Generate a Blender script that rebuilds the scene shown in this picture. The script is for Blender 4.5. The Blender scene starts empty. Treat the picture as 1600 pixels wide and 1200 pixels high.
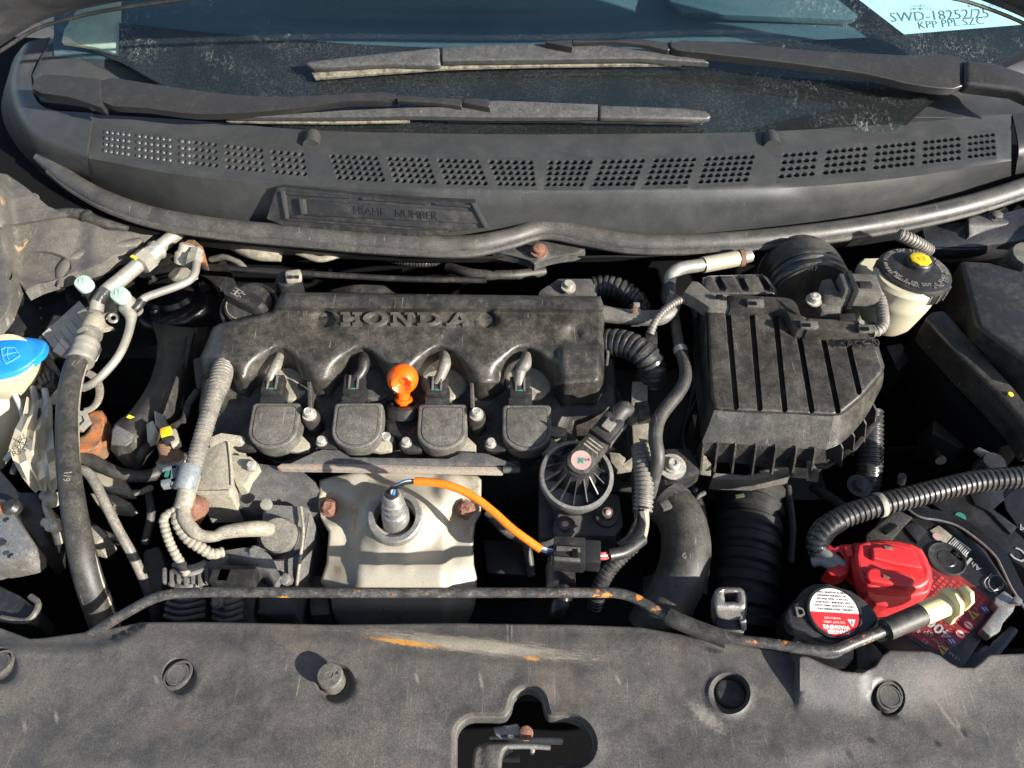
import bpy, bmesh, math, random
import numpy as np
from mathutils import Vector, Matrix, Quaternion, geometry
random.seed(4)
SC = bpy.context.scene
COL = SC.collection
# ------------------------------------------------------------------ camera, sky, sun, exposure
PITCH = math.radians(48.0)
CAM_H = 0.65
TANH = math.tan(math.radians(33.5))
cam = bpy.data.cameras.new('camera')
cam.sensor_width = 36.0
cam.lens = 18.0 / TANH
cam.clip_start = 0.02
cam.clip_end = 500
camo = bpy.data.objects.new('camera', cam)
COL.objects.link(camo)
camo.location = (0, 0, CAM_H)
camo.rotation_euler = (math.pi/2 - PITCH, 0, 0)
SC.camera = camo
SUN_EL = math.radians(25.0)
SUN_H = Vector((0.84, -0.545, 0)).normalized()
SUN_DIR = Vector((SUN_H.x*math.cos(SUN_EL), SUN_H.y*math.cos(SUN_EL), math.sin(SUN_EL)))
world = bpy.data.worlds.new("World")
SC.world = world
world.use_nodes = True
wn = world.node_tree
bgn = wn.nodes['Background']
sky = wn.nodes.new('ShaderNodeTexSky')
sky.sky_type = 'NISHITA'
sky.sun_disc = False
sky.sun_elevation = SUN_EL
sky.sun_rotation = math.atan2(SUN_H.x, SUN_H.y)
bgn.inputs['Strength'].default_value = 0.08
wn.links.new(sky.outputs['Color'], bgn.inputs['Color'])
sl = bpy.data.lights.new('sun', 'SUN')
sl.energy = 4.8
sl.angle = math.radians(0.5)
sl.color = (1.0, 0.945, 0.85)
so = bpy.data.objects.new('sun', sl)
COL.objects.link(so)
so.rotation_euler = SUN_DIR.to_track_quat('Z', 'Y').to_euler()
so.location = SUN_DIR * 5
SC.view_settings.view_transform = 'Standard'
SC.view_settings.look = 'None'
SC.view_settings.exposure = 1.45
SC.view_settings.gamma = 1.0
try:
    SC.cycles.max_bounces = 6
    SC.cycles.diffuse_bounces = 3
    SC.cycles.glossy_bounces = 3
    SC.cycles.transparent_max_bounces = 8
except Exception:
    pass

# ------------------------------------------------------------------ measuring: photograph point at a chosen height
SP, CP = math.sin(PITCH), math.cos(PITCH)
def ray(px, py):
    x = (px - 800) / 800.0 * TANH
    y = (600 - py) / 800.0 * TANH
    return Vector((x, CP + y*SP, -SP + y*CP))
def U(px, py, z=0.0):
    d = ray(px, py)
    t = (z - CAM_H) / d.z
    return Vector((d.x*t, d.y*t, z))
def UY(px, py, y):
    d = ray(px, py)
    t = y / d.y
    return Vector((d.x*t, y, CAM_H + d.z*t))
def UPL(px, py, p0, n):
    d = ray(px, py)
    o = Vector((0, 0, CAM_H))
    t = (p0 - o).dot(n) / d.dot(n)
    return o + d*t
def Unp(px, py, z):
    x = (px - 800) / 800.0 * TANH
    y = (600 - py) / 800.0 * TANH
    dy = CP + y*SP
    dz = -SP + y*CP
    t = (z - CAM_H) / dz
    return np.stack([x*t, dy*t, z + 0*t], axis=-1)
def mpp(py, z=0.0):                     # metres per photograph pixel
    return (U(801, py, z) - U(800, py, z)).x
def PT(*a):                             # list of (px,py,z)
    return [U(*p) for p in a]

def crom(pts, n=8, closed=False):
    pts = [Vector(p) for p in pts]
    if len(pts) < 3 and not closed:
        return [pts[0].lerp(pts[-1], i/n) for i in range(n+1)]
    out = []
    N = len(pts)
    for i in range(N if closed else N-1):
        if closed:
            p0, p1, p2, p3 = pts[(i-1) % N], pts[i], pts[(i+1) % N], pts[(i+2) % N]
        else:
            p1, p2 = pts[i], pts[i+1]
            p0 = pts[i-1] if i > 0 else p1*2 - p2
            p3 = pts[i+2] if i+2 < N else p2*2 - p1
        # centripetal
        t01 = max((p1-p0).length, 1e-9)**.5; t12 = max((p2-p1).length, 1e-9)**.5; t23 = max((p3-p2).length, 1e-9)**.5
        m1 = (p2-p1) + t12*((p1-p0)/t01 - (p2-p0)/(t01+t12))
        m2 = (p2-p1) + t12*((p3-p2)/t23 - (p3-p1)/(t12+t23))
        for k in range(n):
            t = k/n
            out.append(p1*(2*t**3-3*t*t+1) + m1*(t**3-2*t*t+t) + p2*(-2*t**3+3*t*t) + m2*(t**3-t*t))
    if not closed:
        out.append(pts[-1])
    return out

def resample(pts, step):
    pts = [Vector(p) for p in pts]
    L = [0]
    for a, b in zip(pts, pts[1:]):
        L.append(L[-1] + (b-a).length)
    n = max(2, int(round(L[-1]/step)))
    out = []; j = 0
    for i in range(n+1):
        s = L[-1]*i/n
        while j < len(L)-2 and L[j+1] < s: j += 1
        f = (s-L[j])/max(L[j+1]-L[j], 1e-9)
        out.append(pts[j].lerp(pts[j+1], min(max(f, 0), 1)))
    return out

# ------------------------------------------------------------------ mesh builder
class MB:
    def __init__(s):
        s.v = []; s.f = []; s.mi = []; s.cur = 0
    def add(s, vs, fs):
        o = len(s.v)
        s.v.extend([tuple(v) for v in vs])
        for f in fs:
            s.f.append(tuple(i+o for i in f)); s.mi.append(s.cur)
        return s
    def mat(s, i):
        s.cur = i; return s
    def bm_add(s, bm):
        bm.verts.index_update()
        s.add([v.co.copy() for v in bm.verts], [[v.index for v in f.verts] for f in bm.faces])
        bm.free(); return s
    def prism(s, top, down, bevel=0, seg=2, taper=0, bottom_bevel=False):
        """closed polygon in space pushed along `down` (vector or depth along -Z)"""
        top = [Vector(p) for p in top]
        if not isinstance(down, Vector): down = Vector((0, 0, -down))
        c = sum(top, Vector())/len(top)
        bm = bmesh.new()
        a = [bm.verts.new(p) for p in top]
        b = [bm.verts.new(p + (p-c)*taper + down) for p in top]
        n = len(a)
        tf = bm.faces.new(a); bf = bm.faces.new(b[::-1])
        for i in range(n):
            bm.faces.new((a[i], b[i], b[(i+1) % n], a[(i+1) % n]))
        bmesh.ops.recalc_face_normals(bm, faces=bm.faces)
        if bevel:
            es = set(tf.edges)
            if bottom_bevel: es |= set(bf.edges)
            for e in bm.edges:
                if e not in es and len(e.link_faces) == 2 and e.calc_face_angle(0) > 0.6 and e not in bf.edges: es.add(e)
            try: bmesh.ops.bevel(bm, geom=list(es), offset=bevel, segments=seg, profile=.6, affect='EDGES', clamp_overlap=True)
            except Exception: pass
        return s.bm_add(bm)
    def box(s, c, size, M=None, bevel=0, seg=2):
        bm = bmesh.new()
        bmesh.ops.create_cube(bm, size=1)
        for v in bm.verts: v.co = Vector((v.co.x*size[0], v.co.y*size[1], v.co.z*size[2]))
        if bevel: bmesh.ops.bevel(bm, geom=list(bm.edges), offset=bevel, segments=seg, profile=.6, affect='EDGES', clamp_overlap=True)
        for v in bm.verts: v.co = (M @ v.co if M else v.co) + Vector(c)
        return s.bm_add(bm)
    def tube(s, path, r, sides=12, step=None, corr=0, pitch=.005, smooth=6, caps=True, flat=1.0, ref=None):
        """tube along path; r number or list per control point; corr = depth of the corrugation"""
        ctl = [Vector(p) for p in path]
        rs = list(r) if isinstance(r, (list, tuple)) else [r]*len(ctl)
        c4 = crom(ctl, smooth) if smooth > 1 else ctl
        rr = []
        for i in range(len(c4)):
            t = i/(smooth if smooth > 1 else 1)
            k = min(int(t), len(rs)-2) if len(rs) > 1 else 0
            rr.append(rs[k] + (rs[min(k+1, len(rs)-1)]-rs[k])*(t-k))
        if corr:
            L = [0]
            for a, b in zip(c4, c4[1:]): L.append(L[-1]+(b-a).length)
            n = max(3, int(L[-1]/pitch))
            prof = ((0.0, 1-corr), (.18, 1-corr), (.34, 1.0), (.76, 1.0), (.92, 1-corr))
            P = []; R = []; j = 0
            for i in range(n):
                for (o, k) in prof:
                    sl = min(L[-1]*(i+o)/n, L[-1])
                    while j < len(L)-2 and L[j+1] < sl: j += 1
                    f = (sl-L[j])/max(L[j+1]-L[j], 1e-9)
                    P.append(c4[j].lerp(c4[j+1], f)); R.append((rr[j]+(rr[j+1]-rr[j])*f)*k)
            c4, rr = P, R
        N = len(c4)
        tang = []
        for i in range(N):
            a = c4[max(i-1, 0)]; b = c4[min(i+1, N-1)]
            t = (b-a)
            tang.append(t.normalized() if t.length > 1e-9 else Vector((0, 0, 1)))
        up = Vector(ref) if ref else Vector((0, 0, 1))
        if abs(tang[0].dot(up)) > .95: up = Vector((0, 1, 0))
        nrm = (up - tang[0]*up.dot(tang[0])).normalized()
        vs = []; fs = []
        for i in range(N):
            if i:
                nrm = (nrm - tang[i]*nrm.dot(tang[i]))
                nrm = nrm.normalized() if nrm.length > 1e-6 else Vector((0, 0, 1))
            bn = tang[i].cross(nrm)
            for k in range(sides):
                a = 2*math.pi*k/sides
                vs.append(c4[i] + nrm*(math.cos(a)*rr[i]*flat) + bn*(math.sin(a)*rr[i]))
        for i in range(N-1):
            for k in range(sides):
                k2 = (k+1) % sides
                fs.append((i*sides+k, i*sides+k2, (i+1)*sides+k2, (i+1)*sides+k))
        if caps:
            fs.append(tuple(range(sides))[::-1]); fs.append(tuple((N-1)*sides+k for k in range(sides)))
        return s.add(vs, fs)
    def lathe(s, c, axis, prof, segs=28, capa=True, capb=True, ref=None):
        """profile of (radius, height along axis)"""
        ax = Vector(axis).normalized()
        up = Vector(ref) if ref else (Vector((1, 0, 0)) if abs(ax.x) < .9 else Vector((0, 1, 0)))
        u = (up - ax*up.dot(ax)).normalized(); w = ax.cross(u)
        c = Vector(c); vs = []; fs = []
        for (r, h) in prof:
            for k in range(segs):
                a = 2*math.pi*k/segs
                vs.append(c + ax*h + u*(math.cos(a)*r) + w*(math.sin(a)*r))
        for i in range(len(prof)-1):
            for k in range(segs):
                k2 = (k+1) % segs
                fs.append((i*segs+k, i*segs+k2, (i+1)*segs+k2, (i+1)*segs+k))
        if capa: fs.append(tuple(range(segs))[::-1])
        if capb: fs.append(tuple((len(prof)-1)*segs+k for k in range(segs)))
        return s.add(vs, fs)
    def sheet(s, rows, nu=6, nv=6, thick=0.0, down=None):
        """surface through a net of control points; thick closes it into a panel"""
        rows = [crom(r, nu) for r in rows]
        cols = [crom([r[i] for r in rows], nv) for i in range(len(rows[0]))]
        W, H = len(cols), len(cols[0])
        vs = [cols[i][j] for j in range(H) for i in range(W)]
        fs = [(j*W+i, j*W+i+1, (j+1)*W+i+1, (j+1)*W+i) for j in range(H-1) for i in range(W-1)]
        if thick:
            dn = down if down else Vector((0, 0, -1))
            o = len(vs)
            vs += [v + dn*thick for v in vs[:o]]
            fs += [tuple(k+o for k in f[::-1]) for f in fs[:]]
            rim = [i for i in range(W)] + [j*W+W-1 for j in range(1, H)] + [(H-1)*W+i for i in range(W-2, -1, -1)] + [j*W for j in range(H-2, 0, -1)]
            for a, b in zip(rim, rim[1:]+rim[:1]): fs.append((a, a+o, b+o, b))
        return s.add(vs, fs)
    def ball(s, c, r, segs=24, rings=14, scale=(1, 1, 1)):
        prof = []
        vs = []; fs = []
        for i in range(rings+1):
            t = math.pi*i/rings
            for k in range(segs):
                a = 2*math.pi*k/segs
                vs.append(Vector(c)+Vector((r*math.sin(t)*math.cos(a)*scale[0], r*math.sin(t)*math.sin(a)*scale[1], r*math.cos(t)*scale[2])))
        for i in range(rings):
            for k in range(segs):
                k2 = (k+1) % segs
                fs.append((i*segs+k, (i+1)*segs+k, (i+1)*segs+k2, i*segs+k2))
        return s.add(vs, fs)
    def xform(s, M, start=0):
        s.v[start:] = [tuple(M @ Vector(v)) for v in s.v[start:]]
        return s

def wloc(o):
    l = Vector((0, 0, 0))
    while o is not None:
        l = l + o.location; o = o.parent
    return l
def build(mb, name, mat, parent=None, sharp=38, loc=None, label=None, cat=None, group=None, kind=None):
    me = bpy.data.meshes.new(name)
    V = np.array(mb.v, dtype=float)
    if parent is not None: off = wloc(parent)
    elif loc is not None: off = Vector(loc)
    else:
        lo = V.min(0); hi = V.max(0)
        off = Vector(((lo[0]+hi[0])/2, (lo[1]+hi[1])/2, lo[2]))
    V = V - np.array(off)
    me.from_pydata([tuple(v) for v in V], [], mb.f)
    mats = mat if isinstance(mat, (list, tuple)) else [mat]
    for m in mats: me.materials.append(m)
    if len(mats) > 1: me.polygons.foreach_set('material_index', mb.mi)
    bm = bmesh.new(); bm.from_mesh(me)
    bmesh.ops.remove_doubles(bm, verts=bm.verts, dist=1e-6)
    bmesh.ops.recalc_face_normals(bm, faces=bm.faces)
    th = math.radians(sharp)
    for f in bm.faces: f.smooth = True
    for e in bm.edges:
        if len(e.link_faces) != 2 or e.calc_face_angle(0) > th: e.smooth = False
    bm.to_mesh(me); bm.free()
    o = bpy.data.objects.new(name, me)
    COL.objects.link(o)
    if parent is not None: o.parent = parent
    else: o.location = off
    tag(o, label, cat, group, kind)
    return o
def tag(o, label=None, cat=None, group=None, kind=None):
    if label: o['label'] = label
    if cat: o['category'] = cat
    if group: o['group'] = group
    if kind: o['kind'] = kind
    return o
def thing(name, loc, label, cat, group=None):
    o = bpy.data.objects.new(name, None)
    o.empty_display_size = .02
    COL.objects.link(o); o.location = loc
    return tag(o, label, cat, group)
def dup(root, loc, label=None, rotz=None):
    def cp(o, parent):
        c = o.copy(); COL.objects.link(c)
        if parent is not None: c.parent = parent
        for ch in [x for x in bpy.data.objects if x.parent == o]: cp(ch, c)
        return c
    r = cp(root, None); r.location = loc
    if rotz is not None: r.rotation_euler = (0, 0, rotz)
    if label: r['label'] = label
    return r

# ------------------------------------------------------------------ relief: an outlined plate with its own heights
def sstep(a, b, x):
    t = np.clip((x-a)/(b-a), 0, 1); return t*t*(3-2*t)
def dist_poly(P, poly, closed=True):
    P = np.asarray(P, float); q = np.asarray(poly, float)
    a = q if closed else q[:-1]; b = np.roll(q, -1, 0) if closed else q[1:]
    D = np.full(len(P), 1e9)
    for i in range(len(a)):
        ab = b[i]-a[i]; L = max((ab*ab).sum(), 1e-9)
        t = np.clip(((P-a[i])@ab)/L, 0, 1)
        d = np.hypot(*(P-a[i]-t[:, None]*ab).T)
        D = np.minimum(D, d)
    return D
def inside(P, poly):
    P = np.asarray(P, float); q = np.asarray(poly, float)
    r = np.zeros(len(P), bool); n = len(q); x, y = P[:, 0], P[:, 1]
    for i in range(n):
        x1, y1 = q[i]; x2, y2 = q[(i+1) % n]
        if y1 == y2: continue
        c = ((y1 > y) != (y2 > y)) & (x < (x2-x1)*(y-y1)/(y2-y1)+x1)
        r ^= c
    return r
def dens(poly, step, closed=True):
    q = [Vector(p) for p in poly]
    if closed: q.append(q[0])
    out = []
    for a, b in zip(q, q[1:]):
        n = max(1, int(math.ceil((b-a).length/step)))
        for k in range(n): out.append(tuple(a.lerp(b, k/n)))
    if not closed: out.append(tuple(q[-1]))
    return out
def smoothpoly(poly, n=5, closed=True):
    return [(p.x, p.y) for p in crom([Vector((p[0], p[1], 0)) for p in poly], n, closed)]
def xy(poly): return [(p[0], p[1]) for p in poly]
def circ(cx, cy, rx, ry=None, n=28, rot=0):
    ry = rx if ry is None else ry
    return [(cx+rx*math.cos(2*math.pi*k/n)*math.cos(rot)-ry*math.sin(2*math.pi*k/n)*math.sin(rot), cy+rx*math.cos(2*math.pi*k/n)*math.sin(rot)+ry*math.sin(2*math.pi*k/n)*math.cos(rot)) for k in range(n)]
def capsule(a, b, w, n=6):
    a = Vector(a); b = Vector(b); d = (b-a).normalized(); p = Vector((-d.y, d.x)); out = []
    for k in range(n+1):
        t = math.pi*k/n; out.append(tuple(a + p*(w*math.cos(t)) - d*(w*math.sin(t))))
    for k in range(n+1):
        t = math.pi*k/n; out.append(tuple(b - p*(w*math.cos(t)) + d*(w*math.sin(t))))
    return out
def relief(mb, outline, zf, holes=(), step=10, rnd=0.0, rndpx=0, skirt=.02, lines=(), edge=None, hole_skirt=None):
    """plate traced by its outline (photograph points) and given heights zf(px,py) in metres; rounded rim, skirt below"""
    edge = edge or step*.7
    O = dens(xy(outline), edge); Hs = [dens(xy(h), edge) for h in holes]
    allb = [O] + Hs
    A = np.array(O)
    lo, hi = A.min(0), A.max(0)
    gx, gy = np.meshgrid(np.arange(lo[0]+step/2, hi[0], step), np.arange(lo[1]+step/2, hi[1], step))
    gx = gx + (np.arange(gx.shape[0]) % 2)[:, None]*step*.5
    G = np.stack([gx.ravel(), gy.ravel()], -1)
    keep = inside(G, O)
    for h in Hs: keep &= ~inside(G, h)
    G = G[keep]
    d = np.full(len(G), 1e9)
    for b in allb: d = np.minimum(d, dist_poly(G, b))
    for l in lines: d = np.minimum(d, dist_poly(G, xy(l), False)+step*.1)
    G = G[d > max(step*.35, rndpx)]
    pts = [Vector(p) for p in O]; edges = [(i, (i+1) % len(O)) for i in range(len(O))]
    loops = [(0, len(O))]
    for h in Hs:
        o = len(pts); pts += [Vector(p) for p in h]
        edges += [(o+i, o+(i+1) % len(h)) for i in range(len(h))]; loops.append((o, len(h)))
    nb = len(pts)
    for l in lines:
        dl = dens(xy(l), edge, False)
        o = len(pts); pts += [Vector(p) for p in dl]
        edges += [(o+i, o+i+1) for i in range(len(dl)-1)]
    if rndpx:
        for b in allb:
            B = np.array(b); n = np.roll(B, -1, 0)-np.roll(B, 1, 0); n = np.stack([-n[:, 1], n[:, 0]], -1); n /= np.maximum(np.hypot(*n.T), 1e-9)[:, None]
            for fr in (.12, .35, .65, 1.0):
                for sg in (1, -1):
                    R = B + n*sg*fr*rndpx
                    k = inside(R, O)
                    for h in Hs: k &= ~inside(R, h)
                    R = R[k]
                    if not len(R): continue
                    dd = np.full(len(R), 1e9)
                    for b2 in allb: dd = np.minimum(dd, dist_poly(R, b2))
                    R = R[dd > fr*rndpx*.93]
                    pts += [Vector(p) for p in R]
    pts += [Vector(p) for p in G]
    vo, eo, fo, ov, oe, of = geometry.delaunay_2d_cdt(pts, edges, [], 0, 1e-4)
    P = np.array([(v.x, v.y) for v in vo])
    F = np.array([tuple(f) for f in fo])
    C = P[F].mean(1)
    k = inside(C, O)
    for h in Hs: k &= ~inside(C, h)
    F = F[k]
    Z = zf(P[:, 0], P[:, 1])
    if rnd and rndpx:
        dd = np.full(len(P), 1e9)
        for b in allb: dd = np.minimum(dd, dist_poly(P, b))
        t = np.clip(1-dd/rndpx, 0, 1)
        Z = Z - rnd*(1-np.sqrt(np.maximum(1-t*t, 0)))
    W = Unp(P[:, 0], P[:, 1], Z)
    o = len(mb.v)
    mb.add([tuple(w) for w in W], [tuple(f) for f in F])
    # skirt
    cnt = {}
    for f in F:
        for a, b in ((f[0], f[1]), (f[1], f[2]), (f[2], f[0])):
            cnt[(a, b)] = 1
    bd = [(a, b) for (a, b) in cnt if (b, a) not in cnt]
    if skirt:
        Wd = W.copy()
        idx = {}
        vs = []; fs = []
        for a, b in bd:
            for q in (a, b):
                if q not in idx:
                    idx[q] = len(vs); vs.append(tuple(W[q])); vs.append((W[q][0], W[q][1], W[q][2]-skirt))
            fs.append((idx[a], idx[a]+1, idx[b]+1, idx[b]))
        mb.add(vs, fs)
    return mb

# ------------------------------------------------------------------ lettering
_fc = {}
def text(mb, s, origin, xdir, ydir, size, ext=.0004, align='CENTER', bold=0.0):
    """flat letters of the given size; xdir = reading direction, ydir = up the letters"""
    cu = bpy.data.curves.new('t', 'FONT')
    cu.body = s; cu.size = size; cu.align_x = align; cu.align_y = 'CENTER'; cu.extrude = ext/2; cu.offset = bold
    cu.resolution_u = 2
    ob = bpy.data.objects.new('t', cu); COL.objects.link(ob)
    dg = bpy.context.evaluated_depsgraph_get()
    me = bpy.data.meshes.new_from_object(ob.evaluated_get(dg))
    X = Vector(xdir).normalized(); Y = Vector(ydir); Y = (Y - X*Y.dot(X)).normalized(); Z = X.cross(Y)
    O = Vector(origin)
    mb.add([O + X*v.co.x + Y*v.co.y + Z*(v.co.z+ext/2) for v in me.vertices], [tuple(p.vertices) for p in me.polygons])
    bpy.data.objects.remove(ob); bpy.data.curves.remove(cu); bpy.data.meshes.remove(me)
    return mb
# ------------------------------------------------------------------ materials
def _n(nt, t, **k):
    n = nt.nodes.new(t)
    for a, b in k.items():
        if a in n.inputs: n.inputs[a].default_value = b
        else: setattr(n, a, b)
    return n
def _noise(nt, vec, scale, detail=6, rough=.6, dist=0.0):
    n = nt.nodes.new('ShaderNodeTexNoise')
    n.inputs['Scale'].default_value = scale; n.inputs['Detail'].default_value = detail
    n.inputs['Roughness'].default_value = rough; n.inputs['Distortion'].default_value = dist
    nt.links.new(vec, n.inputs['Vector'])
    return n.outputs['Fac']
def _ramp(nt, fac, a, b, va=0.0, vb=1.0):
    n = nt.nodes.new('ShaderNodeMapRange'); n.interpolation_type = 'SMOOTHSTEP'
    n.inputs['From Min'].default_value = a; n.inputs['From Max'].default_value = b
    n.inputs['To Min'].default_value = va; n.inputs['To Max'].default_value = vb
    nt.links.new(fac, n.inputs['Value'])
    return n.outputs['Result']
def _mix(nt, fac, a, b):
    n = nt.nodes.new('ShaderNodeMix'); n.data_type = 'RGBA'
    for val, i in ((fac, 0), (a, 6), (b, 7)):
        if isinstance(val, bpy.types.NodeSocket): nt.links.new(val, n.inputs[i])
        elif i == 0: n.inputs[0].default_value = val
        else: n.inputs[i].default_value = (*val, 1) if len(val) == 3 else val
    return n.outputs[2]
def _math(nt, op, a, b=0.0):
    n = nt.nodes.new('ShaderNodeMath'); n.operation = op
    for i, val in enumerate((a, b)):
        if isinstance(val, bpy.types.NodeSocket): nt.links.new(val, n.inputs[i])
        else: n.inputs[i].default_value = val
    return n.outputs[0]
def _vec(nt, jitter=True):
    tc = nt.nodes.new('ShaderNodeTexCoord')
    if not jitter: return tc.outputs['Object']
    oi = nt.nodes.new('ShaderNodeObjectInfo')
    m = _math(nt, 'MULTIPLY', oi.outputs['Random'], 7.3)
    add = nt.nodes.new('ShaderNodeVectorMath'); add.operation = 'ADD'
    nt.links.new(tc.outputs['Object'], add.inputs[0]); nt.links.new(m, add.inputs[1])
    return add.outputs[0]
def _map(nt, vec, scale=(1, 1, 1), rot=(0, 0, 0), loc=(0, 0, 0)):
    n = nt.nodes.new('ShaderNodeMapping')
    n.inputs['Scale'].default_value = scale; n.inputs['Rotation'].default_value = rot; n.inputs['Location'].default_value = loc
    nt.links.new(vec, n.inputs['Vector'])
    return n.outputs['Vector']

def dirty(name, base, dust=(.22, .19, .15), amt=.5, scale=40, rough=.5, drough=.8, metal=0.0, bump=.15, speck=0.25, speckc=(.45, .42, .36),
          scratch=0.0, scrc=(.5, .47, .42), rust=0.0, rustc=(.30, .11, .03), rscale=30, coat=0.0, fine=900, contrast=.16, hook=None, spec=.5, grain=.32):
    """worn surface: base colour, blotchy dust film, fine specks, scratches, rust patches"""
    m = bpy.data.materials.new(name); m.use_nodes = True
    nt = m.node_tree; b = nt.nodes['Principled BSDF']
    v = _vec(nt)
    n1 = _noise(nt, v, scale*2.0, 11, .74, .25)
    n0 = _noise(nt, v, scale*.5, 6, .66, .4)
    mixn = _math(nt, 'ADD', _math(nt, 'MULTIPLY', n1, .62), _math(nt, 'MULTIPLY', n0, .38))
    mid = .5 + (.5-amt)*.28
    f = _ramp(nt, mixn, mid-contrast/2, mid+contrast/2, .0, 1.0)
    nf = _noise(nt, v, fine, 3, .7)
    f = _math(nt, 'MULTIPLY', f, _ramp(nt, nf, .30, .68, .25, 1.0))
    fd = _math(nt, 'MULTIPLY', f, min(1.0, amt*1.4+.1))
    col = _mix(nt, fd, base, dust)
    if rust:
        rn = _noise(nt, v, rscale, 8, .68, .4)
        rf = _ramp(nt, rn, .62-rust*.3, .68-rust*.3)
        rc = _mix(nt, _noise(nt, v, rscale*6, 4, .6), rustc, tuple(c*1.9 for c in rustc))
        col = _mix(nt, rf, col, rc)
    if speck:
        ns = _noise(nt, v, 520, 4, .62, .4)
        fs = _ramp(nt, ns, .70-speck*.12, .80-speck*.12, 0, .75)
        fs = _math(nt, 'MULTIPLY', fs, _ramp(nt, n0, .42, .6, .1, .9))
        col = _mix(nt, fs, col, speckc)
    if scratch:
        tot = None
        for (rz, off) in ((.5, 0), (-.7, 3.1), (1.3, 6.7)):
            sv = _map(nt, v, (420, 16, 60), (0, 0, rz), (off, off, 0))
            s1 = _ramp(nt, _noise(nt, sv, 1.0, 3, .6, .5), .66, .73)
            gate = _ramp(nt, _noise(nt, _map(nt, v, (1, 1, 1), (0, 0, 0), (off*2, off, off)), scale*.6, 3, .6), .44, .60)
            s1 = _math(nt, 'MULTIPLY', s1, gate)
            tot = s1 if tot is None else _math(nt, 'MAXIMUM', tot, s1)
        col = _mix(nt, _math(nt, 'MULTIPLY', tot, scratch), col, scrc)
    if hook: col = hook(nt, v, col)
    gr = _n(nt, 'ShaderNodeHueSaturation'); nt.links.new(col, gr.inputs['Color'])
    nt.links.new(_ramp(nt, _noise(nt, v, fine*.75, 4, .8), .32, .68, 1-grain, 1+grain), gr.inputs['Value']); col = gr.outputs['Color']
    nt.links.new(col, b.inputs['Base Color'])
    r = _ramp(nt, fd, 0, 1, rough, drough)
    nt.links.new(r, b.inputs['Roughness'])
    if metal: nt.links.new(_ramp(nt, fd, 0, 1, metal, metal*.25), b.inputs['Metallic'])
    b.inputs['Specular IOR Level'].default_value = spec
    if coat:
        b.inputs['Coat Weight'].default_value = coat; b.inputs['Coat Roughness'].default_value = .12
    if bump:
        bn = nt.nodes.new('ShaderNodeBump'); bn.inputs['Strength'].default_value = bump; bn.inputs['Distance'].default_value = .0012
        h = _math(nt, 'ADD', _math(nt, 'MULTIPLY', nf, .35), _math(nt, 'MULTIPLY', n1, .8))
        nt.links.new(h, bn.inputs['Height']); nt.links.new(bn.outputs[0], b.inputs['Normal'])
    return m
def plain(name, col, rough=.5, metal=0.0, coat=0.0, var=.12, sss=0.0):
    m = bpy.data.materials.new(name); m.use_nodes = True
    nt = m.node_tree; b = nt.nodes['Principled BSDF']
    v = _vec(nt)
    n = _noise(nt, v, 60, 6, .65)
    c = _mix(nt, _ramp(nt, n, .35, .7), tuple(x*(1-var) for x in col), tuple(min(1, x*(1+var)) for x in col))
    nt.links.new(c, b.inputs['Base Color'])
    nt.links.new(_ramp(nt, n, .3, .7, max(0, rough-.08), min(1, rough+.1)), b.inputs['Roughness'])
    b.inputs['Metallic'].default_value = metal
    if coat: b.inputs['Coat Weight'].default_value = coat
    if sss:
        b.inputs['Subsurface Weight'].default_value = sss
        b.inputs['Subsurface Radius'].default_value = (.01, .009, .006); b.inputs['Subsurface Scale'].default_value = .5
    return m

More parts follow.
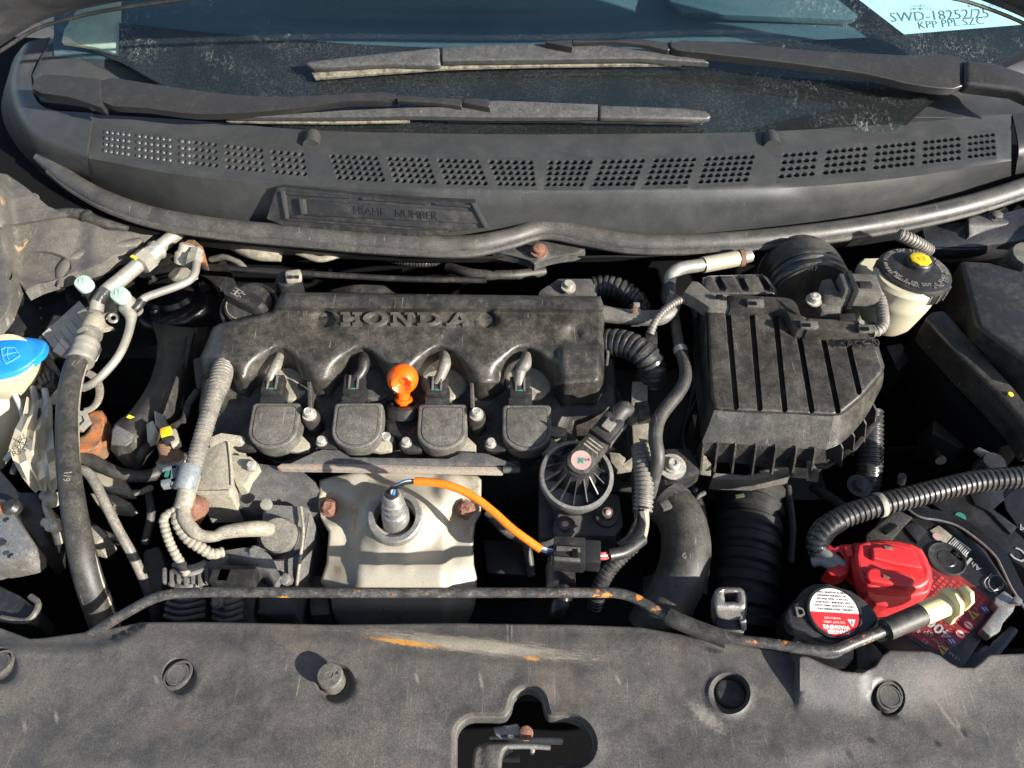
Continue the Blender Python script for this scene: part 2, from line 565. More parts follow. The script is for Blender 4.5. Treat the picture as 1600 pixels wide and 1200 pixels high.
# slam cover: rusty scuff, pale streaks; object space of that panel is the world (its origin sits at zero)
def slam_hook(nt, v, col):
    tc = nt.nodes.new('ShaderNodeTexCoord').outputs['Object']
    def streak(px0, py0, px1, py1, w, c, amount, nscale, lo, hi, col):
        a = U(px0, py0); b = U(px1, py1)
        ang = math.atan2(b.y-a.y, b.x-a.x); L = (b-a).length; mid = (a+b)/2
        mp = nt.nodes.new('ShaderNodeMapping'); mp.vector_type = 'TEXTURE'
        mp.inputs['Location'].default_value = mid; mp.inputs['Rotation'].default_value = (0, 0, ang); mp.inputs['Scale'].default_value = (L/2, w/2, 1)
        nt.links.new(tc, mp.inputs['Vector'])
        ln = nt.nodes.new('ShaderNodeVectorMath'); ln.operation = 'LENGTH'
        ml = nt.nodes.new('ShaderNodeVectorMath'); ml.operation = 'MULTIPLY'; ml.inputs[1].default_value = (1, 1, 0)
        nt.links.new(mp.outputs[0], ml.inputs[0]); nt.links.new(ml.outputs[0], ln.inputs[0])
        ns = _noise(nt, _map(nt, mp.outputs[0], (nscale, 2.2, 1)), 1.6, 6, .7, .5)
        d = _math(nt, 'ADD', ln.outputs['Value'], _math(nt, 'MULTIPLY', _math(nt, 'SUBTRACT', ns, .5), 2.0))
        f = _ramp(nt, d, hi, lo)
        return _mix(nt, _math(nt, 'MULTIPLY', f, amount), col, c)
    col = streak(540, 984, 940, 1030, .016, (.27, .24, .19), .75, 3, .35, 1.1, col)
    col = streak(556, 993, 712, 1014, .0065, (.42, .20, .04), .95, 5, .35, .95, col)
    col = streak(812, 1025, 850, 1031, .005, (.42, .20, .04), .95, 3, .35, .9, col)
    col = streak(1065, 1085, 1145, 1155, .018, (.26, .24, .20), .6, 4, .2, 1.0, col)
    for (a, b, c, d) in ((748, 1040, 756, 1090), (648, 1045, 655, 1075), (85, 1105, 90, 1135), (240, 1050, 250, 1075), (960, 1050, 972, 1075), (36, 1120, 40, 1150), (1450, 1080, 1512, 1160), (1490, 1110, 1510, 1165)):
        col = streak(a, b, c, d, .005, (.30, .275, .235), .4, 2, .1, .9, col)
    for (a, b, c, d) in ((1500, 1130, 1512, 1158), (1318, 1165, 1335, 1195), (1085, 1010, 1140, 1022), (1345, 1150, 1375, 1165), (1455, 1155, 1475, 1170)):
        col = streak(a, b, c, d, .008, (.012, .011, .010), .85, 3, .2, .9, col)
    # darker oily blotches
    big = _ramp(nt, _noise(nt, tc, 9, 10, .70, .3), .47, .66)
    col = _mix(nt, _math(nt, 'MULTIPLY', big, .38), col, (.045, .044, .048))
    warm = _ramp(nt, _noise(nt, _map(nt, tc, (1, 1, 1), (0, 0, 0), (4, 2, 0)), 13, 10, .72, .2), .50, .68)
    col = _mix(nt, _math(nt, 'MULTIPLY', warm, .35), col, (.150, .112, .088))
    return col
M = {}
M['slam'] = dirty('weathered_black_plastic', (.038, .038, .039), (.138, .125, .105), .54, 22, .45, .78, bump=.3, speck=.3, speckc=(.34, .32, .28), scratch=.22, hook=slam_hook, contrast=.34, grain=.22)
M['cover'] = dirty('dusty_engine_cover_plastic', (.016, .0156, .015), (.112, .102, .082), .48, 42, .33, .72, bump=.28, speck=.5, speckc=(.30, .26, .2), scratch=.55, scrc=(.30, .28, .24), contrast=.28)
M['cowl'] = dirty('grey_cowl_plastic', (.027, .029, .030), (.070, .067, .061), .40, 14, .40, .7, grain=.16, bump=.12, speck=.12, scratch=.15, scrc=(.2, .2, .2), contrast=.35)
M['letter'] = dirty('wiped_cover_plastic', (.050, .047, .043), (.150, .136, .110), .45, 60, .4, .7, bump=.12, speck=.2, grain=.2)
M['airbox'] = dirty('dusty_air_box_plastic', (.016, .0156, .0152), (.098, .089, .073), .46, 30, .32, .72, bump=.2, speck=.4, speckc=(.38, .33, .26), scratch=.45, scrc=(.3, .28, .25), contrast=.3)
M['coil'] = dirty('dusty_coil_plastic', (.046, .045, .043), (.150, .138, .116), .6, 50, .45, .75, bump=.2, speck=.4, scratch=.3, contrast=.3)
M['black'] = dirty('black_plastic', (.014, .014, .015), (.09, .08, .065), .32, 50, .42, .7, bump=.15, speck=.2, contrast=.2)
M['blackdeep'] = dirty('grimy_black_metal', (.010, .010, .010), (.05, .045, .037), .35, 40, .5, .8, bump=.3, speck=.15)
M['gloss'] = dirty('black_gloss_plastic', (.010, .010, .011), (.06, .055, .045), .2, 40, .22, .6, bump=.05, speck=.1)
M['rubber'] = dirty('dusty_black_rubber', (.017, .017, .017), (.105, .094, .077), .46, 45, .5, .8, bump=.3, speck=.35, speckc=(.4, .35, .28), scratch=.3, contrast=.3)
M['seal'] = dirty('worn_seal_rubber', (.030, .030, .031), (.12, .109, .09), .52, 24, .42, .75, bump=.3, speck=.25, scratch=.3, contrast=.35)
M['wiper'] = dirty('satin_wiper_paint', (.022, .022, .023), (.06, .057, .052), .25, 70, .30, .65, bump=.05, speck=.22, contrast=.25)
M['wiperold'] = dirty('faded_wiper_rubber', (.040, .040, .041), (.105, .10, .092), .45, 110, .42, .75, bump=.15, speck=.5, contrast=.25)
M['dirtrub'] = dirty('dirty_wiper_lip', (.06, .054, .042), (.26, .235, .18), .6, 60, .7, .9, bump=.3, speck=.4)
M['alu'] = dirty('dull_aluminium', (.34, .325, .29), (.29, .26, .20), .5, 40, .36, .7, metal=.55, grain=.16, bump=.14, speck=.2, contrast=.3)
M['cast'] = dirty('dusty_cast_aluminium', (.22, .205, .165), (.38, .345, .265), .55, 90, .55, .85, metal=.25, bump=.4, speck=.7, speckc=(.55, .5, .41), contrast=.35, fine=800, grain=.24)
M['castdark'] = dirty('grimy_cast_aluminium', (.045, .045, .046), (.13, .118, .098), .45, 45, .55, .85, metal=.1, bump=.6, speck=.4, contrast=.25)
M['alt'] = dirty('dusty_alternator_casting', (.095, .095, .098), (.19, .175, .15), .5, 60, .5, .8, metal=.15, bump=.5, speck=.5, contrast=.3)
M['head'] = dirty('oily_head_plastic', (.017, .0165, .016), (.11, .097, .072), .42, 50, .5, .85, bump=.4, speck=.5, contrast=.25)
M['shield'] = dirty('heat_shield_steel', (.315, .293, .243), (.40, .355, .268), .5, 16, .45, .72, metal=.2, bump=.1, speck=.14, speckc=(.26, .19, .10), rust=.13, rustc=(.20, .145, .08), rscale=60, contrast=.4, grain=.10)
M['steel'] = dirty('worn_steel', (.30, .29, .275), (.27, .245, .20), .4, 60, .35, .7, metal=.7, bump=.15, speck=.2)
M['bolt'] = dirty('zinc_bolt', (.42, .40, .36), (.36, .32, .25), .5, 120, .4, .7, metal=.6, bump=.25, speck=.3)
M['rod'] = dirty('chipped_black_rod', (.020, .020, .021), (.15, .14, .125), .45, 90, .32, .7, bump=.3, speck=.9, speckc=(.32, .3, .27), rust=.12, rustc=(.34, .13, .025), rscale=55, contrast=.3)
M['rust'] = dirty('rusty_steel', (.115, .062, .034), (.20, .135, .08), .5, 60, .8, .9, bump=.6, speck=.3, rust=.35, rustc=(.20, .07, .02))
M['rustbolt'] = dirty('corroded_bolt', (.13, .055, .035), (.26, .13, .09), .5, 160, .85, .95, bump=1.0, speck=.3)
M['pinkbar'] = dirty('rusty_pink_flange', (.24, .20, .165), (.31, .265, .22), .5, 120, .7, .9, bump=.4, speck=.5, rust=.15, rustc=(.28, .16, .09), rscale=130)
M['conduit'] = dirty('dusty_grey_conduit', (.085, .080, .074), (.25, .225, .185), .55, 60, .45, .75, bump=.12, speck=.2, contrast=.35)
M['conduitblack'] = dirty('black_conduit', (.022, .022, .023), (.14, .13, .11), .34, 50, .28, .6, bump=.08, speck=.15, contrast=.25)
M['conduitpale'] = dirty('bleached_conduit', (.17, .155, .125), (.31, .275, .215), .55, 70, .5, .8, bump=.15, speck=.2)
M['clip'] = dirty('grey_blue_clip', (.12, .14, .155), (.22, .21, .19), .4, 60, .4, .7, bump=.1, speck=.15)
M['orange'] = plain('orange_plastic', (.86, .105, .003), .28, coat=.3, var=.06)
M['cable'] = plain('orange_cable', (.70, .165, .008), .42, var=.1)
M['blue'] = plain('blue_cap_plastic', (.012, .20, .58), .35, var=.12, coat=.1)
M['bluewire'] = plain('blue_wire', (.05, .16, .42), .45)
M['whitewire'] = plain('white_wire', (.62, .62, .60), .5)
M['redwire'] = plain('red_wire', (.45, .06, .05), .5)
M['greywire'] = plain('grey_wire', (.20, .19, .18), .6)
M['cream'] = dirty('cream_tank_plastic', (.40, .365, .26), (.34, .30, .21), .4, 10, .42, .65, bump=.04, grain=.06, speck=.08, speckc=(.3, .26, .2), contrast=.4)
M['creamclip'] = plain('cream_clip_plastic', (.66, .56, .30), .42, var=.1)
M['mint'] = plain('pale_mint_cap', (.30, .42, .36), .45, var=.08)
M['yellow'] = plain('yellow_plastic', (.58, .41, .015), .42, var=.08)
M['yellowpaint'] = plain('yellow_paint_mark', (.78, .62, .03), .6)
M['red'] = dirty('red_terminal_plastic', (.50, .016, .020), (.40, .06, .052), .35, 30, .46, .68, grain=.10, bump=.06, speck=.06, speckc=(.5, .2, .18), contrast=.3)
M['redlabel'] = plain('red_label_print', (.62, .02, .025), .4)
M['whitelabel'] = plain('white_label_print', (.66, .64, .60), .5, var=.08)
M['labelgrey'] = plain('faded_label_paper', (.40, .40, .39), .6, var=.15)
M['ink'] = plain('black_ink', (.02, .02, .02), .6)
M['inkgrey'] = plain('grey_ink', (.16, .16, .17), .6)
M['silverprint'] = plain('silver_print', (.27, .27, .27), .4)
M['redprint'] = plain('red_print', (.40, .035, .03), .5, var=.3)
M['blueprint'] = plain('blue_print', (.035, .06, .20), .5)
M['yellowprint'] = plain('yellow_print', (.42, .31, .05), .5)
M['pinklabel'] = plain('pink_sticker', (.36, .24, .22), .5)
M['green'] = plain('green_print', (.02, .16, .12), .5)
M['battery'] = dirty('black_battery_case', (.013, .013, .014), (.10, .09, .075), .28, 30, .33, .65, bump=.06, speck=.3, contrast=.25)
M['carpaint'] = dirty('dark_car_paint', (.018, .021, .028), (.10, .09, .075), .35, 20, .28, .7, bump=.08, speck=.2, coat=.3, contrast=.3)
M['inner'] = dirty('dusty_inner_wing', (.055, .054, .052), (.17, .15, .12), .5, 22, .5, .8, bump=.25, speck=.35, speckc=(.35, .3, .22), scratch=.25, contrast=.35, rust=.04, rustc=(.22, .15, .09), rscale=25)
M['firewall'] = dirty('gap_shade_black', (.004, .004, .0045), (.007, .0065, .006), .3, 18, .9, .95, bump=.1, speck=0, spec=.1)  # near-black base puts the shade of deep gaps and holes into the colour
M['earth'] = dirty('tarmac_ground', (.05, .05, .05), (.08, .078, .072), .5, 8, .8, .9, bump=.3, speck=.3)
M['foil'] = dirty('crumpled_foil', (.44, .40, .31), (.34, .30, .22), .45, 40, .38, .75, metal=.35, bump=.2, speck=.15, grain=.12)
M['dash'] = dirty('teal_reflection_dash', (.046, .080, .098), (.068, .10, .115), .5, 14, .6, .8, bump=.05, speck=.15, contrast=.4)  # teal of the sky reflected in the glass is put into this colour
M['pvc'] = dirty('olive_plastic', (.05, .06, .03), (.16, .15, .09), .4, 40, .5, .8, bump=.1, speck=.1)
# ------------------------------------------------------------------ ground and car body shell
build(MB().add([(-30, -30, -.72), (30, -30, -.72), (30, 30, -.72), (-30, 30, -.72)], [(0, 1, 2, 3)]), 'ground', M['earth'], loc=(0, 0, -.72), kind='structure')

car = thing('car_shell', (0, .6, -.45), 'dark car body shell around the open engine bay, with firewall, strut tower and inner wings', 'car body')
# firewall and closed bottom of the bay
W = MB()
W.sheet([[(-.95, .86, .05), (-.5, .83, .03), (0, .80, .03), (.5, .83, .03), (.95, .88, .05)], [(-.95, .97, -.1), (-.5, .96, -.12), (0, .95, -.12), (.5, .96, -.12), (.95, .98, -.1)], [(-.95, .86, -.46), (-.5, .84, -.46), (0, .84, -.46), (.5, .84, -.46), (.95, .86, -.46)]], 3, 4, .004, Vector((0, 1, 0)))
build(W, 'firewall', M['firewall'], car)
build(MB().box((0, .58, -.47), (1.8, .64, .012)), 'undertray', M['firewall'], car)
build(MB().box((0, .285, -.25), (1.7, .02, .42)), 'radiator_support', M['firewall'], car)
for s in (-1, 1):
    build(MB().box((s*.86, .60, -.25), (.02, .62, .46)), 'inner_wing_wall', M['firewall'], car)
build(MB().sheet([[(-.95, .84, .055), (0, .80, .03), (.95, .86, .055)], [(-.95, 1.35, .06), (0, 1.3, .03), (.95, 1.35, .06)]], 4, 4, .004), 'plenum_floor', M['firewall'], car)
# dusty inner wing, near the windscreen
def zf_wing(x, y):
    z = .020 + .030*sstep(300, 60, x) + .02*sstep(420, 290, y)
    e = y - (352 + (x-20)*-.17)                  # embossed step
    z = z - .007*sstep(-2, 2, e)*sstep(150, 120, x)
    d = np.hypot((x-92)/1.0, (y-412)/1.0)
    z = z - .006*sstep(1.12, .98, np.hypot((x-62)/44, (y-418)/22))
    lobe = dist_poly(np.stack([x, y], -1), [(95, 440), (100, 415), (122, 398), (165, 386), (215, 374)], False)
    z = z - .10*sstep(28, 4, x-(-10)) * 0
    z = z + .022*sstep(30, 4, x + (y-380)*-.12)   # rises into the outer wing wall
    z = z + .0007*np.sin(x*.06+y*.04)
    return z
R = MB(); relief(R, [(-60, 262), (10, 272), (40, 292), (75, 322), (120, 340), (165, 358), (245, 364), (222, 384), (200, 397), (178, 402), (165, 412), (130, 424), (60, 446), (40, 456), (30, 440), (22, 462), (12, 488), (-4, 508), (-60, 520)], zf_wing, holes=[circ(15, 430, 4, 7)], step=5, rnd=.002, rndpx=3, skirt=.014, lines=[[(22, 350), (148, 329)], [(22, 354), (148, 333)], circ(62, 418, 44, 22, 30), circ(62, 418, 50, 26, 30)])
iw = build(R, 'inner_wing', M['inner'], car)
build(MB().tube([U(x, y, .034+dz) for x, y, dz in ((95, 446, 0), (98, 420, .001), (120, 402, .001), (165, 390, .001), (222, 376, .0))], [.004, .008, .010, .010, .006], 14, flat=.6), 'pressed_bead', M['inner'], iw)
build(MB().lathe(U(50, 313, .047), (0, -.2, 1), [(.0095, 0), (.0105, .002), (.0095, .004), (.0075, .004), (.007, .0025), (.0, .0025)], 24), 'grommet', M['inner'], iw)
for (a, b) in ((80, 365), (36, 376)):
    build(MB().lathe(U(a, b, .043), (0, -.2, 1), [(.005, -.002), (.005, .0025), (.003, .004), (0, .0042)], 16), 'plug', M['inner'], iw)
# wing slope below it, its shade put into the near-black colour
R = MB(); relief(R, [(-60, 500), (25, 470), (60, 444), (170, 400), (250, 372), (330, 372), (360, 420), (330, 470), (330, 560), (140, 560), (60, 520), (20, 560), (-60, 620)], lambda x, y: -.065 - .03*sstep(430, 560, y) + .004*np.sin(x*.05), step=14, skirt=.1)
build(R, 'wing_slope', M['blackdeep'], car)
# strut tower dome
c = U(268, 462, -.055)
st = build(MB().lathe(c, (0, 0, 1), [(.062, -.06), (.060, -.012), (.056, -.004), (.050, 0), (.034, .002), (.030, .008), (.012, .010), (.0, .010)], 36), 'strut_tower', M['gloss'], car)
for a in (20, 140, 260):
    build(MB().lathe(c+Vector((.043*math.cos(math.radians(a)), .043*math.sin(math.radians(a)), 0)), (0, 0, 1), [(.008, 0), (.008, .003), (.0055, .003), (.0055, .010), (.003, .012), (0, .012)], 6), 'strut_nut', M['black'], st)
# wing on the other side
S = MB(); S.sheet([[U(1440, 352, .035), U(1520, 345, .05), U(1600, 325, .065), U(1700, 300, .08)], [U(1450, 385, .025), U(1530, 385, .035), U(1610, 372, .05), U(1720, 350, .09)], [U(1490, 412, -.03), U(1560, 412, -.02), U(1640, 400, .0), U(1760, 380, .09)]], 5, 5, .004)
build(S, 'inner_wing', M['carpaint'], car)
S = MB(); S.sheet([[(.70, .95, .09), (.72, .80, .065), (.735, .6, .045), (.74, .4, .03), (.74, .2, .01)], [(.73, .95, .10), (.75, .80, .08), (.765, .6, .06), (.77, .4, .045), (.77, .2, .03)], [(.95, .95, .09), (.97, .80, .07), (.98, .6, .05), (.98, .4, .03), (.98, .2, .0)]], 6, 4, .01)
build(S, 'front_wing', M['carpaint'], car)
S = MB(); S.sheet([[(-.80, .97, .11), (-.76, .80, .065), (-.77, .6, .045), (-.77, .4, .03), (-.77, .2, .01)], [(-.86, .95, .11), (-.80, .80, .07), (-.80, .6, .05), (-.80, .4, .035), (-.80, .2, .02)], [(-1.0, .95, .08), (-1.0, .80, .06), (-1.0, .6, .04), (-1.0, .4, .02), (-1.0, .2, .0)]], 6, 4, .01)
build(S, 'front_wing', M['carpaint'], car)
# firewall lip under the seal with its brackets
T = MB(); T.sheet([[U(60, 262, .055), U(160, 334, .042), U(330, 372, .036), U(620, 398, .034), U(840, 400, .034), U(1100, 394, .034), U(1400, 362, .04), U(1600, 310, .052)], [U(60, 275, .03), U(160, 348, .02), U(330, 384, .015), U(620, 405, .012), U(840, 407, .012), U(1100, 402, .012), U(1400, 372, .02), U(1600, 322, .035)]], 6, 2, .003)
build(T, 'firewall_lip', M['blackdeep'], car)
R = MB(); relief(R, smoothpoly([(765, 392), (800, 384), (828, 372), (850, 370), (880, 378), (915, 388), (905, 396), (870, 402), (842, 410), (835, 414), (826, 408), (800, 400)], 4), lambda x, y: .040 + 0*x + .006*sstep(18, 6, np.hypot(x-842, (y-392)*1.3)), step=5, rnd=.003, rndpx=4, skirt=.01)
fb = build(R, 'flange_bracket', M['castdark'], car)
build(MB().lathe(U(842, 392, .046), (0, -.25, 1), [(.011, -.001), (.011, .0015), (.0075, .0015), (.0075, .006), (.006, .007), (0, .007)], 12), 'bracket_bolt', M['rustbolt'], fb)
R = MB(); relief(R, [(1512, 372), (1511, 340), (1530, 334), (1548, 332), (1572, 322), (1580, 338), (1577, 352)], lambda x, y: .056 - .012*sstep(345, 370, y), step=5, rnd=.003, rndpx=4, skirt=.012)
fb = build(R, 'flange_bracket', M['castdark'], car)
build(MB().lathe(U(1555, 339, .057), (0, -.25, 1), [(.010, -.001), (.010, .0015), (.007, .0015), (.007, .006), (.0055, .007), (0, .007)], 6), 'bracket_bolt', M['castdark'], fb)
# small tan clips and dark hose lying along the inner wing
hz = MB(); hz.tube(PT((85, 334, .058), (110, 333, .058), (132, 336, .055), (150, 345, .05), (175, 352, .046), (200, 357, .042)), [.006, .0065, .0075, .0068, .006, .0035], 12)
h = thing('drain_hose', U(140, 345, .05), 'short dusty rubber hose lying along the inner wing below the weather strip', 'hose')
build(hz, 'hose', M['rubber'], h)
build(MB().lathe(U(134, 337, .055), (.5, -.25, -.1), [(.0088, 0), (.0088, .003)], 20), 'collar', M['black'], h)

# ------------------------------------------------------------------ cowl
CX = [138, 300, 480, 640, 840, 1000, 1190, 1400, 1580]
ROW = [([178, 188, 203, 208, 210, 209, 206, 193, 178], .125), ([195, 213, 234, 241, 246, 243, 236, 218, 199], .118), ([241, 265, 282, 292, 297, 296, 288, 268, 246], .108),
       ([247, 276, 290, 299, 302, 301, 296, 279, 251], .105), ([262, 296, 312, 321, 324, 324, 320, 303, 264], .086), ([300, 352, 386, 394, 386, 394, 376, 350, 300], .026)]
def rowy(r, x): return float(np.interp(x, CX, ROW[r][0])) if not isinstance(x, np.ndarray) else np.interp(x, CX, ROW[r][0])
_sp = [crom([Vector((x, y, 0)) for x, y in zip(CX, r[0])], 16) for r in ROW]
def rowys(r, x): return float(np.interp(x, [p.x for p in _sp[r]], [p.y for p in _sp[r]]))
def RP(r, x): return U(x, rowys(r, x), ROW[r][1])
cowl = thing('windscreen_cowl', U(850, 300, .1), 'wide grey plastic cowl panel with a row of perforated vents below the windscreen', 'cowl panel')
GR = [  # top first/last centre, bottom first/last centre, columns, rows, blind columns
 (167, 201, 164, 199, 5, 4, 9), (217, 264, 216, 265, 6, 4, 9), (284, 334, 284, 337, 6, 4, 2), (353, 405, 357, 411, 6, 4, 0), (425, 469, 432, 477, 5, 4, 0),
 (516, 583, 532, 600, 7, 5, 0), (605, 662, 622, 680, 6, 5, 0), (684, 741, 703, 761, 6, 5, 0), (764, 827, 784, 834, 6, 5, 0), (861, 924, 854, 904, 6, 5, 0), (947, 1006, 925, 984, 6, 5, 0), (1028, 1086, 1007, 1067, 6, 5, 0),
 (1109, 1177, 1091, 1161, 7, 5, 0), (1229, 1274, 1218, 1266, 5, 4, 0), (1296, 1352, 1288, 1346, 6, 4, 0), (1373, 1427, 1367, 1423, 6, 4, 0), (1446, 1496, 1444, 1497, 6, 4, 0), (1515, 1550, 1515, 1553, 5, 4, 0)]
xt = []; xb = []
for g in GR:
    ct = (g[1]-g[0])/(g[4]-1)/2; cb = (g[3]-g[2])/(g[4]-1)/2
    xt.append((g[0]-ct, g[1]+ct)); xb.append((g[2]-cb, g[3]+cb))
P = MB()
def strip(r0, r1, x0s, x1s):
    a = [RP(r0, x) for x in x0s]; b = [RP(r1, x) for x in x1s]
    n = len(a)
    P.add(a+b, [(i, i+1, n+i+1, n+i) for i in range(n-1)])
tops = sorted([138.0, 1580.0] + [x for t in xt for x in t]); bots = sorted([138.0, 1580.0] + [x for t in xb for x in t])
strip(0, 1, tops, tops)
for r0, r1 in ((2, 3), (3, 4), (4, 5)): strip(r0, r1, bots, bots)
eT = [138.0]+[x for t in xt for x in t]+[1580.0]; eB = [138.0]+[x for t in xb for x in t]+[1580.0]
for i in range(0, len(eT), 2):
    a, b, c, d = RP(1, eT[i]), RP(1, eT[i+1]), RP(2, eB[i+1]), RP(2, eB[i])
    P.add([a, b, c, d], [(0, 1, 2, 3)])
Pb = P
build(Pb, 'panel', M['cowl'], cowl, sharp=50)
NS = 12
for gi, g in enumerate(GR):
    m = MB(); nc, nr, blind = g[4], g[5], g[6]
    A, B, C_, D = RP(1, xt[gi][0]), RP(1, xt[gi][1]), RP(2, xb[gi][1]), RP(2, xb[gi][0])
    def BL(u, v): return (A.lerp(B, u)).lerp(D.lerp(C_, u), v)
    nrm = (B-A).cross(D-A).normalized()
    if nrm.z < 0: nrm = -nrm
    # centre of hole rows kept inside a margin so the band stays solid at top and bottom
    v0, v1 = .075, .905
    rows = [0] + [v0+(v1-v0)*k/nr for k in range(nr+1)] + [1]
    for (ra, rb) in ((rows[0], rows[1]), (rows[-2], rows[-1])):
        for c in range(nc): m.add([BL(c/nc, ra), BL((c+1)/nc, ra), BL((c+1)/nc, rb), BL(c/nc, rb)], [(0, 1, 2, 3)])
    for r in range(nr):
        for c in range(nc):
            u0, u1 = c/nc, (c+1)/nc; w0, w1 = rows[r+1], rows[r+2]
            cell = []
            for k in range(NS):       # square ring of NS points
                a = 2*math.pi*k/NS - math.pi*.75
                x, y = math.cos(a), math.sin(a); s = max(abs(x), abs(y))
                cell.append(BL((u0+u1)/2+(u1-u0)/2*x/s, (w0+w1)/2+(w1-w0)/2*y/s))
            cen = BL((u0+u1)/2, (w0+w1)/2)
            half = min((BL(u1, w0)-BL(u0, w0)).length, (BL(u0, w1)-BL(u0, w0)).length)/2
            ux = (B-A).normalized(); uy = nrm.cross(ux)
            if uy.dot(D-A) < 0: uy = -uy
            ring = []
            for k in range(NS):
                d = cell[k]-cen; d = d - nrm*d.dot(nrm); d.normalize(); ring.append(d)
            rad = half*.88
            if c < blind:
                levels = [(rad, 0), (rad*.9, .0009), (rad*.5, .0022), (0.0001, .0025)]
            else:
                levels = [(rad, 0), (rad*.93, -.0014), (rad*.80, -.0045), (rad*.78, -.012)]
            vs = list(cell)
            for (q, h) in levels: vs += [cen + d*q + nrm*h for d in ring]
            fs = []
            for L in range(len(levels)):
                for k in range(NS):
                    k2 = (k+1) % NS
                    fs.append((L*NS+k, L*NS+k2, (L+1)*NS+k2, (L+1)*NS+k))
            m.add(vs, fs)
    build(m, 'vent_grille', M['cowl'], cowl, sharp=50)
# near-black sheet standing for the shaded cavity under the vents
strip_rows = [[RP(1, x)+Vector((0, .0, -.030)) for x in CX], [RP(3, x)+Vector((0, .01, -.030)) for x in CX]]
build(MB().sheet(strip_rows, 3, 1), 'vent_shade_sheet', M['firewall'], cowl)
# two little stops on the upper edge
for (bx, by) in ((487, 216), (1200, 217)):
    m = MB(); b = U(bx, by, .121)
    m.lathe(b+Vector((.002, -.010, .0)), (0, .95, .18), [(.0105, -.006), (.0105, .010), (.0085, .016), (0.001, .018)], 18)
    build(m, 'stop', M['cowl'], cowl)
# curved end pieces
m = MB(); m.sheet([[U(78, 58, .175), U(50, 112, .142), U(66, 166, .1285), U(146, 177, .1255)], [U(44, 66, .168), U(24, 122, .137), U(46, 190, .120), U(137, 232, .113)], [U(28, 82, .15), U(10, 140, .112), U(44, 226, .088), U(136, 248, .103)], [U(18, 100, .11), U(2, 170, .06), U(58, 262, .045), U(147, 304, .03)]], 7, 6, .003)
build(m, 'end_piece', M['cowl'], cowl)
m = MB(); m.sheet([[U(1582, 178, .1252), U(1640, 170, .135), U(1700, 150, .15)], [U(1592, 232, .1095), U(1640, 215, .12), U(1720, 190, .14)], [U(1590, 256, .09), U(1650, 240, .10), U(1740, 210, .12)], [U(1584, 290, .04), U(1660, 275, .05), U(1760, 240, .07)]], 5, 5, .003)
build(m, 'end_piece', M['cowl'], cowl)

# frame number flap clipped on the cowl face
fl = thing('frame_number_flap', U(600, 330, .07), 'long black plastic flap embossed FRAME NUMBER, on the cowl face above the seal', 'access flap')
def FZ(x, y): return .107 - (y-(292+(x-432)*.082))/58*.042
def FP(l): return [U(x, y, FZ(x, y)) for x, y in l]
m = MB()
m.prism(FP([(432, 293), (445, 292), (545, 303), (660, 313), (742, 319), (752, 335), (760, 356), (640, 372), (440, 352), (416, 342)]), Vector((0, .03, -.012)), bevel=.0015)
build(m, 'tray', M['black'], fl)
def FP2(l, o): return [p + Vector((0, -.72, .69))*o for p in FP(l)]
m = MB(); m.prism(FP2([(478, 313), (560, 319), (737, 331), (748, 350), (640, 345), (478, 337)], .003), Vector((0, .004, -.004)), bevel=.0006); build(m, 'plate', M['black'], fl)
m = MB(); m.prism(FP2([(447, 300), (545, 307), (548, 311), (447, 305)], .004), Vector((0, .006, -.006))); build(m, 'upper_rail', M['black'], fl)
m = MB(); m.prism(FP2([(566, 309), (662, 316), (664, 320), (566, 313)], .004), Vector((0, .006, -.006))); build(m, 'upper_rail', M['black'], fl)
m = MB(); m.prism(FP2([(680, 317), (735, 321), (737, 325), (680, 321)], .004), Vector((0, .006, -.006))); build(m, 'upper_rail', M['black'], fl)
m = MB(); m.prism(FP2([(450, 342), (640, 356), (700, 358), (700, 360), (640, 359), (450, 345)], .004), Vector((0, .006, -.006))); build(m, 'lower_rail', M['black'], fl)
m = MB(); m.prism(FP2([(736, 318), (743, 318), (764, 356), (758, 359)], .006), Vector((0, .012, -.010)), bevel=.0006); build(m, 'end_rib', M['cowl'], fl)
m = MB(); m.prism(FP2([(470, 312), (479, 313), (482, 336), (474, 338)], .010), Vector((0, .014, -.010)), bevel=.001); build(m, 'clip_tab', M['cowl'], fl)
m = MB(); m.prism(FP2([(440, 300), (447, 299), (452, 342), (448, 344)], .006), Vector((0, .012, -.010)), bevel=.0008); build(m, 'end_rib', M['cowl'], fl)
a, b = FP2([(606, 333), (700, 340)], .0034); u = FP2([(606, 310)], .0034)[0]-a
m = MB(); text(m, 'FRAME   NUMBER', (a.lerp(b, .14)), b-a, u, .0135, .0009); build(m, 'embossed_lettering', M['black'], fl)

# rubber weather strip
sealp = [(58, 246, .075), (75, 256, .071), (112, 284, .064), (165, 314, .058), (235, 338, .054), (330, 355, .052), (480, 370, .050), (620, 381, .050), (735, 384, .050), (795, 372, .052), (850, 357, .054), (905, 366, .052), (980, 379, .050), (1100, 380, .050), (1250, 368, .052), (1400, 346, .056), (1520, 319, .062), (1640, 280, .070)]
sr = [.006, .010, .0125, .0135, .0135, .013, .0135, .014, .0135, .012, .0115, .012, .012, .0125, .013, .013, .0135, .0135]
sealt = thing('weather_strip', U(820, 375, .04), 'long rubber weather strip running wavy along the front of the cowl', 'rubber seal')
build(MB().tube([U(*p) for p in sealp], sr, 16, smooth=8), 'bulb', M['seal'], sealt)
build(MB().tube([U(p[0], p[1]+12.5, p[2]-.002) for p in sealp[1:]], [r*.36 for r in sr[1:]], 8, smooth=8), 'lip', M['seal'], sealt)

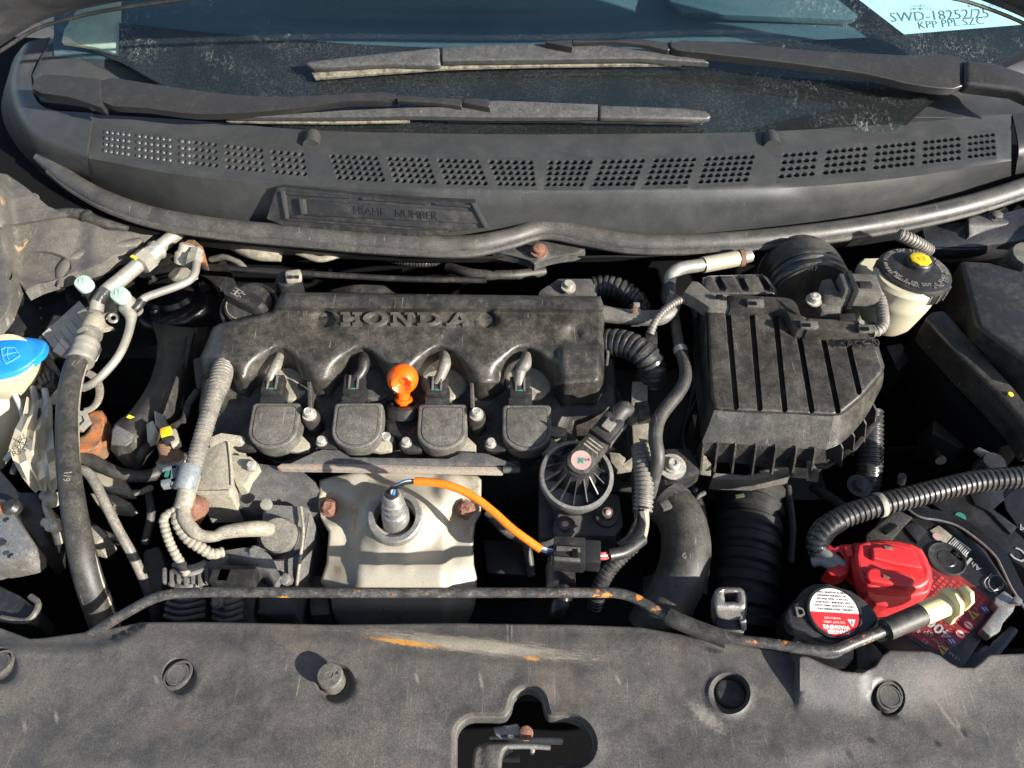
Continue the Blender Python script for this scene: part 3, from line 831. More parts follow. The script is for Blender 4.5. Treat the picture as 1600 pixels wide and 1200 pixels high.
# ------------------------------------------------------------------ windscreen, what shows through it
WP = U(840, 208, .122); WS = math.radians(29); WNm = Vector((0, -math.sin(WS), math.cos(WS)))
def WU(px, py, off=0.0): return UPL(px, py, WP + WNm*off, WNm)
def glassmat():
    m = bpy.data.materials.new('dusty_windscreen_glass'); m.use_nodes = True; nt = m.node_tree
    for n in list(nt.nodes):
        if n.type != 'OUTPUT_MATERIAL': nt.nodes.remove(n)
    out = [n for n in nt.nodes][0]
    tr = _n(nt, 'ShaderNodeBsdfTransparent'); tr.inputs['Color'].default_value = (.80, .89, .90, 1)
    gl = _n(nt, 'ShaderNodeBsdfGlossy'); gl.inputs['Roughness'].default_value = .03; gl.inputs['Color'].default_value = (.9, 1, .95, 1)
    fr = _n(nt, 'ShaderNodeFresnel'); fr.inputs['IOR'].default_value = 1.5
    ge = _n(nt, 'ShaderNodeNewGeometry'); ff = _math(nt, 'MULTIPLY', fr.outputs[0], _math(nt, 'SUBTRACT', 1.0, ge.outputs['Backfacing']))
    mx = _n(nt, 'ShaderNodeMixShader'); nt.links.new(ff, mx.inputs[0]); nt.links.new(tr.outputs[0], mx.inputs[1]); nt.links.new(gl.outputs[0], mx.inputs[2])
    df = _n(nt, 'ShaderNodeBsdfDiffuse'); df.inputs['Color'].default_value = (.36, .34, .31, 1)
    v = nt.nodes.new('ShaderNodeTexCoord').outputs['Object']
    fine = _ramp(nt, _noise(nt, v, 420, 3, .7), .45, .85, .01, .15)
    big = _ramp(nt, _noise(nt, v, 7, 5, .6), .3, .75, .15, 1.0)
    film = _math(nt, 'MULTIPLY', fine, big)
    # dried run marks: thin squiggly contour lines where the dirt gathers
    w = _noise(nt, v, 60, 3, .55, 1.2)
    line = _ramp(nt, _math(nt, 'ABSOLUTE', _math(nt, 'SUBTRACT', w, .5)), .012, .003)
    w2 = _noise(nt, _map(nt, v, (95, 22, 1), (0, 0, .25)), 1.0, 3, .6, 1.0)
    line2 = _ramp(nt, _math(nt, 'ABSOLUTE', _math(nt, 'SUBTRACT', w2, .52)), .010, .002)
    gate = _ramp(nt, _noise(nt, v, 20, 6, .7), .46, .70)
    brk = _ramp(nt, _noise(nt, v, 160, 2, .6), .42, .6)
    sep = nt.nodes.new('ShaderNodeSeparateXYZ'); nt.links.new(v, sep.inputs[0])
    GX = _ramp(nt, _math(nt, 'ABSOLUTE', _math(nt, 'ADD', sep.outputs['X'], .02)), .18, .42, .12, 1.0)
    ln = _math(nt, 'MULTIPLY', _math(nt, 'MAXIMUM', line, line2), _math(nt, 'MULTIPLY', _math(nt, 'MULTIPLY', gate, brk), GX))
    tot = _math(nt, 'MAXIMUM', film, _math(nt, 'MULTIPLY', ln, .5))
    m2 = _n(nt, 'ShaderNodeMixShader'); nt.links.new(tot, m2.inputs[0]); nt.links.new(mx.outputs[0], m2.inputs[1]); nt.links.new(df.outputs[0], m2.inputs[2])
    nt.links.new(m2.outputs[0], out.inputs['Surface'])
    return m
M['glass'] = glassmat()
wsn = thing('windscreen', WP, 'dusty tinted windscreen with a black printed border behind the wipers', 'windscreen')
go = [(-150, -20), (60, 32), (130, 70), (200, 100), (270, 140), (400, 190), (640, 222), (840, 226), (1100, 222), (1400, 205), (1420, 180), (1455, 150), (1530, 112), (1610, 72), (1750, 10), (1850, -420), (-350, -420)]
m = MB(); m.prism([WU(x, y) for x, y in go], -WNm*.005); build(m, 'glass', M['glass'], wsn)
fo = [(186, 36), (320, 50), (540, 68), (700, 76), (900, 80), (1100, 72), (1260, 63), (1412, 56), (1610, 40), (1750, -10)]
fb_ = [(1800, 30), (1640, 75), (1455, 160), (1400, 210), (1100, 226), (840, 230), (640, 226), (400, 194), (270, 144), (186, 96)]
m = MB()
ft = resample([Vector((x, y, 0)) for x, y in fo], 20); fbt = [ft[0].lerp(ft[-1], 0)]
bx = [p.x for p in ft]; by = np.interp(bx, [p[0] for p in fb_[::-1]], [p[1] for p in fb_[::-1]])
m.add([WU(p.x, p.y, -.0062) for p in ft] + [WU(x, y, -.0062) for x, y in zip(bx, by)], [(i, i+1, len(ft)+i+1, len(ft)+i) for i in range(len(ft)-1)]); build(m, 'black_border', M['gloss'], wsn)
# row of printed dots where the border fades out beneath the permit
for k in range(44):
    t = k/43; x = 1412+(1606-1412)*t; y = 54.6 - 16*t
    c = WU(x, y, -.0059)
    m = MB(); m.lathe(c, WNm, [(.00125, 0), (.00125, .0001)], 8); build(m, 'border_dot', M['gloss'], wsn)
dash = thing('dashboard', WU(800, -100, -.1), 'dashboard top seen through the windscreen, coloured with the teal sky reflection', 'dashboard')
m = MB(); m.sheet([[WU(84, 84, -.03), WU(400, 100, -.03), WU(800, 110, -.03), WU(1200, 100, -.03), WU(1800, 80, -.03)], [WU(84, 44, -.045), WU(400, 46, -.035), WU(800, 58, -.04), WU(1200, 40, -.035), WU(1800, 20, -.04)], [WU(84, 4, -.05), WU(400, 22, -.055), WU(800, 30, -.06), WU(1200, 20, -.05), WU(1800, -20, -.05)], [WU(84, -50, -.05), WU(400, -10, -.045), WU(800, 5, -.045), WU(1200, -5, -.06), WU(1800, -60, -.05)], [WU(60, -200, -.06), WU(400, -200, -.06), WU(800, -200, -.06), WU(1200, -200, -.06), WU(1800, -200, -.06)], [WU(20, -420, -.07), WU(400, -420, -.07), WU(800, -420, -.07), WU(1200, -420, -.07), WU(1850, -420, -.07)]], 5, 6, .01)
build(m, 'dash_top', M['dash'], dash)
m = MB(); m.prism([WU(x, y, -.02) for x, y in ((1052, -40), (1328, -40), (1344, 6), (1340, 28), (1325, 31), (1065, 20), (1045, 0))], -WNm*.01, bevel=.003); build(m, 'dash_vent_lid', M['dash'], dash)
m = MB(); m.prism([WU(x, y, -.012) for x, y in ((96, 66), (100, 46), (150, -30), (186, -30), (187, 84), (176, 82), (150, 74))], -WNm*.006, bevel=.001)
build(m, 'beige_reflection_panel', plain('beige_reflection_tone', (.46, .43, .32), .7), dash)  # added beige panel, stands for a sunlit reflection in the glass
pm = thing('parking_permit', WU(1480, 20, -.008), 'pale paper permit with a long number, lying behind the top corner of the windscreen', 'paper permit')
m = MB(); m.prism([WU(x, y, -.0068) for x, y in ((1414, 54.5), (1330, -10), (1300, -40), (1640, -60), (1680, 35), (1606, 39))], -WNm*.0004)
build(m, 'paper', plain('sky_tinted_permit_paper', (.58, .72, .72), .7, var=.06), pm)  # paper colour carries the blue sky reflection
def wtext(s, a, b, size, off, nm='print', mat='inkgrey', al='CENTER', name='printed_text'):
    A_, B_ = WU(*a, off), WU(*b, off)
    m = MB(); text(m, s, A_.lerp(B_, .5) if al == 'CENTER' else A_, B_-A_, WNm.cross(B_-A_), size, .0002, al, bold=-.00025); build(m, name, M[mat], pm)
wtext('SWD-18252/25', (1392, 28), (1545, 21), .0215, -.0064)
wtext('KPP PPL SZC', (1412, 42), (1560, 31), .0165, -.0064)
for k, (s, a, b) in enumerate((('Issued', (1424, 9), (1446, 9)), ('permit 25', (1428, 13.5), (1450, 13)), ('KEEP IN VIEW', (1524, 9), (1552, 8)), ('16:10  2025', (1540, 13), (1562, 12)))): wtext(s, a, b, .0075, -.0064, mat='inkgrey' if k < 2 else 'blueprint')

# corner panels either side of the glass
m = MB(); relief(m, [(78, 56), (96, 58), (140, 72), (190, 97), (235, 118), (268, 138), (262, 158), (150, 170), (60, 160), (50, 118)], lambda x, y: .125 + .045*sstep(170, 50, y), step=8, rnd=.003, rndpx=5, skirt=.01)
ca = build(m, 'cowl_corner_panel', M['cowl'], loc=U(150, 110, .12), label='curved grey corner panel between the shorter wiper pivot and the dusty glass', cat='trim panel')
m = MB(); relief(m, [(1408, 184), (1430, 168), (1452, 150), (1530, 110), (1620, 66), (1680, 60), (1680, 178), (1580, 182), (1500, 186)], lambda x, y: .125 + .05*sstep(180, 60, y), step=8, rnd=.003, rndpx=5, skirt=.01)
build(m, 'cowl_corner_panel', M['cowl'], loc=U(1500, 130, .12), label='light grey triangular corner panel behind the pivot of the wiper lying higher on the glass', cat='trim panel')

# ------------------------------------------------------------------ wipers
def flatbar(pts, off, th, bev, mat, name, parent):
    im = max(range(len(pts)), key=lambda i: pts[i][0])
    th *= .6; bev *= .8
    m = MB(); m.prism([WU(x, y - (800*th if i > im else 0), off) for i, (x, y) in enumerate(pts)], -WNm*th, bevel=bev, seg=3); return build(m, name, mat, parent)
w1 = thing('wiper', WU(400, 160, .01), 'shorter looking wiper lying lowest, its blade along the cowl edge', 'wiper', 'wipers on the windscreen')
flatbar([(48, 140), (54, 124), (68, 116), (110, 118), (156, 124), (158, 168), (110, 166), (66, 160), (50, 153)], .036, .03, .007, M['wiper'], 'pivot_cover', w1)
flatbar(smoothpoly([(159, 125), (230, 130), (330, 144), (420, 151), (520, 148), (618, 147), (620, 163), (540, 168), (450, 181), (370, 187), (300, 188), (230, 179), (159, 169)], 3), .033, .022, .006, M['wiper'], 'arm', w1)
flatbar([(619, 147), (720, 154), (722, 166), (680, 166), (619, 163)], .031, .012, .003, M['wiper'], 'arm_tip', w1)
flatbar([(724, 152), (764, 153), (767, 168), (722, 169)], .034, .02, .004, M['wiper'], 'blade_clip', w1)
bt = [(352, 181), (440, 179), (540, 172), (640, 168), (700, 167), (740, 159), (780, 157), (860, 160), (934, 163)]; bb = [(934, 189), (860, 190), (760, 190), (640, 188), (520, 190), (420, 190), (352, 189)]
flatbar(bt+bb, .022, .014, .005, M['wiperold'], 'blade', w1)
flatbar([(936, 163), (1000, 165), (1070, 168), (1104, 172), (1113, 182), (1105, 193), (1000, 191), (936, 190)], .021, .013, .005, M['wiperold'], 'blade_end', w1)
flatbar([(352, 188), (440, 188), (540, 188), (640, 186), (640, 193), (520, 195), (420, 194), (362, 193)], .010, .006, .001, M['dirtrub'], 'wiping_lip', w1)
flatbar([(700, 188), (900, 188), (1098, 192), (1096, 197), (900, 193), (700, 192)], .009, .006, .001, M['black'], 'wiping_lip', w1)
build(MB().lathe(WU(150, 164, .02), (0, -1, .3), [(.006, 0), (.006, .008), (.004, .0095), (0, .0095)], 12), 'pivot_pin', M['black'], w1)
w2 = thing('wiper', WU(1000, 90, .01), 'longer wiper lying higher on the glass, dirty pale lip under its blade', 'wiper', 'wipers on the windscreen')
flatbar([(1509, 92), (1560, 98), (1630, 122), (1640, 165), (1590, 156), (1509, 146)], .042, .03, .008, M['wiper'], 'pivot_cover', w2)
flatbar(smoothpoly([(1052, 66), (1110, 64), (1180, 69), (1250, 77), (1330, 82), (1420, 86), (1507, 92), (1507, 144), (1440, 145), (1360, 127), (1260, 112), (1170, 101), (1100, 93), (1048, 84)], 3), .036, .022, .006, M['wiper'], 'arm', w2)
flatbar([(894, 61), (1000, 60), (1050, 66), (1046, 85), (1010, 76), (960, 70), (894, 72)], .033, .012, .003, M['wiper'], 'arm_tip', w2)
flatbar([(852, 64), (893, 62), (895, 74), (855, 76)], .036, .02, .004, M['wiper'], 'blade_clip', w2)
flatbar([(475, 99), (483, 94), (540, 88), (610, 80), (687, 73), (688, 102), (610, 106), (540, 110), (490, 113)], .023, .014, .006, M['wiperold'], 'blade_end', w2)
flatbar([(690, 73), (760, 70), (850, 67), (940, 70), (1020, 80), (1100, 92), (1110, 98), (1000, 98), (850, 100), (760, 101), (690, 102)], .024, .015, .006, M['wiperold'], 'blade', w2)
flatbar([(486, 112), (600, 105), (700, 101), (850, 98), (1066, 97), (1066, 104), (850, 106), (700, 110), (600, 117), (492, 126)], .011, .007, .001, M['dirtrub'], 'wiping_lip', w2)
build(MB().lathe(WU(1516, 130, .03), (0, -1, .3), [(.007, 0), (.007, .008), (.004, .0095), (0, .0095)], 12), 'pivot_pin', M['black'], w2)

# ------------------------------------------------------------------ open hood leaning back above
he = [(-110, 140, .21), (-60, 108, .225), (0, 72, .245), (60, 35, .265), (130, 14, .28), (215, -2, .295), (420, -26, .315), (800, -46, .33), (1200, -32, .315), (1480, -14, .285), (1545, 5, .27), (1610, 33, .25), (1650, 55, .24)]
r0 = [U(*p) for p in he]
r1 = [p + Vector((0, -.012, .010)) for p in r0]
up_ = [Vector((p.x*1.0, 1.0-.20, .50)) if False else p + Vector((0, -.16, .26)) for p in r0]
up2 = [p + Vector((0, -.50, .80)) for p in r0]
hood = thing('open_hood', U(800, -70, .25), 'dark underside of the raised hood at the top corners above the windscreen', 'car hood')
m = MB(); m.sheet([r0, r1, up_, up2], 5, 4, .012, Vector((0, .85, .5))); build(m, 'hood_panel', M['carpaint'], hood)
m = MB(); m.tube([p + Vector((0, -.012, -.003)) for p in r0], .0022, 8, smooth=5); build(m, 'edge_seal', M['black'], hood)
for (x, y) in ((80, -2), (22, 8), (40, 12)):
    pass
# ------------------------------------------------------------------ slam panel cover
HOLE = smoothpoly([(714, 1330), (714, 1250), (714, 1165), (716, 1140), (732, 1124), (760, 1122), (789, 1121), (799, 1108), (804, 1090), (818, 1078), (834, 1079), (846, 1090), (851, 1110), (858, 1121), (885, 1121), (908, 1130), (922, 1148), (925, 1168), (916, 1186), (900, 1194), (872, 1197), (869, 1212), (869, 1260), (869, 1330)], 3)
BUMP = (520, 1064)
CLIPS = [(280, 1057, 22, 25), (1387, 1091, 22, 25), (1, 1040, 22, 25)]
def zf_slam(x, y):
    P = np.stack([x, y], -1)
    z = 0*x
    crease = np.interp(x, [-200, 0, 40, 110, 150, 180, 205, 232, 260], [1003, 1006, 1009, 1010, 1009, 1002, 988, 970, 900])
    z = z - .006*sstep(3, -4, y-crease)*(x < 262)
    # raised platform beside the radiator cap
    xe = 1245 + 0*y
    hgt = .015*sstep(1126, 1020, y)
    z = z + hgt*sstep(1241, 1249, x)*sstep(1362, 1346, x) + hgt*.75*sstep(1346, 1362, x)*sstep(1600, 1400, x)
    # recess with the open hole, oval clip wells, well round the rubber stop
    d = np.hypot(x-1140, y-1083)
    z = z - .011*sstep(32, 24, d) + .0015*sstep(38, 33, d)*sstep(28, 32, d)
    d = np.hypot(x-BUMP[0]-4, y-BUMP[1]-4); z = z - .008*sstep(31, 25, d)
    for (cx, cy, rx, ry) in CLIPS:
        d = np.hypot((x-cx)/(rx+4), (y-cy)/(ry+3)); z = z - .005*sstep(1.06, .88, d)
    # rolled lip round the latch opening
    d = dist_poly(P, HOLE)
    z = z + .0012*sstep(24, 13, d) - .010*sstep(9, 2, d)
    z = z - .0016*np.exp(-((y-1000-(x-540)*.10)/5)**2)*sstep(540, 600, x)*sstep(960, 900, x)
    z = z - .0012*np.exp(-((y-1075-(x-1060)*.95)/5)**2)*sstep(1055, 1070, x)*sstep(1148, 1138, x)
    z = z + .0008*np.sin(x*.013+1)*np.sin(y*.021) + .004*sstep(1120, 1200, y)*np.sin(x*.006)
    z = z - .002*sstep(1004, 985, y)
    z = z - .004*np.exp(-((x-1300)/60)**2)*sstep(1160, 1200, y)
    return z
SLAM = [(-220, 980), (0, 981), (22, 989), (46, 998), (66, 997), (160, 984), (224, 972), (330, 972), (520, 976), (720, 974), (900, 976), (1000, 980), (1068, 992), (1130, 1003), (1195, 1014), (1262, 1026), (1288, 1038), (1318, 1049), (1348, 1051), (1368, 1040), (1378, 1024), (1390, 1016), (1452, 1018), (1468, 1024), (1484, 1036), (1498, 1043), (1522, 1043), (1534, 1034), (1545, 1023), (1600, 1021), (1800, 1020), (1800, 1330), (-220, 1330)]
def offs(poly, d):
    B = np.array(dens(poly, 6)); n = np.roll(B, -1, 0)-np.roll(B, 1, 0); n = np.stack([n[:, 1], -n[:, 0]], -1); n /= np.maximum(np.hypot(*n.T), 1e-9)[:, None]
    a = B + n*d
    if inside(a[len(a)//2:len(a)//2+1], poly)[0]: a = B - n*d
    dd = dist_poly(a, poly); a = a[(dd > d*.93) & (a[:, 1] < 1320)]
    return [tuple(p) for p in a]
R = MB()
relief(R, SLAM, zf_slam, holes=[HOLE], step=8, rnd=.0014, rndpx=4, skirt=.012, edge=4, lines=[circ(c[0], c[1], (c[2]+4)*k, (c[3]+3)*k, 34) for c in CLIPS for k in (1.07, .97, .87)] + [circ(1140, 1083, r, r, 36) for r in (39, 33, 28, 23.5)] + [circ(524, 1068, r, r, 34) for r in (31.5, 28, 24.5)] + [[(1245, 1030), (1245, 1118)], [(1241, 1030), (1241, 1118)], [(1250, 1030), (1250, 1118)], [(1346, 1055), (1346, 1118)], [(1362, 1055), (1362, 1118)]] + [offs(HOLE, 5), offs(HOLE, 9), offs(HOLE, 24)])
build(R, 'slam_panel_cover', M['slam'], loc=(0, 0, 0), sharp=60, label='wide weathered black plastic cover over the slam panel, with a rusty scuff and latch opening', cat='panel cover')
# push clips sitting in the oval wells
pc = thing('push_clip', U(280, 1057, -.005), 'oval push clip on the cover nearest the chipped end of the prop rod', 'push clip', 'push clips in the slam panel cover')
c = U(280, 1057, -.005)
def oval(m, rx, ry, h0, h1, n=30, rin=None):
    k = mpp(1060, 0)
    a = [c + Vector((rx*k*math.cos(2*math.pi*i/n) + ry*k*.25*math.sin(2*math.pi*i/n), ry*k*math.sin(2*math.pi*i/n), 0)) for i in range(n)]
    s = rin or .0
    vs = [p+Vector((0, 0, h0)) for p in a] + [p+Vector((0, 0, h1)) for p in a]
    fs = [(i, (i+1) % n, n+(i+1) % n, n+i) for i in range(n)]
    b = [c + (p-c)*s for p in a]
    vs += [p+Vector((0, 0, h1)) for p in b] + [p+Vector((0, 0, h0)) for p in b]
    fs += [(n+i, n+(i+1) % n, 2*n+(i+1) % n, 2*n+i) for i in range(n)] + [(2*n+i, 2*n+(i+1) % n, 3*n+(i+1) % n, 3*n+i) for i in range(n)]
    m.add(vs, fs); return m
build(oval(MB(), 20, 22, -.001, .0050, rin=.86), 'rim', M['slam'], pc)
build(MB().lathe(c, (0, 0, 1), [(.0100, -.001), (.0100, .0034), (.0096, .0046), (.0080, .0050), (.0078, .0046), (.0, .0046)], 26), 'pin_head', M['slam'], pc)
build(MB().box(c+Vector((-.001, -.0098, .0032)), (.005, .0025, .002), bevel=.0004), 'pry_notch', M['black'], pc)
dup(pc, U(1387, 1091, -.001), 'oval push clip on the cover just below the raised step near the battery')
dup(pc, U(1, 1040, -.005), 'push clip cut off by the edge of the picture')
# hole plug in the open recess
build(MB().lathe(U(1141, 1085, -.0105), (0, 0, 1), [(.0125, 0), (.0125, .002), (.0110, .0032), (0, .0030)], 30), 'blind_plug', M['black'], label='round dark plug deep in the open recess of the cover under the prop rod', cat='plug')
# rubber bump stop
bs = thing('bump_stop', U(520, 1066, -.006), 'round rubber hood stop standing up from the cover and casting a long shadow', 'bump stop')
c = U(522, 1068, -.008)
build(MB().lathe(c, (.0, -.05, 1), [(.0095, 0), (.0105, .004), (.0092, .007), (.0092, .015), (.0108, .017), (.0108, .0200), (.0098, .0218), (.003, .0218), (.0028, .0212), (0, .0212)], 30), 'rubber_stop', M['coil'], bs)
build(MB().lathe(c + Vector((.0062, .0005, .0216)), (0, -.05, 1), [(.0012, 0), (.0012, .0005), (.0006, .0005)], 12), 'moulding_mark', M['black'], bs)

# latch seen inside the opening
la = thing('hood_latch', U(815, 1165, -.05), 'greasy steel hood latch down inside the opening of the cover', 'latch')
m = MB(); relief(m, smoothpoly([(738, 1330), (738, 1230), (738, 1185), (744, 1166), (760, 1161), (790, 1160), (802, 1163), (789, 1172), (784, 1190), (783, 1230), (783, 1330)], 3), lambda x, y: -.022 + .003*sstep(752, 762, x) + 0*y, step=8, rnd=.004, rndpx=6, skirt=.02); build(m, 'latch_plate', M['coil'], la)
m = MB(); m.prism(PT((770, 1136, -.028), (808, 1130, -.024), (813, 1135, -.024), (811, 1146, -.024), (775, 1150, -.028)), .008, bevel=.0015); build(m, 'release_lever', M['steel'], la)
m = MB(); m.tube(PT((796, 1166, -.012), (830, 1166, -.012), (860, 1168, -.012)), .0022, 10); build(m, 'striker_bar', M['steel'], la)
m = MB(); m.tube(PT((832, 1168, -.012), (832, 1176, -.02)), .002, 8); build(m, 'pin', M['bolt'], la)
m = MB(); m.prism(PT((764, 1150, -.03), (880, 1152, -.03), (880, 1158, -.03), (764, 1156, -.03)), .01, bevel=.001); build(m, 'cross_strip', M['steel'], la)
m = MB(); m.lathe(U(822, 1146, -.024), (0, -.3, 1), [(.006, 0), (.006, .003), (.003, .005), (0, .005)], 14); build(m, 'pivot', M['rustbolt'], la)
m = MB(); m.prism(PT((786, 1178, -.04), (812, 1176, -.04), (813, 1186, -.04), (787, 1186, -.04)), .01, bevel=.001); build(m, 'catch_block', M['castdark'], la)
m = MB(); m.box((U(815, 1170, -.12)), (.16, .10, .004)); build(m, 'back_plate', M['firewall'], la)

# ------------------------------------------------------------------ prop rod
pr = thing('hood_prop_rod', U(700, 926, .01), 'long bent black prop rod with rust patches, lying across the front of the engine bay', 'prop rod')
rp = PT((120, 1006, -.016), (160, 980, -.006), (214, 948, .006), (238, 936, .010), (262, 929, .012), (300, 926, .012), (500, 926, .012), (760, 926, .012), (920, 926, .012), (965, 927, .012), (990, 934, .012), (1048, 966, .012), (1100, 985, .014), (1140, 998, .016), (1200, 1005, .018), (1250, 1013, .0195), (1290, 1017, .0205), (1308, 1015, .021), (1330, 1006, .022), (1400, 977, .024), (1470, 947, .026), (1486, 940, .027))
build(MB().tube(rp, .0046, 14, smooth=5), 'rod', M['rod'], pr)
build(MB().tube(PT((1044, 963, .012), (1056, 969, .013), (1090, 983, .014), (1136, 1000, .016)), .0074, 16), 'foam_sleeve', M['rubber'], pr)
build(MB().tube(PT((1384, 984, .024), (1400, 977, .0245), (1445, 958, .0255)), .0092, 18), 'grip_sleeve', M['rubber'], pr)
# cream clip that holds the free end
hc = thing('rod_clip', U(1465, 948, .02), 'cream plastic clip with two wings holding the end of the prop rod', 'clip')
a = PT((1440, 960, .0255))[0]; b = PT((1482, 942, .0265))[0]; ax = (b-a).normalized()
build(MB().tube([a, b], .0096, 20, smooth=1), 'socket', M['creamclip'], hc)
up = Vector((0, 0, 1)); sd = ax.cross(up).normalized()
m = MB()
prof = [(0, .021), (.008, .016), (.012, .006), (.011, -.006), (.012, -.016), (.006, -.021), (-.004, -.018), (-.010, -.006), (-.010, .008), (-.006, .018)]
ce = b - ax*.003
m.prism([ce + (sd*x*1.15 + up*.0) + (Vector((0, 0, 1))*y*.9) for x, y in prof], ax*.004, bevel=.0012); build(m, 'wing_plate', M['creamclip'], hc)
m = MB(); m.prism([b + ax*.004 + sd*x + up*y for x, y in [(-.006, .010), (-.002, .024), (.006, .026), (.012, .018), (.012, .004), (.004, -.004)]], ax*.0035 , bevel=.001); build(m, 'release_tab', M['creamclip'], hc)
# ------------------------------------------------------------------ cylinder head under the cover
def zf_head(x, y):
    z = .0 - .035*sstep(590, 720, y)
    return z + .003*np.sin(x*.09)*np.sin(y*.07)
R = MB(); relief(R, [(322, 560), (960, 560), (965, 640), (900, 660), (905, 720), (800, 726), (430, 726), (385, 690), (318, 690), (310, 640)], zf_head, step=9, rnd=.006, rndpx=8, skirt=.12)
eb = build(R, 'cylinder_head', M['head'], loc=U(640, 650, -.12), label='oily dark cylinder head between the engine cover and the heat shield', cat='engine')
# big dark engine block mass
blk = thing('engine_block', U(640, 700, -.4), 'dark oily engine block deep in the bay under the head', 'engine block')
build(MB().box((-.02, .60, -.24), (.50, .20, .30), bevel=.02), 'crankcase', M['blackdeep'], blk)
build(MB().box((-.03, .46, -.32), (.40, .14, .16), bevel=.02), 'manifold_casing', M['blackdeep'], blk)
build(MB().box((.30, .62, -.26), (.22, .16, .18), bevel=.03), 'gearbox_housing', M['blackdeep'], blk)

# ------------------------------------------------------------------ engine cover
COVER = [(440, 456), (700, 460), (938, 463), (943, 476), (944, 500), (944, 560), (944, 588), (938, 598), (880, 603), (866, 602),
         (858, 585), (850, 566), (842, 552), (830, 545), (816, 544), (804, 550), (796, 562), (790, 580), (786, 600), (745, 600), (733, 597),
         (724, 578), (716, 562), (708, 550), (697, 545), (684, 545), (674, 551), (664, 564), (648, 590), (606, 594), (597, 580), (590, 565), (580, 551), (568, 545), (556, 547), (548, 556), (541, 575), (530, 590), (518, 596), (480, 596),
         (471, 592), (463, 570), (455, 553), (444, 545), (431, 545), (421, 554), (414, 572), (404, 590), (392, 596), (366, 596),
         (356, 577), (346, 571), (336, 575), (329, 590), (317, 586), (313, 558), (332, 512), (345, 505), (425, 486)]
def zf_cover(x, y):
    z = .058 - .022*sstep(470, 600, y) - .006*sstep(560, 600, y)
    ridge = 483 + (x-440)*.006
    z = z + .010*sstep(2, -3, y-ridge)*sstep(424, 446, x) - .006*sstep(462, 452, y)
    z = z - .010*sstep(350, 316, x)
    for (cx, cy) in ((509, 499), (763, 500)): z = z - .006*sstep(14, 12, np.hypot(x-cx, y-cy))
    z = z + .006*sstep(868, 882, x)*sstep(944, 932, x)*sstep(536, 548, y)
    z = z - .004*sstep(18, 6, np.hypot((x-897), (y-521)))
    # scallops leading to the wire arches
    for cx in (437, 566, 691, 823):
        d = np.hypot((x-cx)/1.0, (y-598)/.92)
        z = z - .012*sstep(62, 34, d)*sstep(525, 560, y)
    z = z - .008*sstep(36, 16, np.hypot(x-346, (y-592)))
    z = z + .0010*np.sin(x*.021) + .0006*np.sin(x*.05+y*.06)
    return z
R = MB()
relief(R, COVER, zf_cover, step=6, rnd=.007, rndpx=9, skirt=.034, edge=5, lines=[circ(510, 499, 14, 14, 26), circ(762, 500, 14, 14, 26), circ(510, 499, 12, 12, 26), circ(762, 500, 12, 12, 26), [(440, 486), (942, 489)], [(440, 480.5), (942, 483.5)]])
ec = build(R, 'engine_cover', M['cover'], loc=U(640, 540, .0), sharp=55, label='large dusty black engine cover with raised lettering and four wire arches', cat='engine cover')
# slotted fasteners
for (cx, cy) in ((510, 499), (762, 500)):
    c = U(cx, cy, .0455)
    m = MB(); m.lathe(c, (0, -.22, 1), [(.0078, 0), (.0078, .0020), (.0072, .0026), (0, .0026)], 24); s = build(m, 'fastener', M['coil'], ec)
    m = MB(); m.box(c + Vector((0, -.0008, .0034)), (.0145, .0022, .0012), Matrix.Rotation(.25, 3, 'Z')); build(m, 'slot', M['black'], s)
# raised slab-serif lettering on the cover
def letter_strokes():
    G = {}
    def bar(x0, y0, x1, y1): return [(x0, y0), (x1, y0), (x1, y1), (x0, y1)]
    G['H'] = [bar(.12, 0, .32, 1), bar(.68, 0, .88, 1), bar(.32, .38, .68, .62), bar(0, 0, .44, .14), bar(.56, 0, 1, .14), bar(0, .86, .44, 1), bar(.56, .86, 1, 1)]
    G['N'] = [bar(.12, 0, .26, 1), bar(.72, 0, .86, 1), [(.12, 1), (.34, 1), (.86, 0), (.64, 0)], bar(0, 0, .38, .13), bar(0, .87, .3, 1), bar(.60, .87, 1, 1)]
    G['A'] = [[(.40, 1), (.60, 1), (.92, 0), (.68, 0)], [(.40, 1), (.52, 1), (.22, 0), (.08, 0)], bar(.28, .26, .72, .40), bar(0, 0, .34, .13), bar(.58, 0, 1, .13)]
    def ring(full):
        out = []; n = 22
        for k in range(n):
            def pt(a, rx, ry, cx=.5): return (cx+rx*math.cos(a), .5+ry*math.sin(a))
            if full: a0, a1 = 2*math.pi*k/n, 2*math.pi*(k+1)/n; out.append([pt(a0, .5, .52), pt(a1, .5, .52), pt(a1, .27, .37), pt(a0, .27, .37)])
            else:
                a0, a1 = -math.pi/2+math.pi*k/n, -math.pi/2+math.pi*(k+1)/n; out.append([pt(a0, .6, .5, .4), pt(a1, .6, .5, .4), pt(a1, .36, .36, .4), pt(a0, .36, .36, .4)])
        return out
    G['O'] = ring(True)
    G['D'] = ring(False) + [bar(.12, 0, .32, 1), bar(0, 0, .42, .14), bar(0, .86, .42, 1)]
    return G
GL = letter_strokes()
def cz(x, y): return float(zf_cover(np.array([x]), np.array([y]))[0])
for ch, x0, x1 in (('H', 532, 565), ('O', 567, 606), ('N', 610, 647), ('D', 652, 690), ('A', 697, 741)):
    m = MB()
    for i, poly in enumerate(GL[ch]):
        pp = []
        for (u, v) in poly:
            px = x0+(x1-x0)*u; py = 507.0 - 19.0*v + (px-640)*.006
            pp.append(U(px, py, cz(px, py)+.0027+.00004*(i % 5)))
        m.prism(pp, .0045, bevel=0)
    build(m, 'raised_letter', M['letter'], ec, sharp=30)

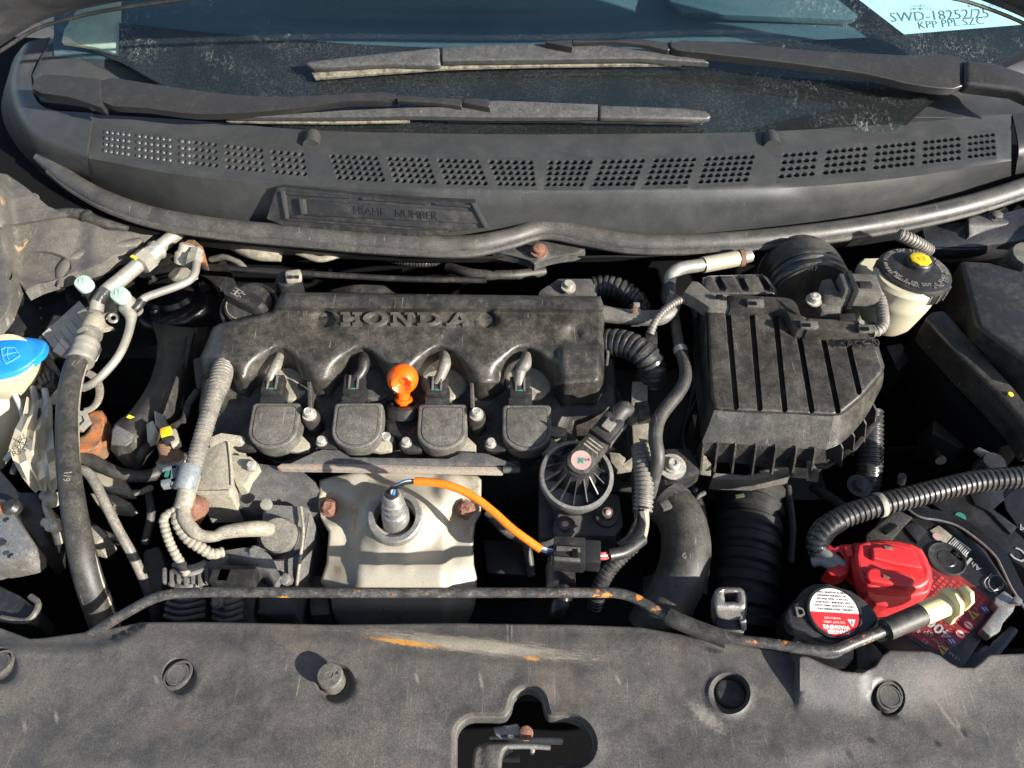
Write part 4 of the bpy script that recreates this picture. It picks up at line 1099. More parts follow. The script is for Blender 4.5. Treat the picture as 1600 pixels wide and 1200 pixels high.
# ------------------------------------------------------------------ ignition coils
EN = Matrix.Rotation(math.radians(14), 3, 'X')      # engine leans: tops face the front a little
def coil_thing(loc, label):
    t = thing('ignition_coil', loc, label, 'ignition coil', 'ignition coils along the engine')
    def D(w, h0, h1, n=12, dx=0):
        # flat at the back, round to the front
        out = [(-w+.004+dx, h1), (w-.004+dx, h1), (w-.0012+dx, h1-.0012), (w+dx, h1-.004)]
        for k in range(n+1):
            a = math.pi*k/n
            out.append((w*math.cos(a)+dx, -h0 - (w*.82)*math.sin(a)))
        out += [(-w+dx, h1-.004), (-w+.0012+dx, h1-.0012)]
        return out
    m = MB(); m.prism([loc + EN @ Vector((x, y, .014)) for x, y in D(.0262, .006, .026)], (EN @ Vector((0, 0, -.022))), bevel=.0022, seg=3); body = build(m, 'body', M['coil'], t)
    m = MB(); top = D(.0212, .006, .0217)
    m.prism([loc + EN @ Vector((x, y, .0148)) for x, y in top], (EN @ Vector((0, 0, -.002))), bevel=.0007, seg=2); build(m, 'lid', M['coil'], body)
    m = MB(); rim = D(.0220, .006, .0225)
    m.prism([loc + EN @ Vector((x, y, .01408)) for x, y in rim], (EN @ Vector((0, 0, -.001)))); build(m, 'lid_seam', M['black'], body)
    m = MB(); ear = [(-.024, .010), (-.034, .002), (-.043, -.006), (-.047, -.014), (-.043, -.021), (-.034, -.023), (-.022, -.022)]
    m.prism([loc + EN @ Vector((x, y, .000)) for x, y in ear], (EN @ Vector((0, 0, -.010))), bevel=.0015); build(m, 'ear', M['black'], t)
    c = loc + EN @ Vector((-.0385, -.0135, .0)); ax = EN @ Vector((0, 0, 1))
    m = MB(); m.lathe(c, ax, [(.0062, 0), (.0062, .0012), (.0046, .0014), (.0046, .0062), (.0036, .0074), (0, .0074)], 12); build(m, 'bolt', M['bolt'], t)
    # plug and its connector behind the body
    m = MB(); m.box(loc + EN @ Vector((-.007, .036, .004)), (.026, .024, .016), EN, .002); k = build(m, 'socket', M['black'], t)
    m = MB(); m.box(loc + EN @ Vector((-.007, .0465, .012)), (.0225, .024, .013), EN @ Matrix.Rotation(-.12, 3, 'X'), .0016); k = build(m, 'connector', M['black'], t)
    for sx in (-.0045, .0045):
        m = MB(); m.box(loc + EN @ Vector((-.007+sx, .048, .0192)), (.0022, .017, .0026), EN, .0005); build(m, 'latch_rib', M['coil'], k)
    m = MB(); m.box(loc + EN @ Vector((-.007, .0405, .0190)), (.0055, .0016, .0018), EN, .0004); build(m, 'lock_tab', M['green'], k)
    m = MB(); m.lathe(loc+EN @ Vector((0, -.004, -.008)), ax, [(.0215, -.05), (.0215, .0)], 24); build(m, 'boot', M['black'], t)
    m = MB(); m.prism([loc + EN @ Vector((x, y, -.004)) for x, y in [(.012, -.022), (.024, -.024), (.036, -.022), (.036, -.014), (.026, -.004)]], (EN @ Vector((0, 0, -.006))), bevel=.001); build(m, 'mount_foot', M['cast'], t)
    return t
CO = [(433, 672, 'first ignition coil, beside the grey conduit at the oil cap end'), (561, 672, 'ignition coil between the pale sleeve bolt and the orange dipstick'), (692, 674, 'ignition coil just past the orange dipstick ball'), (823, 675, 'half shaded ignition coil beside the round valve')]
c0 = None
for (px, py, lb) in CO:
    p = U(px, py, -.004)
    if c0 is None: c0 = coil_thing(p, lb)
    else: dup(c0, p, lb)
# wires coming out of the arches
WR = [([(437, 556, .030), (431, 572, .030), (424, 586, .026), (420, 600, .020)], 'conduit', 'dusty wire from the first arch down to the coil beside the grey conduit', .0055),
      ([(568, 556, .028), (569, 568, .030), (566, 580, .027), (556, 594, .022), (550, 602, .018)], 'black', 'dark wire from the second arch to the coil before the dipstick', .0058),
      ([(694, 554, .030), (695, 568, .034), (690, 584, .028), (684, 598, .022), (681, 606, .018)], 'conduit', 'brownish wire from the third arch, just past the dipstick', .0060),
      ([(822, 556, .030), (820, 570, .036), (814, 578, .032), (811, 592, .026), (812, 608, .018)], 'conduit', 'thick taped wire from the last arch to the half shaded coil', .0062)]
for (pp, mt, lb, r) in WR:
    build(MB().tube(PT(*pp), [r*.9]+[r*1.15]+[r]*(len(pp)-2), 14), 'coil_wire', M[mt], label=lb, cat='wire', group='coil wires')
for (x0, y0, s) in ((440, 590, 1), (566, 592, 1), (693, 592, 1), (824, 592, 1)):
    pass
# pale castings in the scoops behind the coils
def zf_s(x, y): return .006 - .006*sstep(560, 620, y)
for i, (cx, lb) in enumerate(((455, 'pale dusty casting in the scoop below the first wire arch'), (590, 'casting in the second scoop, nearest the dipstick, coloured darker for its shade'), (700, 'pale dusty casting in the scoop just past the dipstick'), (832, 'pale dusty casting in the last scoop, at the pipe end of the cover'))):
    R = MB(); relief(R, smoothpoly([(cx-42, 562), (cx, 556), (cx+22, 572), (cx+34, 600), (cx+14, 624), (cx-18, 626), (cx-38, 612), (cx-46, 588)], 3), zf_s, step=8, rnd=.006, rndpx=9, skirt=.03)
    build(R, 'plug_well', M['cast'] if i != 1 else M['castdark'], loc=U(cx, 590, -.02), label=lb, cat='casting', group='plug wells')  # second casting: its shade is put into the darker cast colour
# sleeve bolts between the coils
def sleeve_bolt(p, label):
    t = thing('sleeve_bolt', p, label, 'bolt', 'sleeve bolts of the cylinder head')
    ax = EN @ Vector((0, 0, 1))
    build(MB().lathe(p, ax, [(.0095, -.045), (.0095, .004), (.008, .006), (.0, .006)], 20), 'sleeve', M['head'], t)
    build(MB().lathe(p+ax*.006, ax, [(.0076, 0), (.0076, .002), (.0054, .0022), (.0050, .009), (.004, .0100), (.0034, .0094), (0, .0094)], 16), 'hex_head', M['bolt'], t)
    return t
sb = sleeve_bolt(U(486, 652, .004), 'silver sleeve bolt between the first two coils')
dup(sb, U(745, 652, .004), 'silver sleeve bolt between the last two coils')
dup(sb, U(606, 690, -.02), 'sleeve bolt low in the shade below the orange dipstick')
# tongue webs beside the bolts
for (x, lb) in ((480, 'thin dusty web standing under the cover between the first two coils'), (734, 'thin dusty web standing under the cover between the last two coils')):
    m = MB(); m.prism(PT((x, 596, .02), (x+6, 596, .02), (x+8, 640, .002), (x+1, 640, .002)), .03, bevel=.001); build(m, 'web_rib', M['head'], label=lb, cat='rib')
# dark plate round the dipstick and the tube itself
dt = thing('dipstick', U(630, 628, .0), 'bright orange dipstick with a round ball grip in its tube', 'dipstick')
bc = U(629, 592, .030)
m = MB().ball(bc, .0170, 64, 44)
sn_ = Vector((.05, -.92, .30)).normalized()
vv = []
for v in m.v:
    r = Vector(v)-bc; d = r.normalized(); k = d.dot(sn_)
    t_ = min(1, max(0, (k-.80)/.07)); r = r*(1-.55*t_*t_*(3-2*t_))
    vv.append(tuple(bc+r))
m.v = vv
build(m, 'ball_grip', M['orange'], dt)
ax = (U(631, 636, .0) - bc).normalized()
m = MB(); m.lathe(bc, ax, [(.0085, .011), (.0072, .018), (.0070, .022), (.0098, .023), (.0098, .026), (.0070, .027), (.0062, .036), (.004, .036)], 20); build(m, 'neck', M['orange'], dt)
m = MB(); m.lathe(bc + ax*.030, ax, [(.019, .012), (.019, -.0), (.014, -.002), (.0115, .0), (.0115, .03)], 24, capa=False); build(m, 'tube_mouth', M['black'], dt)
R = MB(); relief(R, [(600, 606), (668, 606), (664, 668), (636, 690), (604, 676)], lambda x, y: -.006+0*x, step=9, rnd=.004, rndpx=6, skirt=.04); build(R, 'dipstick_bracket', M['black'], label='black plastic bracket around the dipstick tube', cat='bracket')
# dark cheek on the slope above the last coil, broken tan casting by the valve
R = MB(); relief(R, [(868, 612), (938, 604), (948, 622), (930, 640), (905, 648), (884, 640), (860, 634)], lambda x, y: -.004 - .02*sstep(610, 650, y), step=6, rnd=.005, rndpx=6, skirt=.04); build(R, 'head_lug', M['cast'], label='tan dusty lug of the head under the cover corner nearest the valve', cat='casting')
R = MB(); relief(R, smoothpoly([(858, 668), (872, 666), (886, 672), (882, 682), (866, 684), (856, 678)], 3), lambda x, y: -.01+0*x, step=4, rnd=.003, rndpx=4, skirt=.02); build(R, 'boss', M['cast'], label='small pale boss between the last coil and the round valve', cat='casting')

# ------------------------------------------------------------------ oil filler cap
oc = thing('oil_filler_cap', U(392, 478, .03), 'black oil filler cap with a raised grip bar at the corner of the engine cover', 'oil cap')
OA = Vector((-.05, -.22, 1)).normalized(); c = U(391, 482, .040)
build(MB().lathe(c, OA, [(.034, -.05), (.034, .004), (.032, .006), (.029, .004), (.029, -.004)], 36, capb=False), 'filler_neck', M['black'], oc)
cap = build(MB().lathe(c, OA, [(.0265, -.004), (.0275, .008), (.0262, .0105), (.020, .0115), (0, .0115)], 36), 'cap_disc', M['cover'], oc)
u = (U(420, 462, .05) - U(372, 452, .05)); u = (U(428, 476, .05)-U(376, 452, .05)); u = (u - OA*u.dot(OA)).normalized(); w = OA.cross(u)
m = MB(); m.prism([c + OA*.026 + u*x + w*y for x, y in ((-.024, -.006), (-.020, -.0085), (.020, -.0085), (.027, -.004), (.027, .004), (.020, .0085), (-.020, .0085), (-.024, .006))], -OA*.016, bevel=.002, taper=.12); build(m, 'grip_bar', M['black'], oc)
m = MB()
for (x0, y0, x1, y1) in ((-.014, -.004, -.004, -.004), (-.014, .0, -.004, 0), (-.014, .004, -.002, .004), (-.009, -.004, -.009, .004), (-.004, -.002, 0, -.003), (-.004, .002, .002, .002)):
    m.tube([c + OA*.0263 + u*x0 + w*y0, c + OA*.0263 + u*x1 + w*y1], .0006, 6, smooth=1)
build(m, 'oil_symbol', M['alu'], oc)
m = MB()
for k in range(13):
    a = math.radians(200+k*11)
    d = u*math.cos(a)+w*math.sin(a); p = c + OA*.0118 + d*.0235; q = OA.cross(d)
    m.box(p, (.0010, .0034, .0008), Matrix((d, q, OA)).transposed(), .0)
build(m, 'engraved_lettering', M['conduitpale'], oc)
# sensor plug behind it
sn = thing('sensor_plug', U(456, 440, .04), 'small dark sensor plug with a pale dusty end just behind the oil cap', 'sensor')
m = MB(); m.lathe(U(452, 446, .035), (.1, -.3, 1), [(.016, -.03), (.016, .006), (.012, .016), (.004, .020), (0, .020)], 18); build(m, 'body', M['black'], sn)
m = MB(); m.box(U(459, 432, .060), (.018, .012, .012), Matrix.Rotation(.2, 3, 'Z'), .003); k = build(m, 'plug_end', M['cast'], sn)
for s in (-1, 1): m = MB(); m.box(U(459, 432, .0665)+Vector((s*.004, -.001, 0)), (.004, .004, .002)); build(m, 'pin_slot', M['black'], k)
# intake pieces in the dark behind the cover
m = MB(); m.sheet([[U(520, 452, .02), U(555, 445, .03), U(600, 446, .02)], [U(500, 460, .0), U(560, 454, .02), U(620, 460, .0)]], 4, 4, .005); build(m, 'intake_runner', M['black'], label='dim curved intake runner just behind the engine cover', cat='intake')
tb = thing('throttle_body', U(900, 440, .0), 'dark throttle body corner behind the cover with one pale bolt', 'throttle body')
m = MB(); m.prism(PT((840, 455, .03), (872, 434, .034), (930, 434, .034), (934, 462, .03)), .05, bevel=.004); build(m, 'housing', M['castdark'], tb)
m = MB(); m.lathe(U(888, 450, .034), (0, -.2, 1), [(.009, 0), (.009, .004), (.005, .004), (.005, .010), (0, .010)], 16); build(m, 'bolt', M['bolt'], tb)

# ------------------------------------------------------------------ heat shield over the manifold
def zf_shield(x, y):
    z = np.interp(y, [735, 770, 830, 885, 915, 950, 980], [-.030, -.036, -.052, -.064, -.074, -.098, -.135])
    body = sstep(540, 566, x)*sstep(712, 690, x)
    body2 = sstep(505, 545, x)*sstep(746, 706, x)
    z = z + .012*body*sstep(752, 800, y) + .010*body2*sstep(850, 900, y)
    d = np.hypot((x-617)/1.0, (y-806)/.80)
    z = z + .014*sstep(78, 44, d) - .004*sstep(38, 30, d)
    # fluted creases below the collar, hollow flanks
    z = z + .0014*(np.exp(-((x-590)/9)**2) + np.exp(-((x-636)/9)**2))*sstep(830, 858, y)*sstep(905, 880, y)
    z = z - .003*np.exp(-((x-683)/20)**2)*sstep(770, 815, y)*sstep(880, 850, y)
    z = z - .003*np.exp(-((x-552)/20)**2)*sstep(765, 800, y)*sstep(880, 850, y)
    z = z + .008*sstep(690, 660, np.abs(x-690)+700)*0
    z = z + .006*sstep(30, 8, np.hypot(x-700, (y-770)*.7)) + .003*sstep(26, 8, np.hypot(x-548, (y-762)*.8))
    for (cx, cy) in ((516, 795), (727, 798)): z = z - .008*sstep(26, 15, np.hypot(x-cx, y-cy))
    return z
SH = [(499, 750), (520, 744), (552, 738), (590, 737), (640, 737), (700, 739), (746, 743), (752, 750), (751, 796), (742, 812), (739, 840), (740, 880), (745, 902), (742, 940), (734, 962), (720, 978), (530, 978), (520, 960), (516, 930), (501, 908), (510, 880), (514, 830), (501, 808), (497, 790)]
R = MB()
relief(R, SH, zf_shield, holes=[circ(617, 809, 31, 23, 28)], step=7, rnd=.003, rndpx=5, skirt=.008, edge=5, lines=[circ(617, 807, 39, 31, 30)])
hs = thing('heat_shield', U(620, 850, -.1), 'pale grey stamped heat shield over the exhaust manifold, with a sensor in its round collar', 'heat shield')
build(R, 'shell', M['shield'], hs, sharp=60)
ck = U(617, 807, -.018)
m = MB(); m.lathe(ck, (0, -.28, 1), [(.0285, -.008), (.0275, .0005), (.0262, .0018), (.0215, .0018), (.0205, .0), (.0205, -.02)], 40, capa=False, capb=False); build(m, 'collar', M['steel'], hs)
for (cx, cy) in ((515, 794), (727, 797)):
    m = MB(); p = U(cx, cy, -.043); m.lathe(p, (0, -.3, 1), [(.0105, 0), (.0105, .002), (.0078, .0024), (.0074, .0072), (.005, .009), (0, .0085)], 9)
    random.seed(cx)
    m.v = [tuple(Vector(v) + Vector((random.uniform(-1, 1), random.uniform(-1, 1), random.uniform(-1, 1)))*.0009) for v in m.v]
    build(m, 'corroded_bolt', M['rustbolt'], hs, sharp=20)
# manifold void below the collar
m = MB(); m.lathe(U(617, 815, -.06), (0, -.2, 1), [(.03, -.05), (.03, 0), (0, 0)], 20); build(m, 'manifold_boss', M['firewall'], hs)
# oxygen sensor with its orange lead
ox = thing('oxygen_sensor', U(615, 805, -.03), 'metal oxygen sensor with an orange lead curving to a black connector', 'oxygen sensor')
b0 = U(620, 818, -.030); b1 = U(612, 772, .018); ax = (b1-b0).normalized(); L = (b1-b0).length
m = MB(); m.lathe(b0, ax, [(.0145, -.012), (.0145, .001), (.0138, .003), (.0138, L*.40), (.0125, L*.44), (.0112, L*.46), (.0112, L*.54), (.0122, L*.55), (.0122, L*.60), (.0105, L*.62), (.0105, L*.72), (.0112, L*.73), (.0112, L*.76), (.0095, L*.80), (.0090, L*.97), (.0078, L), (.0065, L), (.0065, L*.97)], 28, capb=True); build(m, 'body', M['steel'], ox)
m = MB(); m.lathe(b1, ax, [(.0062, -.004), (.0062, .0015), (0, .0015)], 16); build(m, 'seal_plug', M['black'], ox)
for (dx, mt, dz) in ((-.003, 'black', .004), (0.0005, 'whitewire', .002), (.003, 'bluewire', 0)):
    pth = [b1 + Vector((dx*.6, -dx*.4, .0)), b1+Vector((dx*.6+.002, 0, .010)), U(622+dx*300, 759-dx*900, .036), U(634, 753.5-dx*600, .040), U(652, 752-dx*500, .041)]
    build(MB().tube(pth, .0017, 8), 'wire', M[mt], ox)
lead = [(648, 752, .0405), (668, 753, .0415), (692, 756, .042), (714, 763, .041), (740, 776, .037), (770, 799, .030), (800, 826, .022), (830, 848, .014), (845, 859, .010)]
build(MB().tube(PT(*lead), .0040, 14), 'lead', M['cable'], ox)
cn = build(MB().box(U(889, 866, .004), (.030, .028, .018), Matrix.Rotation(-.08, 3, 'Z'), .002), 'connector', M['black'], ox)
build(MB().box(U(921, 868, .003), (.020, .024, .018), Matrix.Rotation(-.08, 3, 'Z'), .002), 'mating_plug', M['black'], ox)
build(MB().box(U(888, 858, .0145), (.022, .004, .003), Matrix.Rotation(-.08, 3, 'Z'), .0005), 'latch_rib', M['coil'], cn)
build(MB().box(U(886, 874, .0140), (.024, .003, .003), Matrix.Rotation(-.08, 3, 'Z'), .0005), 'latch_rib', M['coil'], cn)
build(MB().box(U(898, 864, .0140), (.006, .008, .004), Matrix.Rotation(-.08, 3, 'Z'), .0006), 'latch_window', M['firewall'], cn)
for i, (dy, mt) in enumerate(((0, 'bluewire'), (3, 'black'), (-3, 'whitewire'))):
    build(MB().tube(PT((843, 858+dy*.5, .010), (855, 861+dy, .008), (872, 864+dy, .006)), .0014, 8), 'wire', M[mt], ox)
for i, dy in enumerate((-3, 1, 5)):
    build(MB().tube(PT((934, 868+dy, .003), (942, 868+dy, .003), (952, 866+dy, .0)), .0014, 8), 'wire', M['redwire' if i != 1 else 'whitewire'], ox)

# pink rusty flange above the shield, dark plate behind it
gf = thing('shield_flange', U(625, 730, -.02), 'long thin pinkish rusty flange lying between the coils and the heat shield', 'flange')
m = MB(); m.prism(PT((432, 729, -.012), (440, 724, -.012), (520, 724, -.012), (700, 728, -.012), (784, 729, -.012), (786, 738, -.012), (700, 736, -.012), (440, 732, -.012)), .006, bevel=.0012); build(m, 'edge_strip', M['pinkbar'], gf)
m = MB(); m.prism(PT((446, 727, -.013), (492, 706, -.006), (504, 702, -.006), (530, 703, -.006), (548, 714, -.008), (700, 716, -.008), (724, 706, -.006), (760, 708, -.006), (812, 728, -.012)), .006, bevel=.0015); build(m, 'back_plate', M['castdark'], gf)
m = MB(); m.tube(PT((786, 734, -.012), (812, 734, -.012)), .0038, 10); build(m, 'end_stub', M['castdark'], gf)
# ------------------------------------------------------------------ hoses between the cover and the air box
bh = thing('breather_hose', U(990, 495, .04), 'dusty breather hose with metal spring clamps from the cover corner to the vertical pipe', 'hose')
build(MB().tube(PT((918, 484, .044), (940, 490, .046), (975, 495, .048), (1010, 497, .050), (1036, 495, .052), (1050, 484, .054), (1052, 466, .056)), [.0105, .0098, .009, .009, .009, .0086, .008], 18), 'hose', M['conduit'], bh)
for (x, y, r) in ((926, 487, .0118), (993, 496, .0104)):
    d = Vector((1, -.03, .02))
    cl = build(MB().lathe(U(x, y, .047), d, [(r, -.005), (r, .005), (r-.0012, .005), (r-.0012, -.005)], 20, capa=False, capb=False), 'spring_clamp', M['alu'], bh)
    build(MB().box(U(x+1, y-15, .054), (.007, .006, .012), bevel=.001), 'clamp_ear', M['alu'], cl)
build(MB().box(U(992, 484, .063), (.005, .004, .009), bevel=.001), 'rust_tab', M['rust'], bh)
# coolant pipe and long hose running down towards the front
cp = thing('coolant_pipe', U(1060, 430, .05), 'corroded metal elbow joined to a long vertical hose beside the air box', 'pipe')
build(MB().tube(PT((1172, 400, .050), (1135, 408, .052), (1090, 415, .054), (1060, 421, .054), (1048, 432, .052), (1047, 446, .050)), [.0080, .0080, .0080, .0080, .0078, .0070], 16), 'elbow', M['alu'], cp)
build(MB().tube(PT((1152, 404, .0508), (1125, 409, .052), (1098, 414, .0535)), .0098, 18), 'joint_sleeve', M['foil'], cp)
build(MB().lathe(U(1158, 403, .051), (1, .12, 0), [(.0108, -.003), (.0108, .003), (.009, .003)], 18), 'hose_clamp', M['rust'], cp)
build(MB().tube(PT((1047, 440, .050), (1049, 470, .048), (1056, 510, .046), (1062, 545, .046), (1070, 570, .048), (1071, 592, .048), (1060, 614, .046), (1042, 636, .044), (1028, 658, .042), (1024, 684, .038), (1028, 715, .028), (1022, 745, .010), (1014, 775, -.01)), [.0070, .0066, .0060, .0062, .0068, .0070, .0070, .0072, .0074, .0072, .0070, .0068, .0068], 16), 'hose', M['rubber'], cp)
build(MB().lathe(U(1064, 549, .046), (-.1, .9, 0), [(.0078, -.004), (.0078, .004), (.007, .004), (.007, -.004)], 18, capa=False, capb=False), 'spring_clamp', M['alu'], cp)
# corrugated tubes
ct = thing('harness_tube', U(985, 555, .02), 'thick black corrugated tube arching out from under the cover end', 'corrugated tube')
build(MB().tube(PT((940, 537, .030), (958, 535, .036), (985, 541, .040), (1008, 556, .038), (1020, 574, .028), (1018, 594, .010)), .0158, 18, corr=.13, pitch=.0066), 'corrugated_sleeve', M['conduitblack'], ct)
build(MB().lathe(U(1018, 588, .012), (0, -.5, -1), [(.0172, -.004), (.0172, .010), (.015, .012)], 20), 'end_collar', M['black'], ct)
build(MB().box(U(948, 552, .028), (.003, .022, .018), bevel=.0008), 'end_tab', M['coil'], ct)
ct = thing('harness_tube', U(965, 450, .02), 'dim black corrugated tube behind the breather hose', 'corrugated tube')
build(MB().tube(PT((925, 450, .020), (945, 448, .022), (970, 454, .022), (990, 468, .015), (1000, 485, .0)), .0145, 16, corr=.13, pitch=.0066), 'corrugated_sleeve', M['conduitblack'], ct)
ct = thing('sensor_lead', U(1050, 490, .05), 'thin ribbed conduit looping from the air box harness duct to a small grey plug', 'wiring conduit')
build(MB().tube(PT((1088, 464, .068), (1072, 466, .070), (1054, 473, .070), (1035, 488, .066), (1022, 506, .060), (1016, 522, .052)), .0046, 14, corr=.14, pitch=.0034), 'corrugated_sleeve', M['conduit'], ct)
build(MB().box(U(1017, 532, .047), (.013, .020, .011), Matrix.Rotation(-.1, 3, 'Z'), .0015), 'plug', M['black'], ct)
# tan bracket strip carrying the harness down
br = thing('harness_bracket', U(1000, 640, .0), 'tan steel strip bracket standing between the cover end and the air box', 'bracket')
m = MB(); m.prism(PT((988, 596, .016), (1012, 596, .016), (1012, 640, .014), (1016, 690, .010), (1016, 700, .010), (990, 700, .008), (986, 640, .012)), .004, bevel=.001); build(m, 'strip', M['conduitpale'], br)
m = MB(); m.prism(PT((1010, 686, .014), (1036, 690, .016), (1036, 702, .016), (1012, 700, .012)), .005, bevel=.001); build(m, 'side_tab', M['conduit'], br)
m = MB(); m.box(U(1000, 765, -.04), (.018, .05, .004), Matrix.Rotation(.4, 3, 'X'), .001); build(m, 'lower_strip', M['castdark'], br)
vc = thing('wiring_conduit', U(1003, 740, -.02), 'vertical grey ribbed conduit with a torn taped end beside the round valve', 'wiring conduit')
build(MB().tube(PT((1001, 697, .016), (1003, 720, .014), (1006, 750, .008), (1006, 780, .000), (1004, 800, -.006)), .0098, 18, corr=.12, pitch=.0042), 'corrugated_sleeve', M['conduit'], vc)
build(MB().tube(PT((1004, 796, -.004), (1002, 815, -.006), (996, 835, -.008), (984, 850, -.008), (966, 858, -.006)), [.0085, .0075, .009, .0085, .006], 12), 'tape_wrap', M['gloss'], vc)
build(MB().tube(PT((1005, 800, .000), (1008, 820, -.004), (1004, 846, -.006)), [.006, .004, .003], 8), 'torn_tape_end', M['conduitpale'], vc)
build(MB().tube(PT((990, 852, -.012), (970, 870, -.02), (950, 893, -.03), (936, 920, -.045), (930, 950, -.07)), .0078, 14, corr=.12, pitch=.0042), 'corrugated_branch', M['conduitblack'], vc)
build(MB().tube(PT((1004, 842, -.008), (975, 862, -.004), (950, 868, .0)), .0062, 10), 'branch', M['black'], vc)
# egr valve
ev = thing('egr_valve', U(905, 760, -.05), 'round ribbed black valve with a grey metal rim and a sticker, beside the last coil', 'valve')
EA = Vector((.02, -.30, 1)).normalized(); c = U(901, 742, .006)
build(MB().lathe(c, EA, [(.0350, -.012), (.0375, -.010), (.0380, -.002), (.0366, .0012), (.0335, .0016), (.0328, -.004), (.0328, -.014)], 44, capb=False), 'rim', M['steel'], ev)
build(MB().lathe(c, EA, [(.0335, -.016), (.0, -.016)], 30, capa=False), 'well_floor', M['black'], ev)
build(MB().lathe(c, EA, [(.026, -.075), (.028, -.04), (.034, -.030), (.036, -.012)], 36), 'lower_can', M['castdark'], ev)
hub = c + EA*.016 + Vector((.004, .016, 0))
build(MB().lathe(c + Vector((.002, .008, 0)), EA, [(.027, -.014), (.020, .002), (.0135, .014)], 26), 'cone', M['black'], ev)
for k in range(14):
    a = 2*math.pi*k/14+.1
    d = Vector((math.cos(a), math.sin(a), 0)); d = (d-EA*d.dot(EA)).normalized()
    p0 = c + Vector((.002, .008, 0)) + EA*.013 + d*.010; p1 = c + EA*(-.004) + d*.0325; p2 = c + EA*(-.015) + d*.0325; p3 = c + EA*(-.015) + d*.012
    q = EA.cross(d)*.0006
    m = MB(); m.prism([p0-q, p1-q, p2-q, p3-q], q*2); build(m, 'fin', M['black'], ev)
u = Vector((.62, .72, .25)); u = (u-EA*u.dot(EA)).normalized(); w = EA.cross(u)
head = c + Vector((.003, .010, 0)) + EA*.019
m = MB(); m.prism([head + u*x + w*y for x, y in ((-.012, -.008), (-.014, .0), (-.012, .008), (-.005, .0135), (.006, .0135), (.034, .012), (.034, -.012), (.006, -.0135), (-.005, -.0135))], -EA*.018, bevel=.002); build(m, 'cap', M['cover'], ev)
stk = build(MB().lathe(head + u*.0005, EA, [(.0102, 0), (.0102, .0004)], 26), 'round_sticker', M['pinklabel'], ev)
m = MB(); m.prism([head + EA*.0007 + u*x*.6 + w*y*.6 for x, y in ((-.008, .001), (-.003, .003), (.001, .007), (.003, .002), (.007, -.001), (.001, -.003), (-.002, -.007), (-.003, -.002))], -EA*.0002); build(m, 'green_mark', M['green'], stk)
m = MB(); text(m, '35A', head + EA*.0006 - w*.003 + u*.004, Vector((.9, -.2, 0)), Vector((.2, .9, 0)), .006, .0002); build(m, 'sticker_lettering', M['inkgrey'], stk)
for k in range(3): m = MB(); m.box(head + u*(.0165+k*.004) + EA*.0003, (.0014, .017, .0006), Matrix((u, w, EA)).transposed()); build(m, 'engraved_line', M['conduitpale'], ev)
k0 = head + u*.047 + EA*(-.004)
MM = Matrix((u, w, EA)).transposed()
cn = build(MB().box(k0, (.028, .022, .016), MM, .003), 'connector', M['black'], ev)
for s in (-.012, -.004, .004, .012): build(MB().box(k0 + w*s + EA*(-.006) + u*.002 - w*.0, (.028, .0016, .013), MM, .0006), 'grip_rib', M['coil'], cn)
build(MB().box(k0 + EA*.0105 - u*.001, (.012, .011, .004), MM, .001), 'latch', M['conduit'], cn)
build(MB().box(k0 + EA*.0115 + u*.0055, (.004, .004, .004), MM, .0004), 'latch_slot', M['black'], cn)
build(MB().box(k0 - u*.015 + EA*.004, (.002, .0265, .012), MM, .0006), 'seal_ring', M['black'], cn)
build(MB().tube([k0 + u*.012, k0 + u*.026 + EA*.002, U(985, 650, .024), U(1003, 645, .026)], [.0085, .0095, .0105, .0098], 14), 'lead_boot', M['rubber'], ev)
build(MB().lathe(U(1004, 645, .026), (1, .1, .1), [(.0118, -.006), (.0118, .006)], 16), 'taped_end', M['black'], ev)
# clip ring, base block and its bolts under the valve
build(MB().tube([c + EA*(-.062) + Vector((.026*math.cos(a), .026*math.sin(a), 0)) for a in np.linspace(math.pi*1.1, math.pi*1.9, 9)], .0018, 8, smooth=2), 'clip_ring', M['steel'], ev)
vb = thing('valve_base', U(920, 810, -.09), 'oily cast base block with small pink capped studs under the round valve', 'valve base')
m = MB(); m.prism(PT((848, 770, -.055), (968, 770, -.05), (975, 820, -.055), (962, 838, -.06), (870, 838, -.065), (850, 820, -.06)), .05, bevel=.005); build(m, 'block', M['castdark'], vb)
m = MB(); m.prism(PT((842, 690, -.05), (862, 690, -.05), (866, 840, -.06), (842, 840, -.06)), .04, bevel=.004); build(m, 'side_post', M['castdark'], vb)
for (x, y) in ((948, 806), (882, 824)):
    m = MB(); m.lathe(U(x, y, -.05), (0, -.2, 1), [(.012, -.01), (.012, .002), (.007, .003), (.006, .010), (0, .011)], 14); b = build(m, 'stud', M['castdark'], vb)
    m = MB(); m.lathe(U(x, y, -.05)+Vector((0, -.002, .0105)), (0, -.2, 1), [(.0035, 0), (.002, .0014), (0, .0016)], 12); build(m, 'stud_tip', M['pinklabel'], b)
m = MB(); m.prism(PT((842, 690, -.03), (858, 684, -.028), (876, 690, -.03), (886, 720, -.034), (846, 712, -.034)), .03, bevel=.003); build(m, 'pale_lug', M['cast'], vb)
m = MB(); m.prism(PT((952, 706, -.012), (968, 708, -.01), (978, 716, -.01), (974, 724, -.012), (988, 714, -.01), (988, 730, -.012), (965, 734, -.016), (955, 722, -.014)), .008, bevel=.001); build(m, 'bracket_tongue', M['conduitpale'], vb)
